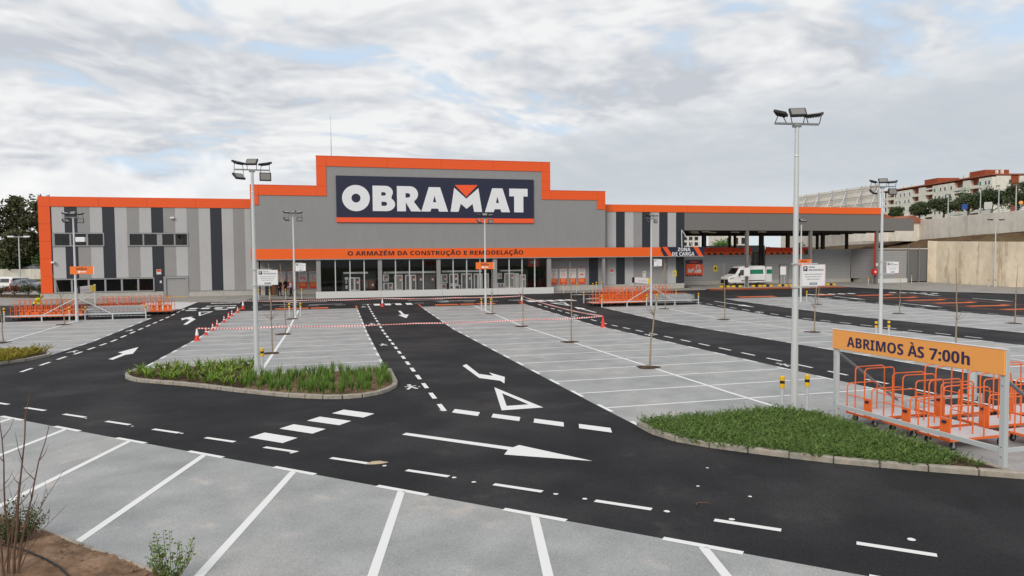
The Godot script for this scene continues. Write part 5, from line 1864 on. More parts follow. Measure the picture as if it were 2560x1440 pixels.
func build_islands() -> void:
	var front := [Vector2(-8.05, -31.6), Vector2(-8.08, -30.4), Vector2(-7.85, -29.5), Vector2(-7.32, -28.7), Vector2(-5.06, -26.96), Vector2(-3.19, -25.14), Vector2(-1.7, -23.85), Vector2(-0.6, -23.1), Vector2(0.4, -22.78), Vector2(1.1, -22.95), Vector2(1.6, -23.4), Vector2(2.0, -24.2), Vector2(2.14, -25.0), Vector2(2.16, -28.1)]
	var left_bed := PackedVector2Array([Vector2(-7.95, -31.7), Vector2(-3.4, -31.6), Vector2(-3.2, -28.2), Vector2(-3.15, -25.3), Vector2(-5.0, -27.05), Vector2(-7.25, -28.75), Vector2(-7.75, -29.5), Vector2(-8.0, -30.4)])
	var right_bed := PackedVector2Array([Vector2(-3.13, -28.15), Vector2(2.08, -28.1), Vector2(2.06, -25.0), Vector2(1.92, -24.25), Vector2(1.53, -23.48), Vector2(1.05, -23.05), Vector2(0.4, -22.88), Vector2(-0.55, -23.2), Vector2(-1.65, -23.95), Vector2(-3.13, -25.28)])
	var b := bed("planting_bed", left_bed, M.bark_mulch, 0.09)
	bed("planting_bed", right_bed, M.soil, 0.09)
	kerb_run(b, front, 0.62)
	kerb_run(b, [Vector2(-3.35, -31.6), Vector2(-3.18, -28.25), Vector2(2.05, -28.2)], 0.8, 0.1, 0.12)
	plant("strap_leaf_plants", "bright green strap-leaved clumps in dark soil left of the lamp mast", "strap", left_bed, 0.42, 0.09, Vector2(0.8, 1.25), func(_p, g): return g.randf() < 0.8, 900)
	plant("grassy_plants", "dense upright grassy clumps along the rounded island kerb", "grass", right_bed, 0.33, 0.09, Vector2(0.8, 1.2), func(p, g): return g.randf() < 0.9 and p.y > -27.7, 910)
	front = [Vector2(7.79, -16.5), Vector2(7.74, -15.9), Vector2(7.81, -15.13), Vector2(8.1, -14.48), Vector2(8.59, -13.88), Vector2(9.2, -13.23), Vector2(9.77, -12.65), Vector2(10.4, -12.05), Vector2(11.55, -11.22), Vector2(12.4, -10.63), Vector2(13.1, -10.15), Vector2(16.0, -8.2)]
	var c_bed := PackedVector2Array([Vector2(7.9, -16.5), Vector2(12.2, -16.5), Vector2(12.9, -16.3), Vector2(12.95, -10.4), Vector2(12.4, -10.75), Vector2(11.5, -11.34), Vector2(10.35, -12.15), Vector2(9.7, -12.75), Vector2(9.13, -13.33), Vector2(8.5, -13.98), Vector2(8.02, -14.55), Vector2(7.84, -15.3)])
	b = bed("planting_bed", c_bed, M.bark_mulch, 0.08)
	kerb_run(b, front, 0.85, 0.16)
	kerb_run(b, [Vector2(12.98, -16.2), Vector2(13.0, -10.5)], 0.9, 0.1, 0.1)
	plant("evergreen_ground_cover", "dense low evergreen ground cover behind the long curved kerb", "needle", c_bed, 0.165, 0.05, Vector2(0.6, 1.0), func(p, g): return g.randf() < 0.93 and p.x < 12.75 and not (p.x > 12.1 and p.y > -11.3 and g.randf() < 0.8) and p.distance_to(Vector2(12.7, -16.3)) > 0.45, 920)
	var a_bed := PackedVector2Array([Vector2(-13.75, -38.7), Vector2(-14.0, -37.2), Vector2(-14.75, -35.85), Vector2(-16.5, -34.2), Vector2(-24, -32), Vector2(-24, -39.5), Vector2(-16.2, -39.5), Vector2(-14.4, -39.8)])
	b = bed("planting_bed", a_bed, M.bark_mulch, 0.09)
	kerb_run(b, [Vector2(-14.3, -39.9), Vector2(-13.7, -38.7), Vector2(-13.95, -37.15), Vector2(-14.7, -35.8), Vector2(-16.45, -34.1), Vector2(-24, -31.9)], 0.8)
	plant("yellow_ground_cover", "yellow-green ground cover in the leftmost island bed", "yellow", a_bed, 0.26, 0.08, Vector2(1.0, 1.6), func(p, g): return g.randf() < 0.92 and p.x < -14.4, 930)
	# saplings in their pits
	var n := 0
	for t in [[12.66, -25.74, 4.3, 0.32], [12.66, -35.4, 4.4, -0.02], [12.66, -45.3, 4.1, 0.0], [12.62, -54.5, 4.3, -0.02], [-2.98, -35.9, 4.5, -0.06], [-2.98, -45.6, 4.5, -0.1], [-2.98, -55.0, 4.3, 0.02], [28.3, -45.2, 4.3, -0.05], [28.25, -35.3, 3.9, 0.1], [28.3, -25.6, 3.9, -0.03], [28.2, -54.4, 4.3, -0.06], [44.1, -45.1, 3.0, 0.02], [44.1, -35.5, 3.9, 0.08], [43.8, -54.3, 3.6, 0.25], [-18.78, -55.7, 4.0, -0.35], [-18.79, -46.2, 3.0, -0.12]]:
		sapling(Vector2(t[0], t[1]), t[2], t[3], 1000 + n)
		n += 1


func sapling(p: Vector2, h: float, lean: float, sd: int) -> void:
	var g := RandomNumberGenerator.new()
	g.seed = sd
	var o := thing("sapling", "thin bare sapling in a small soil pit between the stall rows", "sapling", on(p.x, p.y), 0.0, "bare saplings between the stall rows")
	var st := S()
	var pts := []
	for k in 9:
		var t := k / 8.0
		pts.append(on(p.x + lean * t * t * 2.2 + g.randf_range(-0.025, 0.025), p.y + g.randf_range(-0.025, 0.025), h * t))
	pipe(st, pts, 0.042, 0.014, 7)
	part(st, "trunk", M.bark_pale, o)
	st = S()
	for k in 9:
		var t := g.randf_range(0.34, 0.62)
		var i := int(t * 8)
		var q: Vector3 = pts[i]
		var a := g.randf() * TAU
		var L := g.randf_range(0.25, 0.65)
		var d := Vector3(cos(a) * 0.7, g.randf_range(0.35, 0.9), sin(a) * 0.7)
		pipe(st, [q, q + d * L * 0.5, q + d * L * 0.5 + (d + Vector3(0, 0.6, 0)) * L * 0.4], 0.009, 0.003, 4)
	part(st, "twigs", M.twig, o)
	st = S()
	var n := 18
	var c := on(p.x - 0.12, p.y, 0.012)
	for k in n:
		var a0 := TAU * k / n
		var a1 := TAU * (k + 1) / n
		var q0 := on(c.x + cos(a0) * 0.58 * (0.85 + 0.15 * sin(a0 * 3.0 + sd)), c.z + sin(a0) * 0.5, 0.012)
		var q1 := on(c.x + cos(a1) * 0.58 * (0.85 + 0.15 * sin(a1 * 3.0 + sd)), c.z + sin(a1) * 0.5, 0.012)
		tri(st, c + Vector3(0, 0.05, 0), q0, q1)
	part(st, "soil_pit", M.bark_mulch, o)


# ---------------------------------------------------------------- lamp masts, signs

func flood(parent: Node3D, p: Vector3, yaw: float, tilt: float, hang: float) -> void:
	var bs := Basis(Vector3.UP, yaw) * Basis(Vector3.RIGHT, tilt)
	var st := S()
	cbox(st, p, Vector3(0.45, 0.34, 0.08), 0.015, bs)
	for k in 5:
		box(st, p + bs * Vector3(-0.14 + 0.07 * k, 0, -0.05), Vector3(0.012, 0.24, 0.05), bs)
	var f := part(st, "floodlight", M.black, parent, false)
	st = S()
	box(st, p + bs * Vector3(0, 0, 0.041), Vector3(0.37, 0.26, 0.008), bs)
	part(st, "lens", M.lens, f, false)
	st = S()
	for s in [-1, 1]:
		tube(st, p + bs * Vector3(s * 0.21, 0, 0), Vector3(p.x + s * 0.17, p.y + hang, p.z), 0.012, -1.0, 5)
	part(st, "bracket", M.black, f, false)


func mast(label: String, pos: Vector3, h: float, lower: bool, yaw: float) -> Node3D:
	var o := thing("lamp_mast", label, "lamp mast", pos, yaw, "floodlight masts of the car park")
	var st := S()
	lathe(st, Vector3.ZERO, [Vector2(0.105, 0.0), Vector2(0.1, 1.2), Vector2(0.085, 3.2), Vector2(0.082, 3.24), Vector2(0.062, h - 0.9), Vector2(0.07, h - 0.88), Vector2(0.058, h - 0.84), Vector2(0.055, h)], 14)
	part(st, "pole", M.pole, o, false)
	st = S()
	cbox(st, Vector3(0, 0.012, 0), Vector3(0.34, 0.025, 0.34), 0.006)
	for s in [Vector2(1, 1), Vector2(-1, 1), Vector2(1, -1), Vector2(-1, -1)]:
		tube(st, Vector3(s.x * 0.13, 0.02, s.y * 0.13), Vector3(s.x * 0.13, 0.06, s.y * 0.13), 0.016, -1.0, 6)
	part(st, "base_plate", M.galv, o, false)
	st = S()
	box(st, Vector3(0, h + 0.02, 0), Vector3(1.32, 0.05, 0.07))
	box(st, Vector3(0, h - 0.04, 0), Vector3(0.22, 0.06, 0.12))
	part(st, "crossbar", M.galv_dark, o, false)
	flood(o, Vector3(-0.5, h + 0.3, 0.02), 0.9, -1.25, -0.26)
	flood(o, Vector3(0.0, h + 0.33, 0.04), -0.3, -0.75, -0.29)
	flood(o, Vector3(0.5, h + 0.28, 0.02), -0.8, -1.3, -0.24)
	if lower:
		flood(o, Vector3(-0.5, h - 0.25, 0.02), 0.7, -0.85, 0.26)
		flood(o, Vector3(0.5, h - 0.25, 0.05), 0.05, -0.15, 0.26)
	return o


func build_masts() -> void:
	mast("tall grey floodlight mast at the corner of the planted island with strap-leaved clumps", on(-3.05, -29.3), 8.2, true, 0.05)
	mast("tall grey floodlight mast between two yellow bollards beside the evergreen bed", on(12.65, -16.62), 8.14, false, -0.1)
	mast("tall grey floodlight mast behind the near trolley shelter's orange sign", on(28.3, -30.2), 8.2, true, -0.25)
	mast("far floodlight mast with a parking sign before the left entrance posters", on(-2.98, -57.3), 8.0, true, 0.0)
	mast("far floodlight mast carrying an orange exit sign before the glazed front", on(12.66, -57.2), 7.9, true, 0.0)
	mast("far floodlight mast carrying an orange exit sign before the striped wing", on(-18.7, -57.9), 7.8, true, 0.0)
	mast("far floodlight mast at the trolley park before the loading zone", on(28.2, -57.2), 8.0, true, 0.3)
	mast("far floodlight mast before the loading canopy columns", on(44.0, -57.0), 7.6, false, 0.4)
	parking_sign(on(-3.05, -29.3), 0.34, 3.9, "white parking notice on the mast of the planted island", 0.1)
	parking_sign(on(12.65, -16.62), 0.5, 3.92, "white parking notice on the mast beside the evergreen bed", 0.1)
	parking_sign(on(28.3, -30.2), 0.62, 3.93, "white parking notice on the mast behind the near trolley shelter", 0.08)
	parking_sign(on(-2.98, -57.3), 0.5, 3.92, "white parking notice on the far mast before the entrance posters", 0.06)
	parking_sign(on(28.2, -57.2), 0.62, 3.96, "white parking notice on the far mast at the trolley park", 0.06)
	exit_sign(on(12.66, -57.2), -0.06, 3.87, "orange exit sign with a white arrow before the glazed front")
	exit_sign(on(-18.7, -57.9), 0.47, 3.85, "orange exit sign with a white arrow before the striped wing")
	exit_sign(on(44.0, -57.0), 0.25, 3.85, "orange exit sign on the mast before the loading canopy")
	var b := thing("cabinet", "small pale box fixed high on the mast before the striped wing", "box", on(-18.25, -57.8, 6.0))
	var st := S()
	cbox(st, on(-18.2, -57.7, 6.15), Vector3(0.62, 0.36, 0.25), 0.03)
	part(st, "body", M.white_panel, b)
	st = S()
	box(st, on(-18.55, -57.8, 6.15), Vector3(0.2, 0.05, 0.05))
	part(st, "arm", M.galv_dark, b)


func parking_sign(p: Vector3, dx: float, h: float, label: String, r: float) -> void:
	var o := thing("parking_sign", label, "sign", p + Vector3(0, h - 0.3, 0), 0.0, "parking notices on the masts")
	var w := 0.8
	var hh := 0.6
	var c := p + Vector3(dx, h, 0.0)
	if dx < 0.4:
		c.x = p.x + 0.1 + w * 0.5
	var z := c.z + 0.12
	part_box(o, "plate", M.white_panel, [[c.x - w * 0.5, c.x + w * 0.5, c.y - hh * 0.5, c.y + hh * 0.5, z - 0.012, z]])
	var st := S()
	for s in [-1, 1]:
		for k in 10:
			var y := c.y - hh * 0.5 + hh * (k + 0.25) / 10.0
			var x: float = c.x + s * (w * 0.5 - 0.012)
			extrude(st, V([x - 0.012, y, x + 0.012, y + 0.012, x + 0.012, y + 0.034, x - 0.012, y + 0.022]), Transform3D(Basis.IDENTITY, Vector3(0, 0, z)), 0.002)
	part(st, "candy_edge", M.red_tag, o)
	var e := part_box(o, "symbol", M.navy, [[c.x - 0.335, c.x - 0.2, c.y + 0.12, c.y + 0.255, z, z + 0.002]])
	text(e, "P", M.white_letter, Vector3(c.x - 0.268, c.y + 0.188, z + 0.004), 0.06, 0.09, Basis.IDENTITY, "letter", 700, 0.003)
	text(o, "PARQUE", M.navy_ink, Vector3(c.x - 0.06, c.y + 0.225, z + 0.002), 0.2, 0.042, Basis.IDENTITY, "lettering", 700, 0.003)
	text(o, "SEM VIGILÂNCIA", M.navy_ink, Vector3(c.x + 0.085, c.y + 0.155, z + 0.002), 0.5, 0.055, Basis.IDENTITY, "lettering", 700, 0.003)
	for k in 3:
		var half := 0.3 - 0.04 * k
		st = S()
		var x := c.x - half
		var g := RandomNumberGenerator.new()
		g.seed = 40 + k
		while x < c.x + half:
			var l := g.randf_range(0.02, 0.07)
			bx(st, x, minf(x + l, c.x + half), c.y + 0.015 - 0.07 * k, c.y + 0.04 - 0.07 * k, z, z + 0.0015)
			x += l + 0.014
		part(st, "print", M.grey_ink, o)
	var lg := part_box(o, "maker_mark", M.navy_ink, [[c.x - 0.12, c.x + 0.12, c.y - 0.265, c.y - 0.21, z, z + 0.0015]])
	text(lg, "OBRAMAT", M.white_letter, Vector3(c.x, c.y - 0.2375, z + 0.003), 0.2, 0.03, Basis.IDENTITY, "lettering", 700, 0.002)
	st = S()
	for y in [h + 0.33, h - 0.33]:
		lathe(st, p, [Vector2(r, y - 0.02), Vector2(r + 0.012, y - 0.02), Vector2(r + 0.012, y + 0.02), Vector2(r, y + 0.02)], 14)
		box(st, Vector3((p.x + c.x) * 0.5, p.y + y, z - 0.03), Vector3(absf(c.x - p.x) + w * 0.4, 0.03, 0.025))
	part(st, "clamp", M.galv, o)


func exit_sign(p: Vector3, dx: float, h: float, label: String) -> void:
	var o := thing("exit_sign", label, "sign", p + Vector3(0, h - 0.3, 0), 0.0, "orange exit signs on the masts")
	var c := p + Vector3(dx, h, 0.11)
	part_box(o, "plate", M.orange_sign2, [[c.x - 0.78, c.x + 0.78, c.y - 0.29, c.y + 0.29, c.z - 0.04, c.z]])
	part_box(o, "edge", M.white_panel, [[c.x + 0.781, c.x + 0.82, c.y - 0.29, c.y + 0.29, c.z - 0.04, c.z + 0.01]])
	text(o, "SAÍDA", M.dark_ink, c + Vector3(0.0, 0.13, 0.004), 0.72, 0.22, Basis.IDENTITY, "lettering", 700, 0.01)
	var st := S()
	extrude(st, V([c.x - 0.3, c.y - 0.12, c.x - 0.12, c.y - 0.24, c.x - 0.12, c.y - 0.16, c.x + 0.3, c.y - 0.16, c.x + 0.3, c.y - 0.08, c.x - 0.12, c.y - 0.08, c.x - 0.12, c.y]), Transform3D(Basis.IDENTITY, Vector3(0, 0, c.z + 0.001)), 0.008)
	part(st, "arrow", M.white_letter, o)
	st = S()
	box(st, p + Vector3(dx * 0.5, h, 0.04), Vector3(absf(dx) + 0.3, 0.06, 0.06))
	part(st, "clamp", M.galv, o)


# ---------------------------------------------------------------- trolley shelters and trolleys

func hoop(x0: float, x1: float, z: float, y0: float, y1: float) -> Array:
	var r := 0.1
	var p := [Vector3(x0, y0, z)]
	for k in 5:
		var a := PI * 0.5 * k / 4.0
		p.append(Vector3(x0 + r - r * cos(a), y1 - r + r * sin(a), z))
	for k in 5:
		var a := PI * 0.5 * k / 4.0
		p.append(Vector3(x1 - r + r * sin(a), y1 - r + r * cos(a), z))
	p.append(Vector3(x1, y0, z))
	return p


func make_trolley(label: String, group: String) -> Node3D:
	var o := thing("platform_trolley", label, "trolley", Vector3.ZERO, 0.0, group)
	var L := 0.88
	var W := 0.42
	var st := S()
	for s in [-1, 1]:
		box(st, Vector3(0, 0.245, s * W), Vector3(2.0 * L, 0.05, 0.035))
		box(st, Vector3(s * (L - 0.0175), 0.245, 0), Vector3(0.035, 0.05, 2.0 * W - 0.036))
	part(st, "frame", M.orange_paint, o, false)
	st = S()
	box(st, Vector3(0, 0.262, 0), Vector3(2.0 * L - 0.072, 0.02, 2.0 * W - 0.037))
	part(st, "platform", M.platform_board, o, false)
	for z in [-W, W]:
		st = S()
		pipe(st, hoop(-L + 0.02, 0.12, z, 0.26, 1.02), 0.017, -1.0, 7)
		part(st, "low_hoop", M.orange_paint, o, false)
	for z in [-0.16, 0.16]:
		st = S()
		pipe(st, hoop(-L + 0.04, 0.1, z, 0.26, 1.5), 0.017, -1.0, 7)
		part(st, "tall_hoop", M.orange_paint, o, false)
	st = S()
	for x in [-L + 0.03, 0.11]:
		for y in [0.72]:
			tube(st, Vector3(x, y, -W), Vector3(x, y, W), 0.014, -1.0, 6)
	part(st, "cross_rail", M.orange_paint, o, false)
	st = S()
	box(st, Vector3(-L + 0.02, 0.5, 0.29), Vector3(0.02, 0.48, 0.24))
	part(st, "end_plate", M.orange_paint, o, false)
	st = S()
	cbox(st, Vector3(-L - 0.01, 0.66, 0.29), Vector3(0.06, 0.06, 0.1), 0.012)
	part(st, "coin_lock", M.navy, o, false)
	for x in [-0.7, 0.7]:
		for z in [-0.33, 0.33]:
			st = S()
			box(st, Vector3(x, 0.205, z), Vector3(0.1, 0.03, 0.08))
			box(st, Vector3(x + 0.02, 0.14, z - 0.03), Vector3(0.05, 0.12, 0.008))
			box(st, Vector3(x + 0.02, 0.14, z + 0.03), Vector3(0.05, 0.12, 0.008))
			var c := part(st, "caster", M.steel, o, false)
			st = S()
			tube(st, Vector3(x + 0.03, 0.085, z - 0.022), Vector3(x + 0.03, 0.085, z + 0.022), 0.085, -1.0, 14)
			part(st, "tyre", M.rubber, c, false)
			st = S()
			tube(st, Vector3(x + 0.03, 0.085, z - 0.025), Vector3(x + 0.03, 0.085, z + 0.025), 0.045, -1.0, 10)
			part(st, "hub", M.wheel_grey, c, false)
	return o


func make_cart(label: String, group: String) -> Node3D:
	var o := thing("shopping_trolley", label, "trolley", Vector3.ZERO, 0.0, group)
	var st := S()
	# wire basket, wider and taller at the handle end (+x)
	var c := func(t: float, y: float, s: float) -> Vector3: return Vector3(lerpf(-0.42, 0.42, t), lerpf(lerpf(0.5, 0.42, t), lerpf(0.86, 0.98, t), y), s * lerpf(0.17, 0.27, t))
	for s in [-1.0, 1.0]:
		for k in 5:
			tube(st, c.call(0.0, k / 4.0, s), c.call(1.0, k / 4.0, s), 0.011, -1.0, 4, false)
		for k in 9:
			tube(st, c.call(k / 8.0, 0.0, s), c.call(k / 8.0, 1.0, s), 0.009, -1.0, 4, false)
	for t in [0.0, 1.0]:
		for k in 5:
			tube(st, c.call(t, k / 4.0, -1.0), c.call(t, k / 4.0, 1.0), 0.011, -1.0, 4, false)
	for k in 7:
		tube(st, c.call(k / 6.0, 0.0, -1.0), c.call(k / 6.0, 0.0, 1.0), 0.011, -1.0, 4, false)
	part(st, "basket", M.pole, o, false)
	st = S()
	for s in [-1, 1]:
		pipe(st, [Vector3(0.5, 1.02, s * 0.26), Vector3(0.42, 0.5, s * 0.25), Vector3(0.3, 0.2, s * 0.24), Vector3(-0.45, 0.16, s * 0.17)], 0.014, -1.0, 5)
	part(st, "frame", M.galv, o, false)
	st = S()
	tube(st, Vector3(0.52, 1.04, -0.28), Vector3(0.52, 1.04, 0.28), 0.02, -1.0, 7)
	part(st, "handle", M.orange_paint, o, false)
	for x in [-0.42, 0.32]:
		for s in [-1, 1]:
			st = S()
			tube(st, Vector3(x, 0.07, s * 0.2 - 0.02), Vector3(x, 0.07, s * 0.2 + 0.02), 0.07, -1.0, 10)
			part(st, "wheel", M.rubber, o, false)
	return o


func far_shelter(x: float, z0: float, z1: float, label: String, face: float) -> void:
	var o := thing("trolley_shelter", label, "trolley shelter", on(x, z0), 0.0, "trolley shelters at the far end")
	var st: SurfaceTool
	for z in [z0, z1]:
		st = S()
		cbox(st, on(x, z, 1.24), Vector3(0.12, 2.5, 0.12), 0.01)
		part(st, "post", M.galv, o)
		st = S()
		for s in [-1, 1]:
			tube(st, on(x, z, 1.75), on(x + s * 2.35, z, 0.45), 0.04, -1.0, 6)
		part(st, "brace", M.galv, o)
		st = S()
		for s in [-1, 1]:
			box(st, on(x + s * 2.42, z, 0.44), Vector3(4.7, 0.09, 0.06))
		part(st, "rail", M.galv, o)
		for s in [-1, 1]:
			st = S()
			box(st, on(x + s * 2.4, z, 0.2), Vector3(0.08, 0.42, 0.08))
			box(st, on(x + s * 2.4, z, 0.01), Vector3(0.2, 0.02, 0.2))
			part(st, "foot", M.galv, o)
	var y := gy((z0 + z1) * 0.5)
	var d := z1 - z0
	part_box(o, "sign_panel", M.white_panel, [[x - 0.05, x + 0.05, y + 1.98, y + 2.5, z0 + d * 0.14, z0 + d * 0.7 if face > 0.0 else z0 + d * 0.86]])
	part_box(o, "sign_end", M.navy, [[x - 0.06, x + 0.06, y + 1.98, y + 2.5, z0, z0 + d * 0.14] if face > 0.0 else [x - 0.06, x + 0.06, y + 1.98, y + 2.5, z0 + d * 0.86, z1]])
	part_box(o, "sign_end", M.yellow_pale, [[x - 0.055, x + 0.055, y + 1.98, y + 2.5, z0 + d * 0.7, z1] if face > 0.0 else [x - 0.055, x + 0.055, y + 1.98, y + 2.5, z0, z0 + d * 0.14]])
	for k in 5:
		st = S()
		var z := z0 + d * (0.22 + 0.09 * k)
		box(st, Vector3(x + face * 0.052, y + 2.2, z), Vector3(0.004, 0.2 - 0.03 * (k % 2), 0.22))
		part(st, "print", M.grey_pale, o)


func build_shelters() -> void:
	# near shelter with the orange board
	var o := thing("trolley_shelter", "galvanised trolley shelter frame carrying the orange opening hours board", "trolley shelter", on(13.05, -13.05))
	var st: SurfaceTool
	var x := 13.05
	for z in [-15.42, -10.68]:
		st = S()
		cbox(st, on(x, z, 1.245), Vector3(0.1, 2.49, 0.13), 0.008)
		var p := part(st, "post", M.galv, o)
		st = S()
		for y in [0.3, 0.5, 1.75]:
			tube(st, on(x - 0.05, z, y), on(x - 0.066, z, y), 0.016, -1.0, 6)
		part(st, "bolt", M.steel, p)
		st = S()
		tube(st, on(x + 0.05, z, 1.85), on(x + 2.0, z, 0.45), 0.04, -1.0, 8)
		part(st, "brace", M.galv_dark, o)
		st = S()
		box(st, on(x + 2.5, z, 0.42), Vector3(4.9, 0.08, 0.05))
		part(st, "side_rail", M.galv, o)
		for xx in [15.3, 17.95]:
			st = S()
			box(st, on(xx, z, 0.2), Vector3(0.08, 0.4, 0.08))
			part(st, "foot", M.galv, o)
	st = S()
	var a := on(x, -15.36, 0.43)
	var b := on(x, -10.74, 0.42)
	box(st, (a + b) * 0.5, Vector3(0.06, 0.1, 4.6), Basis(Vector3.RIGHT, -atan2(b.y - a.y, 4.62)))
	part(st, "low_rail", M.galv, o)
	var yl := gy(-15.42) + 2.23
	var yr := gy(-10.68) + 2.22
	var tl := -atan2(yr - yl, 4.74)
	var bs := Basis(Vector3.RIGHT, tl)
	st = S()
	cbox(st, Vector3(x - 0.075, (yl + yr) * 0.5, -13.05), Vector3(0.04, 0.52, 4.86), 0.006, bs)
	var board := part(st, "board", M.orange_sign, o)
	st = S()
	box(st, Vector3(x - 0.075, (yl + yr) * 0.5 + 0.268, -13.05), Vector3(0.06, 0.014, 4.88), bs)
	part(st, "edge_strip", M.white_panel, board)
	var tb := bs * Basis(Vector3(0, 0, 1), Vector3(0, 1, 0), Vector3(-1, 0, 0))
	text(board, "ABRIMOS ÀS 7:00h", M.navy_ink, Vector3(x - 0.1, (yl + yr) * 0.5 + 0.005, -13.16), 3.55, 0.335, tb, "lettering", 700, 0.006)
	far_shelter(-18.9, -58.7, -62.8, "galvanised trolley shelter before the striped wing with a double-sided white sign", 1.0)
	far_shelter(28.3, -57.4, -61.4, "galvanised trolley shelter before the loading zone with a double-sided white sign", -1.0)
	# trolleys
	var t := make_trolley("orange platform trolley with a white deck parked under the orange board", "platform trolleys under the orange board")
	var places := [[14.15, -14.88, 0.02], [14.2, -13.66, -0.03], [14.12, -12.55, 0.02], [16.1, -14.6, 0.05], [16.15, -13.3, -0.02], [16.12, -12.1, 0.03], [18.0, -14.2, 0.0], [18.05, -12.9, 0.04], [14.3, -11.4, 0.0]]
	places.pop_back()
	for k in places.size():
		var p := on(places[k][0], places[k][1], 0.006)
		if k == 0:
			t.position = p
			t.rotation.y = places[k][2]
		else:
			copy(t, p, places[k][2])
	for r in [[-23.3, 0.36, 12, -60.6, 0], [-18.1, 0.4, 13, -62.4, 0], [23.5, 0.34, 14, -59.4, 1], [25.6, 0.4, 17, -61.9, 1]]:
		for k in r[2]:
			copy(t, on(r[0] + r[1] * k, r[3] + 0.06 * (k % 2), 0.006), PI * 0.5 + 0.03 * ((k * 7) % 3 - 1), ["orange platform trolley pushed into the shelter before the striped wing", "orange platform trolley pushed into the shelter before the loading zone"][r[4]], ["platform trolleys before the striped wing", "platform trolleys before the loading zone"][r[4]])
	var c := make_cart("grey wire shopping trolley nested in the row before the striped wing", "nested shopping trolleys before the striped wing")
	for k in 14:
		var p := on(-18.0 + 0.27 * k, -59.5, 0.005)
		if k == 0:
			c.position = p
			c.rotation.y = PI
		else:
			copy(c, p, PI)
	for k in 15:
		copy(c, on(28.9 + 0.27 * k, -58.2, 0.005), PI, "grey wire shopping trolley nested in the row before the loading zone", "nested shopping trolleys before the loading zone")
	# hooded post among the near trolleys
	var h := thing("hooded_post", "short grey post with a white plastic hood behind the near trolleys", "post", on(19.0, -16.6))
	st = S()
	tube(st, on(19.0, -16.6), on(19.0, -16.6, 1.0), 0.13, -1.0, 10)
	part(st, "post", M.galv, h)
	st = S()
	lathe(st, on(19.0, -16.6), [Vector2(0.0, 1.5), Vector2(0.2, 1.45), Vector2(0.27, 1.25), Vector2(0.2, 1.0), Vector2(0.05, 0.92)], 12)
	part(st, "hood", M.white_panel, h)


# ---------------------------------------------------------------- bollards, cones, tape

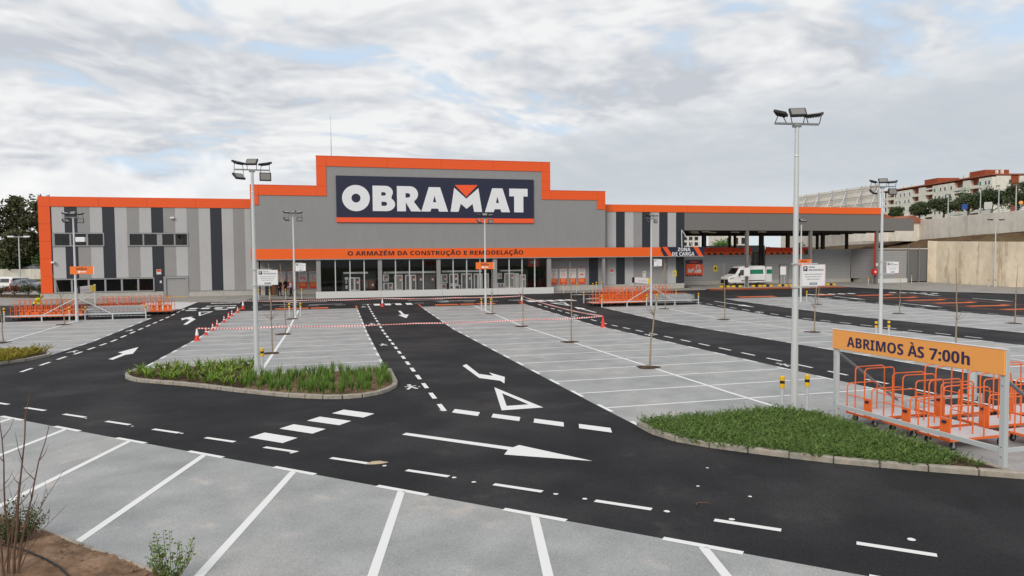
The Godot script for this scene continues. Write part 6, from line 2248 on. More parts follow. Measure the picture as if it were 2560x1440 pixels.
func build_street_things() -> void:
	var st: SurfaceTool
	var b := thing("bollard", "yellow and black capped bollard beside the mast at the evergreen bed", "bollard", on(12.26, -16.63), 0.0, "capped bollards")
	st = S()
	lathe(st, Vector3.ZERO, [Vector2(0.05, 0.0), Vector2(0.05, 0.8)], 12)
	part(st, "post", M.galv, b, false)
	st = S()
	lathe(st, Vector3.ZERO, [Vector2(0.05, 0.74), Vector2(0.07, 0.745), Vector2(0.07, 0.865)], 14)
	part(st, "collar", M.yellow, b, false)
	st = S()
	lathe(st, Vector3.ZERO, [Vector2(0.07, 0.95), Vector2(0.07, 1.05), Vector2(0.06, 1.075), Vector2(0.0, 1.08)], 14)
	part(st, "cap", M.yellow, b, false)
	st = S()
	lathe(st, Vector3.ZERO, [Vector2(0.068, 0.86), Vector2(0.068, 0.955)], 14)
	part(st, "black_ring", M.black, b, false)
	copy(b, on(13.06, -16.6))
	copy(b, on(-2.8, -28.9), 0, "yellow and black capped bollard standing at the planted island's mast")
	for p in [[-3.4, -57.0], [-2.55, -57.0]]:
		copy(b, on(p[0], p[1]), 0, "yellow and black capped bollard beside the far mast facing the entrance posters")
	for p in [[12.25, -57.0], [13.08, -57.0]]:
		copy(b, on(p[0], p[1]), 0, "yellow and black capped bollard beside the mast before the glazed front")
	for p in [[27.93, -30.1], [28.75, -30.1]]:
		copy(b, on(p[0], p[1]), 0, "yellow and black capped bollard beside the mast behind the near shelter")
	for p in [[-23.75, -58.7], [-19.35, -58.4], [-18.3, -58.4], [-14.15, -58.6], [-14.1, -63.0]]:
		copy(b, on(p[0], p[1]), 0, "yellow and black capped bollard guarding the trolley shelter before the striped wing")
	for p in [[23.4, -57.3], [27.75, -57.2], [28.75, -57.2], [33.15, -57.4], [23.3, -61.6], [33.2, -61.8]]:
		copy(b, on(p[0], p[1]), 0, "yellow and black capped bollard guarding the trolley shelter before the loading zone")
	copy(b, on(44.45, -56.7), 0, "yellow and black capped bollard beside the mast before the loading canopy")
	for p in [[-7.2, -72.6], [-6.2, -72.75], [-4.65, -72.8], [-3.1, -72.75]]:
		copy(b, on(p[0], p[1]), 0, "yellow and black capped bollard before the left entrance posters")
	for p in [[25.1, -72.7], [26.6, -72.6], [28.6, -72.7], [29.3, -73.4], [29.9, -73.2]]:
		copy(b, on(p[0], p[1], 0.0 if p[1] > -73.0 else 0.1), 0, "yellow and black capped bollard before the right hand wall posters")
	for p in [[67.6, -74.3], [69.3, -73.9], [73.0, -75.0], [75.6, -75.4], [79.2, -67.2], [80.0, -67.0]]:
		copy(b, on(p[0], p[1], 0.05), 0, "yellow and black capped bollard on the loading side pavement")
	# cones
	var c := make_cone("tall red and white traffic cone holding the tape at the row's near end", 0.76, 1)
	c.position = on(-7.82, -43.55)
	copy(c, on(-7.7, -64.1), 0, "tall red and white traffic cone at the row's far end", "tall traffic cones")
	copy(c, on(4.33, -63.1), 0, "tall red and white traffic cone in the aisle mouth before the planter wall", "tall traffic cones")
	copy(c, on(17.37, -62.55), 0, "tall red and white traffic cone by the crossing before the planter wall", "tall traffic cones")
	var s := make_cone("small red and white traffic cone in the line along the stall row", 0.52, 2)
	var first := true
	for z in [-46.6, -48.9, -51.3, -54.0, -56.4, -58.6, -61.3]:
		if first:
			s.position = on(-7.83, z)
		else:
			copy(s, on(-7.85 + 0.05 * sin(z), z))
		first = false
	var r := make_cone("plain red traffic cone where the two tapes meet", 0.76, 0)
	r.position = on(17.6, -42.9)
	# tapes
	tape("red and white barrier tape stretched across the car park from cone to cone", [on(-7.82, -43.55, 0.74), on(-2.98, -43.45, 0.69), on(5.0, -43.25, 0.64), on(12.66, -43.0, 0.68), on(17.6, -42.9, 0.74)], 0.17)
	tape("red and white barrier tape running back to the store road", [on(17.6, -42.92, 0.75), on(17.5, -52.0, 0.62), on(17.37, -62.5, 0.75)], 0.17)
	tape("red and white barrier tape along the road before the planter wall", [on(-7.7, -64.1, 0.75), on(-2.0, -63.8, 0.7), on(4.33, -63.1, 0.77), on(11.0, -62.8, 0.7), on(17.37, -62.55, 0.76)], 0.17)
	# litter and dust on the near road
	var l := thing("twig_litter", "small curled brown twig lying on the near asphalt", "twig", on(6.2, -10.5))
	st = S()
	pipe(st, [on(6.1, -10.62, 0.015), on(6.17, -10.72, 0.02), on(6.28, -10.73, 0.018), on(6.4, -10.66, 0.015)], 0.012, 0.006, 5)
	part(st, "stem", M.twig, l)
	var sp := thing("sand_spill", "small heap of spilt sand on the near asphalt", "sand", on(0.85, -15.05))
	st = S()
	for k in 14:
		var a0 := TAU * k / 14.0
		var a1 := TAU * (k + 1) / 14.0
		tri(st, on(0.85, -15.05, 0.03), on(0.85 + 0.22 * cos(a0) * (1.0 + 0.3 * sin(3.0 * a0)), -15.05 + 0.13 * sin(a0), 0.005), on(0.85 + 0.22 * cos(a1) * (1.0 + 0.3 * sin(3.0 * a1)), -15.05 + 0.13 * sin(a1), 0.005))
	part(st, "heap", M.sand, sp)


func make_cone(label: String, h: float, bands: int) -> Node3D:
	var o := thing("traffic_cone", label, "traffic cone", Vector3.ZERO, 0.0, "tall traffic cones" if bands == 1 else "small traffic cones" if bands == 2 else "plain red cone")
	var st := S()
	var w := h * 0.46
	cbox(st, Vector3(0, 0.018, 0), Vector3(w, 0.036, w), 0.01)
	part(st, "base", M.cone_red, o, false)
	var R := func(t: float) -> float: return lerpf(w * 0.4, w * 0.09, t)
	var spans := [[0.0, 1.0, 0]]
	if bands == 1:
		spans = [[0.0, 0.4, 0], [0.4, 0.93, 1], [0.93, 1.0, 0]]
	elif bands == 2:
		spans = [[0.0, 0.32, 0], [0.32, 0.47, 1], [0.47, 0.63, 0], [0.63, 0.8, 1], [0.8, 1.0, 0]]
	for s in spans:
		st = S()
		var pr := [Vector2(R.call(s[0]), 0.036 + (h - 0.036) * s[0]), Vector2(R.call(s[1]), 0.036 + (h - 0.036) * s[1])]
		if s[1] == 1.0:
			pr.append(Vector2(0.0, h))
		lathe(st, Vector3.ZERO, pr, 14)
		part(st, "band" if s[2] else "body", M.white_panel if s[2] else M.cone_red, o, false)
	return o


func tape(label: String, pts: Array, pitch: float) -> void:
	var o := thing("barrier_tape", label, "tape", pts[0])
	var red := S()
	var white := S()
	var i := 0
	for k in pts.size() - 1:
		var a: Vector3 = pts[k]
		var b: Vector3 = pts[k + 1]
		var n := int(a.distance_to(b) / (pitch * 0.5))
		for j in n:
			var p := a.lerp(b, float(j) / n)
			var q := a.lerp(b, float(j + 1) / n)
			p.y -= 0.06 * sin(PI * j / n)
			q.y -= 0.06 * sin(PI * (j + 1) / n)
			var tw := 0.35 * sin(i * 0.11)
			var side := (q - p).normalized().cross(Vector3.UP).normalized()
			var u := (Vector3.UP * cos(tw) + side * sin(tw)) * 0.037
			quad(white if i % 2 else red, p - u, q - u, q + u, p + u)
			i += 1
	part(white, "white_stripes", M.white_panel, o).set_meta("kind", "stuff")
	part(red, "red_stripes", M.cone_red, o).set_meta("kind", "stuff")


# ---------------------------------------------------------------- vehicles

# stations: [x, y_bottom, y_belt, y_roof, half width low, half width belt, half width roof]
func body_loft(st: SurfaceTool, sts: Array) -> void:
	var rings := []
	for s in sts:
		var pts := [Vector3(s[0], s[1], s[4] * 0.9), Vector3(s[0], s[1] + 0.12, s[4]), Vector3(s[0], s[2], s[5]), Vector3(s[0], s[3] - 0.1 * (s[3] - s[2]), s[6]), Vector3(s[0], s[3], s[6] * 0.82)]
		var r := pts.duplicate()
		for k in range(4, -1, -1):
			r.append(Vector3(pts[k].x, pts[k].y, -pts[k].z))
		rings.append(r)
	st.set_smooth_group(0)
	for i in rings.size() - 1:
		for k in 10:
			var m := (k + 1) % 10
			var a: Vector3 = rings[i][k]
			var b: Vector3 = rings[i + 1][k]
			var c: Vector3 = rings[i + 1][m]
			var d: Vector3 = rings[i][m]
			var mid := (a + b + c + d) * 0.25
			var cen := Vector3(mid.x, (sts[i][1] + sts[i][3]) * 0.5, 0)
			var n := (c - a).cross(d - b)
			if n.length() < 1e-7:
				continue
			n = n.normalized()
			if n.dot(mid - cen) < 0.0:
				n = -n
			quad(st, a, b, c, d, n)
	for e in [0, rings.size() - 1]:
		var cen := Vector3.ZERO
		for p in rings[e]:
			cen += p / 10.0
		for k in 10:
			tri(st, cen, rings[e][k], rings[e][(k + 1) % 10], Vector3.LEFT if e == 0 else Vector3.RIGHT)


func side_z(sts: Array, x: float, y: float) -> float:
	for i in sts.size() - 1:
		if x >= sts[i][0] and x <= sts[i + 1][0]:
			var t: float = (x - sts[i][0]) / maxf(sts[i + 1][0] - sts[i][0], 1e-5)
			var s := []
			for k in 7:
				s.append(lerpf(sts[i][k], sts[i + 1][k], t))
			if y < s[2]:
				return lerpf(s[4], s[5], clampf((y - s[1] - 0.12) / (s[2] - s[1] - 0.12), 0, 1))
			return lerpf(s[5], s[6], clampf((y - s[2]) / ((s[3] - s[2]) * 0.9), 0, 1))
	return 0.9


func side_patch(o: Node3D, sts: Array, poly: Array, called: String, m: Material, sg: float) -> void:
	var st := S()
	var f := []
	for p in poly:
		f.append(Vector3(p[0], p[1], sg * (side_z(sts, p[0], p[1]) + 0.012)))
	for k in range(1, f.size() - 1):
		tri(st, f[0], f[k], f[k + 1], Vector3(0, 0.1, sg).normalized())
	for k in f.size():
		var a: Vector3 = f[k]
		var b: Vector3 = f[(k + 1) % f.size()]
		quad(st, a, b, b - Vector3(0, 0, sg * 0.03), a - Vector3(0, 0, sg * 0.03))
	part(st, called, m, o, false)


func wheels(o: Node3D, xs: Array, w: float, r: float) -> void:
	for x in xs:
		for s in [-1, 1]:
			var st := S()
			lathe(st, Vector3(x, r, s * (w - 0.1)), [Vector2(r * 0.6, -0.11), Vector2(r * 0.95, -0.11), Vector2(r, -0.07), Vector2(r, 0.07), Vector2(r * 0.95, 0.11), Vector2(r * 0.6, 0.11)], 18, Basis(Vector3.RIGHT, Vector3.UP, Vector3.BACK))
			var t := part(st, "wheel", M.rubber, o, false)
			st = S()
			tube(st, Vector3(x, r, s * (w - 0.12) - 0.09), Vector3(x, r, s * (w - 0.12) + 0.09), r * 0.62, -1.0, 14)
			part(st, "rim", M.wheel_grey, t, false)
			st = S()
			tube(st, Vector3(x, r, s * (w - 0.02)), Vector3(x, r, s * (w + 0.006)), r * 1.13, -1.0, 18)
			part(st, "wheel_arch", M.black, o, false)


func build_vehicles() -> void:
	var st: SurfaceTool
	# delivery van, nose to -x
	var o := thing("delivery_van", "white high-roofed delivery van with green side stripe and open rear door", "van", on(52.0, -78.4, 0.05), 0.06)
	var v := [[-3.1, 0.42, 0.8, 0.98, 0.78, 0.8, 0.7], [-3.0, 0.34, 0.95, 1.1, 0.9, 0.93, 0.8], [-2.6, 0.3, 1.1, 1.26, 0.98, 1.0, 0.86], [-2.1, 0.28, 1.2, 1.42, 1.0, 1.02, 0.88], [-1.45, 0.28, 1.25, 2.28, 1.0, 1.02, 0.84], [-1.1, 0.28, 1.25, 2.42, 1.0, 1.02, 0.86], [-0.4, 0.28, 1.25, 2.5, 1.0, 1.03, 0.9], [2.4, 0.3, 1.25, 2.5, 1.0, 1.03, 0.92], [2.5, 0.34, 1.25, 2.46, 0.98, 1.0, 0.9]]
	st = S()
	body_loft(st, v)
	part(st, "body", M.white_paint, o, false)
	st = S()
	var wp := [Vector3(-2.04, 1.46, 0.84), Vector3(-2.04, 1.46, -0.84), Vector3(-1.47, 2.22, -0.74), Vector3(-1.47, 2.22, 0.74)]
	for k in 4:
		wp[k] += Vector3(-0.03, 0.03, 0)
	quad(st, wp[0], wp[1], wp[2], wp[3])
	part(st, "windscreen", M.car_glass, o, false)
	for s in [-1.0, 1.0]:
		side_patch(o, v, [[-1.75, 1.3], [-0.7, 1.3], [-0.72, 2.0], [-1.3, 2.0]], "side_window", M.car_glass, s)
		side_patch(o, v, [[-0.3, 1.45], [2.1, 1.45], [2.1, 2.02], [-0.3, 2.02]], "stripe", M.green_stripe, s)
		side_patch(o, v, [[-1.3, 0.55], [2.3, 0.55], [2.3, 0.66], [-1.3, 0.66]], "trim", M.black, s)
		side_patch(o, v, [[-2.95, 0.8], [-2.5, 0.9], [-2.4, 1.08], [-2.85, 0.98]], "headlight", M.lens, s)
	st = S()
	box(st, Vector3(-3.08, 0.62, 0), Vector3(0.12, 0.34, 1.5))
	box(st, Vector3(-3.0, 0.36, 0), Vector3(0.2, 0.16, 1.7))
	part(st, "bumper", M.black, o, false)
	wheels(o, [-2.15, 1.35], 1.0, 0.17)
	st = S()
	box(st, Vector3(2.98, 1.4, 1.02), Vector3(0.92, 1.95, 0.06), Basis(Vector3.UP, 0.1))
	var d := part(st, "rear_door", M.white_paint, o, false)
	st = S()
	box(st, Vector3(2.98, 1.74, 1.06), Vector3(0.88, 0.56, 0.012), Basis(Vector3.UP, 0.1))
	part(st, "stripe", M.green_stripe, d, false)
	st = S()
	box(st, Vector3(-1.72, 1.38, 1.2), Vector3(0.12, 0.34, 0.16))
	part(st, "mirror", M.black, o, false)
	st = S()
	box(st, Vector3(2.52, 1.3, 0.0), Vector3(0.02, 1.7, 1.6))
	part(st, "load_opening", M.dark_steel, o, false)
	# cars on the neighbouring car park
	o = thing("small_van", "white small van parked left of the store seen from behind", "van", Vector3(-43.2, gy(-107.0) + 0.01, -107.5), -0.5)
	v = [[-2.1, 0.4, 0.75, 0.85, 0.7, 0.72, 0.6], [-1.95, 0.3, 0.85, 1.0, 0.84, 0.86, 0.72], [-1.2, 0.26, 0.98, 1.12, 0.86, 0.88, 0.76], [-0.6, 0.26, 1.02, 1.72, 0.86, 0.88, 0.7], [0.1, 0.26, 1.02, 1.84, 0.86, 0.88, 0.74], [1.9, 0.3, 1.02, 1.82, 0.86, 0.88, 0.76], [2.05, 0.36, 1.0, 1.7, 0.8, 0.84, 0.7]]
	st = S()
	body_loft(st, v)
	part(st, "body", M.white_paint, o, false)
	for s in [-1.0, 1.0]:
		side_patch(o, v, [[-0.75, 1.08], [0.05, 1.08], [0.05, 1.6], [-0.45, 1.6]], "side_window", M.car_glass, s)
		side_patch(o, v, [[0.15, 1.08], [1.7, 1.08], [1.65, 1.6], [0.15, 1.6]], "side_window", M.car_glass, s)
		side_patch(o, v, [[1.85, 0.95], [2.02, 0.95], [2.02, 1.5], [1.87, 1.5]], "tail_light", M.red, s)
	st = S()
	box(st, Vector3(2.06, 1.35, 0), Vector3(0.03, 0.5, 1.25))
	part(st, "rear_window", M.car_glass, o, false)
	st = S()
	box(st, Vector3(2.05, 0.48, 0), Vector3(0.12, 0.22, 1.6))
	part(st, "bumper", M.black, o, false)
	wheels(o, [-1.35, 1.3], 0.86, 0.3)
	var car := make_car("dark grey estate car parked beside the white small van", M.car_grey, Vector3(-39.6, gy(-105.0) + 0.01, -105.4), PI - 0.35)
	make_car("white car parked behind the white small van", M.white_paint, Vector3(-49.5, gy(-110.0) + 0.01, -112.0), PI - 0.4)
	make_car("pale car behind the dark grey estate car", M.poster_white, Vector3(-43.5, gy(-113.0) + 0.01, -114.0), PI - 0.4)
	var far := make_car("dark car on the road above the stone wall", M.car_grey, Vector3(-66.0, 3.0, -179.0), 0.0)
	make_car("silver car on the road above the stone wall", M.poster_white, Vector3(-77.0, 3.0, -179.0), 0.0)


func make_car(label: String, m: Material, p: Vector3, turn: float) -> Node3D:
	var o := thing("parked_car", label, "car", p, turn)
	var v := [[-2.2, 0.42, 0.6, 0.68, 0.66, 0.68, 0.58], [-2.05, 0.3, 0.74, 0.84, 0.84, 0.86, 0.72], [-1.2, 0.24, 0.88, 0.98, 0.88, 0.9, 0.76], [-0.75, 0.24, 0.92, 1.1, 0.88, 0.9, 0.74], [-0.1, 0.24, 0.93, 1.48, 0.88, 0.9, 0.64], [0.6, 0.24, 0.94, 1.52, 0.88, 0.9, 0.66], [1.5, 0.26, 0.95, 1.44, 0.88, 0.9, 0.64], [2.05, 0.32, 0.95, 1.08, 0.84, 0.86, 0.68], [2.2, 0.45, 0.8, 0.9, 0.74, 0.76, 0.62]]
	var st := S()
	body_loft(st, v)
	part(st, "body", m, o, false)
	for s in [-1.0, 1.0]:
		side_patch(o, v, [[-0.6, 0.98], [0.35, 0.98], [0.35, 1.38], [-0.1, 1.36]], "side_window", M.car_glass, s)
		side_patch(o, v, [[0.45, 0.98], [1.55, 0.98], [1.4, 1.32], [0.45, 1.38]], "side_window", M.car_glass, s)
		side_patch(o, v, [[-2.1, 0.6], [-1.75, 0.66], [-1.75, 0.78], [-2.1, 0.72]], "headlight", M.lens, s)
		side_patch(o, v, [[1.8, 0.75], [2.1, 0.75], [2.1, 0.9], [1.8, 0.9]], "tail_light", M.red, s)
	st = S()
	quad(st, Vector3(-0.82, 1.12, 0.66), Vector3(-0.82, 1.12, -0.66), Vector3(-0.16, 1.5, -0.54), Vector3(-0.16, 1.5, 0.54))
	part(st, "windscreen", M.car_glass, o, false)
	st = S()
	quad(st, Vector3(2.08, 1.12, 0.6), Vector3(2.08, 1.12, -0.6), Vector3(1.54, 1.46, -0.52), Vector3(1.54, 1.46, 0.52))
	part(st, "rear_window", M.car_glass, o, false)
	wheels(o, [-1.35, 1.35], 0.88, 0.31)
	return o


# ---------------------------------------------------------------- people

# bones: [a, b, ra, rb, colour]; one smooth skin around them as surface nets
func person(called: String, label: String, pos: Vector3, turn: float, bones: Array, cell: float) -> void:
	var o := thing(called, label, "person", pos, turn)
	var lo := Vector3(9, 9, 9)
	var hi := -lo
	for b in bones:
		var r := maxf(b[2], b[3]) + cell * 2.5
		lo = lo.min(b[0] - Vector3.ONE * r).min(b[1] - Vector3.ONE * r)
		hi = hi.max(b[0] + Vector3.ONE * r).max(b[1] + Vector3.ONE * r)
	var n := Vector3i(((hi - lo) / cell).ceil()) + Vector3i.ONE
	var f := PackedFloat32Array()
	f.resize(n.x * n.y * n.z)
	f.fill(1.0)
	var own := PackedInt32Array()
	own.resize(f.size())
	var best := PackedFloat32Array()
	best.resize(f.size())
	best.fill(9.0)
	var kk := 0.035
	for bi in bones.size():
		var b: Array = bones[bi]
		var A: Vector3 = b[0]
		var B: Vector3 = b[1]
		var ba := B - A
		var l2 := maxf(ba.length_squared(), 1e-8)
		var r := maxf(b[2], b[3]) + 0.09
		var i0 := Vector3i(((A.min(B) - Vector3.ONE * r - lo) / cell).floor()).clamp(Vector3i.ZERO, n - Vector3i.ONE)
		var i1 := Vector3i(((A.max(B) + Vector3.ONE * r - lo) / cell).ceil()).clamp(Vector3i.ZERO, n - Vector3i.ONE)
		for z in range(i0.z, i1.z + 1):
			for y in range(i0.y, i1.y + 1):
				for x in range(i0.x, i1.x + 1):
					var p := lo + Vector3(x, y, z) * cell
					var t := clampf((p - A).dot(ba) / l2, 0.0, 1.0)
					var d := (p - A - ba * t).length() - lerpf(b[2], b[3], t)
					var id := x + n.x * (y + n.y * z)
					var e := f[id]
					var h := maxf(kk - absf(e - d), 0.0) / kk
					f[id] = minf(e, d) - h * h * kk * 0.25
					if d < best[id]:
						best[id] = d
						own[id] = bi
	var vid := {}
	var pts := []
	var cols := []
	for z in n.z - 1:
		for y in n.y - 1:
			for x in n.x - 1:
				var id := x + n.x * (y + n.y * z)
				var neg := 0
				var sum := Vector3.ZERO
				var cnt := 0
				var vals := []
				for c in 8:
					var vv := f[id + (c & 1) + n.x * (((c >> 1) & 1) + n.y * ((c >> 2) & 1))]
					vals.append(vv)
					if vv < 0.0:
						neg += 1
				if neg == 0 or neg == 8:
					continue
				for e in [[0, 1], [2, 3], [4, 5], [6, 7], [0, 2], [1, 3], [4, 6], [5, 7], [0, 4], [1, 5], [2, 6], [3, 7]]:
					var va: float = vals[e[0]]
					var vb: float = vals[e[1]]
					if (va < 0.0) != (vb < 0.0):
						var t := va / (va - vb)
						var pa := Vector3(e[0] & 1, (e[0] >> 1) & 1, (e[0] >> 2) & 1)
						var pb := Vector3(e[1] & 1, (e[1] >> 1) & 1, (e[1] >> 2) & 1)
						sum += pa.lerp(pb, t)
						cnt += 1
				vid[id] = pts.size()
				pts.append(lo + (Vector3(x, y, z) + sum / cnt) * cell)
				cols.append(bones[own[id]][4])
	var normals := []
	normals.resize(pts.size())
	normals.fill(Vector3.ZERO)
	var faces := []
	var strides := [1, n.x, n.x * n.y]
	for z in range(1, n.z - 1):
		for y in range(1, n.y - 1):
			for x in range(1, n.x - 1):
				var id := x + n.x * (y + n.y * z)
				for ax in 3:
					var s0 := f[id] < 0.0
					if s0 == (f[id + strides[ax]] < 0.0):
						continue
					var u: int = strides[(ax + 1) % 3]
					var w: int = strides[(ax + 2) % 3]
					var q := [vid.get(id, -1), vid.get(id - u, -1), vid.get(id - u - w, -1), vid.get(id - w, -1)]
					if -1 in q:
						continue
					if s0:
						q.reverse()
					faces.append(q)
	for q in faces:
		var nn: Vector3 = (pts[q[2]] - pts[q[0]]).cross(pts[q[3]] - pts[q[1]])
		for k in q:
			normals[k] += nn
	var st := S()
	for q in faces:
		for k in [0, 1, 2, 0, 2, 3]:
			st.set_color(cols[q[k]])
			st.set_normal(-normals[q[k]].normalized())
			st.add_vertex(pts[q[k]])
	part(st, "body", M.cloth, o, false)


func figure(lean: float, stride: float, arm: float, top: Color, leg: Color, hair: Color, sc := 1.0) -> Array:
	var skin := Color(0.42, 0.25, 0.17)
	var shoe := Color(0.015, 0.015, 0.015)
	var hip := Vector3(0, 0.93, 0)
	var chest := hip + Vector3(0, 0.38, lean * 0.4)
	var neck := chest + Vector3(0, 0.17, lean * 0.25)
	var head := neck + Vector3(0, 0.15, lean * 0.2 + 0.02)
	var out := [[hip, chest, 0.145, 0.155, top], [chest + Vector3(-0.1, 0.06, 0), chest + Vector3(0.1, 0.06, 0), 0.105, 0.105, top], [neck, head - Vector3(0, 0.06, 0), 0.05, 0.055, skin], [head + Vector3(0, -0.05, 0.025), head + Vector3(0, 0.05, 0.0), 0.07, 0.085, skin], [head + Vector3(0, 0.05, -0.03), head + Vector3(0, -0.02, -0.05), 0.083, 0.07, hair], [head + Vector3(0, -0.015, 0.085), head + Vector3(0, -0.03, 0.1), 0.016, 0.014, skin], [head + Vector3(-0.082, 0, 0), head + Vector3(-0.086, -0.03, 0), 0.02, 0.016, skin], [head + Vector3(0.082, 0, 0), head + Vector3(0.086, -0.03, 0), 0.02, 0.016, skin]]
	for s in [-1.0, 1.0]:
		var k: Vector3 = hip + Vector3(s * 0.1, -0.45, s * stride * 0.5 + 0.03)
		var a: Vector3 = hip + Vector3(s * 0.12, -0.84, s * stride)
		out.append([hip + Vector3(s * 0.09, -0.02, 0), k, 0.098, 0.068, leg])
		out.append([k, a, 0.066, 0.048, leg])
		out.append([a + Vector3(0, -0.04, -0.03), a + Vector3(s * 0.03, -0.05, 0.16), 0.045, 0.036, shoe])
		var sh: Vector3 = chest + Vector3(s * 0.19, 0.08, 0)
		var el: Vector3 = sh + Vector3(s * 0.07, -0.27, -0.02 + arm * 0.08)
		var wr: Vector3 = el + Vector3(-s * 0.05 * arm, -0.24 + 0.2 * arm, 0.06 + arm * 0.2)
		out.append([sh, el, 0.062, 0.046, top])
		out.append([el, wr, 0.045, 0.034, top])
		out.append([wr, wr + (wr - el).normalized() * 0.08, 0.034, 0.03, skin])
		for fi in 4:
			var d: Vector3 = (wr - el).normalized()
			var f0: Vector3 = wr + d * 0.08 + Vector3(0, 0, -0.024 + 0.016 * fi)
			out.append([f0, f0 + d * (0.075 - 0.008 * absf(fi - 1.5)) + Vector3(-s * 0.012, 0, 0.01), 0.011, 0.009, skin])
		out.append([wr + (wr - el).normalized() * 0.03, wr + (wr - el).normalized() * 0.08 + Vector3(-s * 0.03, 0, 0.03), 0.014, 0.011, skin])
	for b in out:
		b[0] *= sc
		b[1] *= sc
		b[2] *= sc
		b[3] *= sc
	return out


func build_people() -> void:
	person("person", "person in a dark jacket and dark trousers leaning on the entrance wall", on(-5.45, -75.8, 0.1), 0.6, figure(-0.06, 0.06, 0.5, Color(0.018, 0.02, 0.035), Color(0.012, 0.012, 0.014), Color(0.03, 0.012, 0.008)), 0.024)
	person("person", "taller person in black standing between the other two at the entrance", on(-4.85, -76.2, 0.1), -0.7, figure(0.02, 0.05, 0.9, Color(0.016, 0.014, 0.015), Color(0.014, 0.014, 0.016), Color(0.012, 0.008, 0.006), 1.04), 0.024)
	person("person", "person in a pale blue shirt and black trousers by the entrance", on(-4.25, -75.0, 0.1), -1.4, figure(0.03, 0.12, 0.75, Color(0.36, 0.44, 0.56), Color(0.01, 0.01, 0.012), Color(0.02, 0.012, 0.01), 0.97), 0.024)
	person("person", "person in a bright yellow cap and jacket bending over the trolleys", on(-23.4, -63.2), 1.3, figure(0.75, 0.1, 0.6, Color(0.72, 0.86, 0.02), Color(0.03, 0.04, 0.07), Color(0.72, 0.80, 0.02), 0.98), 0.026)
	# dark stand behind the entrance sign
	var o := thing("leaflet_stand", "dark narrow stand against the wall at the left entrance", "stand", on(-6.7, -76.9, 0.1))
	part_box(o, "body", M.black, [[-7.0, -6.45, gy(-77) + 0.1, gy(-77) + 1.5, -77.3, -77.0]])
	part_box(o, "panel", M.wood_brown, [[-6.4, -5.95, gy(-77) + 0.1, gy(-77) + 1.45, -77.25, -77.1]])


# ---------------------------------------------------------------- near plants and soil

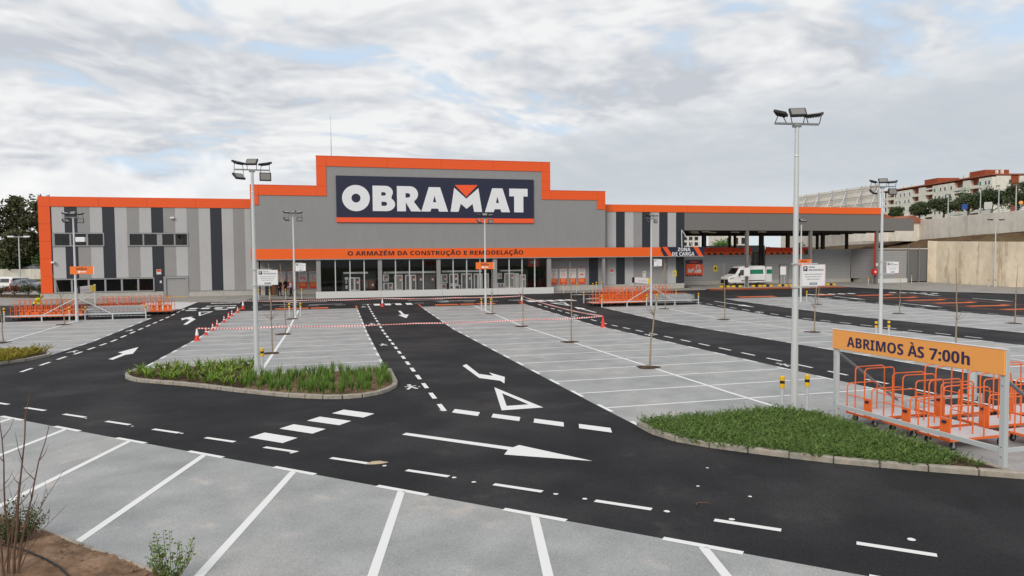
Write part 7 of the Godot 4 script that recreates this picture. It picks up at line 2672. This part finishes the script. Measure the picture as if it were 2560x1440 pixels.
func build_near_plants() -> void:
	var soil_poly := PackedVector2Array([Vector2(-14.0, -22.0), Vector2(-4.79, -12.72), Vector2(-2.2, -10.1), Vector2(0.5, -7.4), Vector2(0.0, -4.0), Vector2(-14.0, -4.0)])
	var st := S()
	var n := noise(77, 0.9, 4)
	var n2 := noise(78, 6.0, 3)
	var s := 0.07
	# fine bumpy soil where it is seen close, coarse beyond
	for area in [[-6.6, -1.4, -14.2, -8.2, 0.07], [-14.0, -6.6, -22.0, -4.0, 0.5], [-6.6, -1.4, -8.2, -4.0, 0.5], [-1.4, 0.4, -10.0, -4.0, 0.4]]:
		s = area[4]
		var x: float = area[0]
		while x < area[1] - 0.001:
			var z: float = area[2]
			while z < area[3] - 0.001:
				var x1 := minf(x + s, area[1])
				var z1 := minf(z + s, area[3])
				var cell := PackedVector2Array([Vector2(x, z), Vector2(x1, z), Vector2(x1, z1), Vector2(x, z1)])
				var inside := 0
				for c in cell:
					if Geometry2D.is_point_in_polygon(c, soil_poly):
						inside += 1
				if inside > 0:
					var list := [cell] if inside == 4 else Geometry2D.intersect_polygons(cell, soil_poly)
					for q in list:
						var v := []
						for e in q:
							v.append(on(e.x, e.y, 0.035 + 0.05 * n.get_noise_2d(e.x, e.y) + 0.022 * n2.get_noise_2d(e.x, e.y)))
						for k in range(1, v.size() - 1):
							var nn: Vector3 = (v[k] - v[0]).cross(v[k + 1] - v[0]).normalized()
							tri(st, v[0], v[k], v[k + 1], nn if nn.y > 0.0 else -nn)
				z += s
			x += s
	structure(st, "soil", M.soil)
	# stones and clods in the soil
	var g := RandomNumberGenerator.new()
	g.seed = 801
	var o := thing("clods", "loose stones and clods scattered over the near soil", "stones", on(-4.0, -11.0))
	o.set_meta("kind", "stuff")
	st = S()
	for k in 300:
		var t := g.randf()
		var p := Vector2(-5.6, -13.6).lerp(Vector2(-1.6, -9.5), t) + Vector2(-0.5, 0.5) * (absf(g.randfn()) * (0.3 if k % 3 else 1.1) + 0.06)
		var r := g.randf_range(0.004, 0.016) if k % 9 else g.randf_range(0.016, 0.035)
		var c := on(p.x, p.y, 0.04 + r * 0.3)
		var bs := Basis.from_euler(Vector3(g.randf() * 6.0, g.randf() * 6.0, g.randf() * 6.0))
		cbox(st, c, Vector3(r * 2.0, r * 1.5, r * 1.8), r * 0.45, bs)
	var cl := part(st, "clods", M.soil, o)
	cl.set_meta("kind", "stuff")
	# edging strip between paving and soil
	var e := thing("soil_edging", "narrow concrete edging between the near bays and the soil", "edging", on(-4.0, -11.8))
	kerb_run(e, [Vector2(-9.0, -16.95), Vector2(-4.79, -12.72), Vector2(-2.2, -10.1), Vector2(-0.6, -8.5)], 1.0, 0.06, 0.05)
	# irrigation hose
	var h := thing("irrigation_hose", "dark irrigation hose lying across the near soil", "hose", on(-4.4, -11.5))
	st = S()
	var pts := []
	for q in [[-5.4, -12.1], [-4.97, -11.95], [-4.58, -11.66], [-4.13, -11.2], [-3.8, -10.8], [-3.6, -10.5], [-3.2, -9.9], [-2.9, -9.3]]:
		pts.append(on(q[0], q[1], 0.06 + 0.05 * n.get_noise_2d(q[0], q[1])))
	pipe(st, pts, 0.014, -1.0, 7)
	part(st, "hose", M.rubber, h)
	# bare shrub with long upright stems
	var b := thing("bare_shrub", "leafless shrub with long thin upright stems on the near soil", "shrub", on(-4.45, -10.95))
	for stem in [[-4.52, -10.95, -0.28, -0.55, 2.5, 0.016], [-4.42, -10.9, 0.3, -0.45, 2.5, 0.02], [-4.36, -10.9, 0.62, -0.5, 2.05, 0.018], [-4.6, -11.0, -0.32, 0.1, 2.4, 0.014], [-4.4, -10.85, 0.75, 0.3, 1.2, 0.01], [-4.35, -10.85, 1.15, 0.1, 0.95, 0.01], [-4.5, -10.8, 0.5, -0.1, 1.3, 0.009], [-4.48, -10.9, 0.1, -0.7, 1.6, 0.01], [-4.4, -10.95, 0.95, -0.5, 1.35, 0.009], [-4.55, -10.9, -0.5, -0.2, 1.8, 0.012]]:
		st = S()
		var line := []
		for k in 9:
			var t := k / 8.0
			line.append(on(stem[0] + stem[2] * pow(t, 1.5) * 0.55 + g.randf_range(-0.015, 0.015), stem[1] + stem[3] * t * 0.6 + g.randf_range(-0.015, 0.015), stem[4] * t))
		pipe(st, line, stem[5], stem[5] * 0.25, 6)
		var sp := part(st, "stem", M.twig, b)
		st = S()
		for k in 4:
			var i := 3 + k
			var q: Vector3 = line[i]
			var d := Vector3(g.randfn() * 0.5, g.randf_range(0.5, 1.0), g.randfn() * 0.4).normalized()
			var L := g.randf_range(0.12, 0.4)
			pipe(st, [q, q + d * L * 0.6, q + (d + Vector3(0, 0.3, 0)) * L], stem[5] * 0.4, 0.0015, 4)
		part(st, "twig", M.twig, sp)
	# leafy shrubs
	leaf_shrub("small dark green shrub on the soil behind the bare stems", on(-4.85, -12.1), 0.6, 0.45, 60, 812, Color(0.03, 0.06, 0.022), Color(0.10, 0.15, 0.05))
	leaf_shrub("small upright shrub with little green leaves at the edging's near end", on(-2.2, -10.0), 0.62, 0.34, 26, 813, Color(0.05, 0.11, 0.022), Color(0.2, 0.32, 0.07))


func leaf_shrub(label: String, p: Vector3, h: float, r: float, stems: int, sd: int, dark: Color, light: Color) -> void:
	var g := RandomNumberGenerator.new()
	g.seed = sd
	var o := thing("leafy_shrub", label, "shrub", p)
	var wood := S()
	var st := S()
	for k in stems:
		var a := g.randf() * TAU
		var out := r * sqrt(g.randf())
		var top := p + Vector3(cos(a) * out, h * g.randf_range(0.55, 1.15), sin(a) * out)
		var mid := p.lerp(top, 0.5) + Vector3(cos(a) * 0.06, 0.0, sin(a) * 0.06)
		pipe(wood, [p + Vector3(cos(a), 0, sin(a)) * 0.03, mid, top], 0.006, 0.002, 4)
		for j in 26:
			var t := (j + 2) / 28.0
			var q := p.lerp(mid, t * 2.0) if t < 0.5 else mid.lerp(top, t * 2.0 - 1.0)
			var d := Vector3(g.randfn(), g.randf_range(-0.2, 0.9), g.randfn()).normalized()
			var side := d.cross(Vector3(g.randfn(), g.randfn(), g.randfn())).normalized()
			var nn := side.cross(d)
			if nn.y < 0.0:
				nn = -nn
			var L := g.randf_range(0.03, 0.055)
			q += d * 0.012
			st.set_color(dark.lerp(light, g.randf()))
			leaf_quad(st, q, q + d * L * 0.5 + side * L * 0.36, q + d * L, q + d * L * 0.5 - side * L * 0.36, nn)
	part(wood, "stems", M.twig, o)
	part(st, "leaves", M.leaf, o)
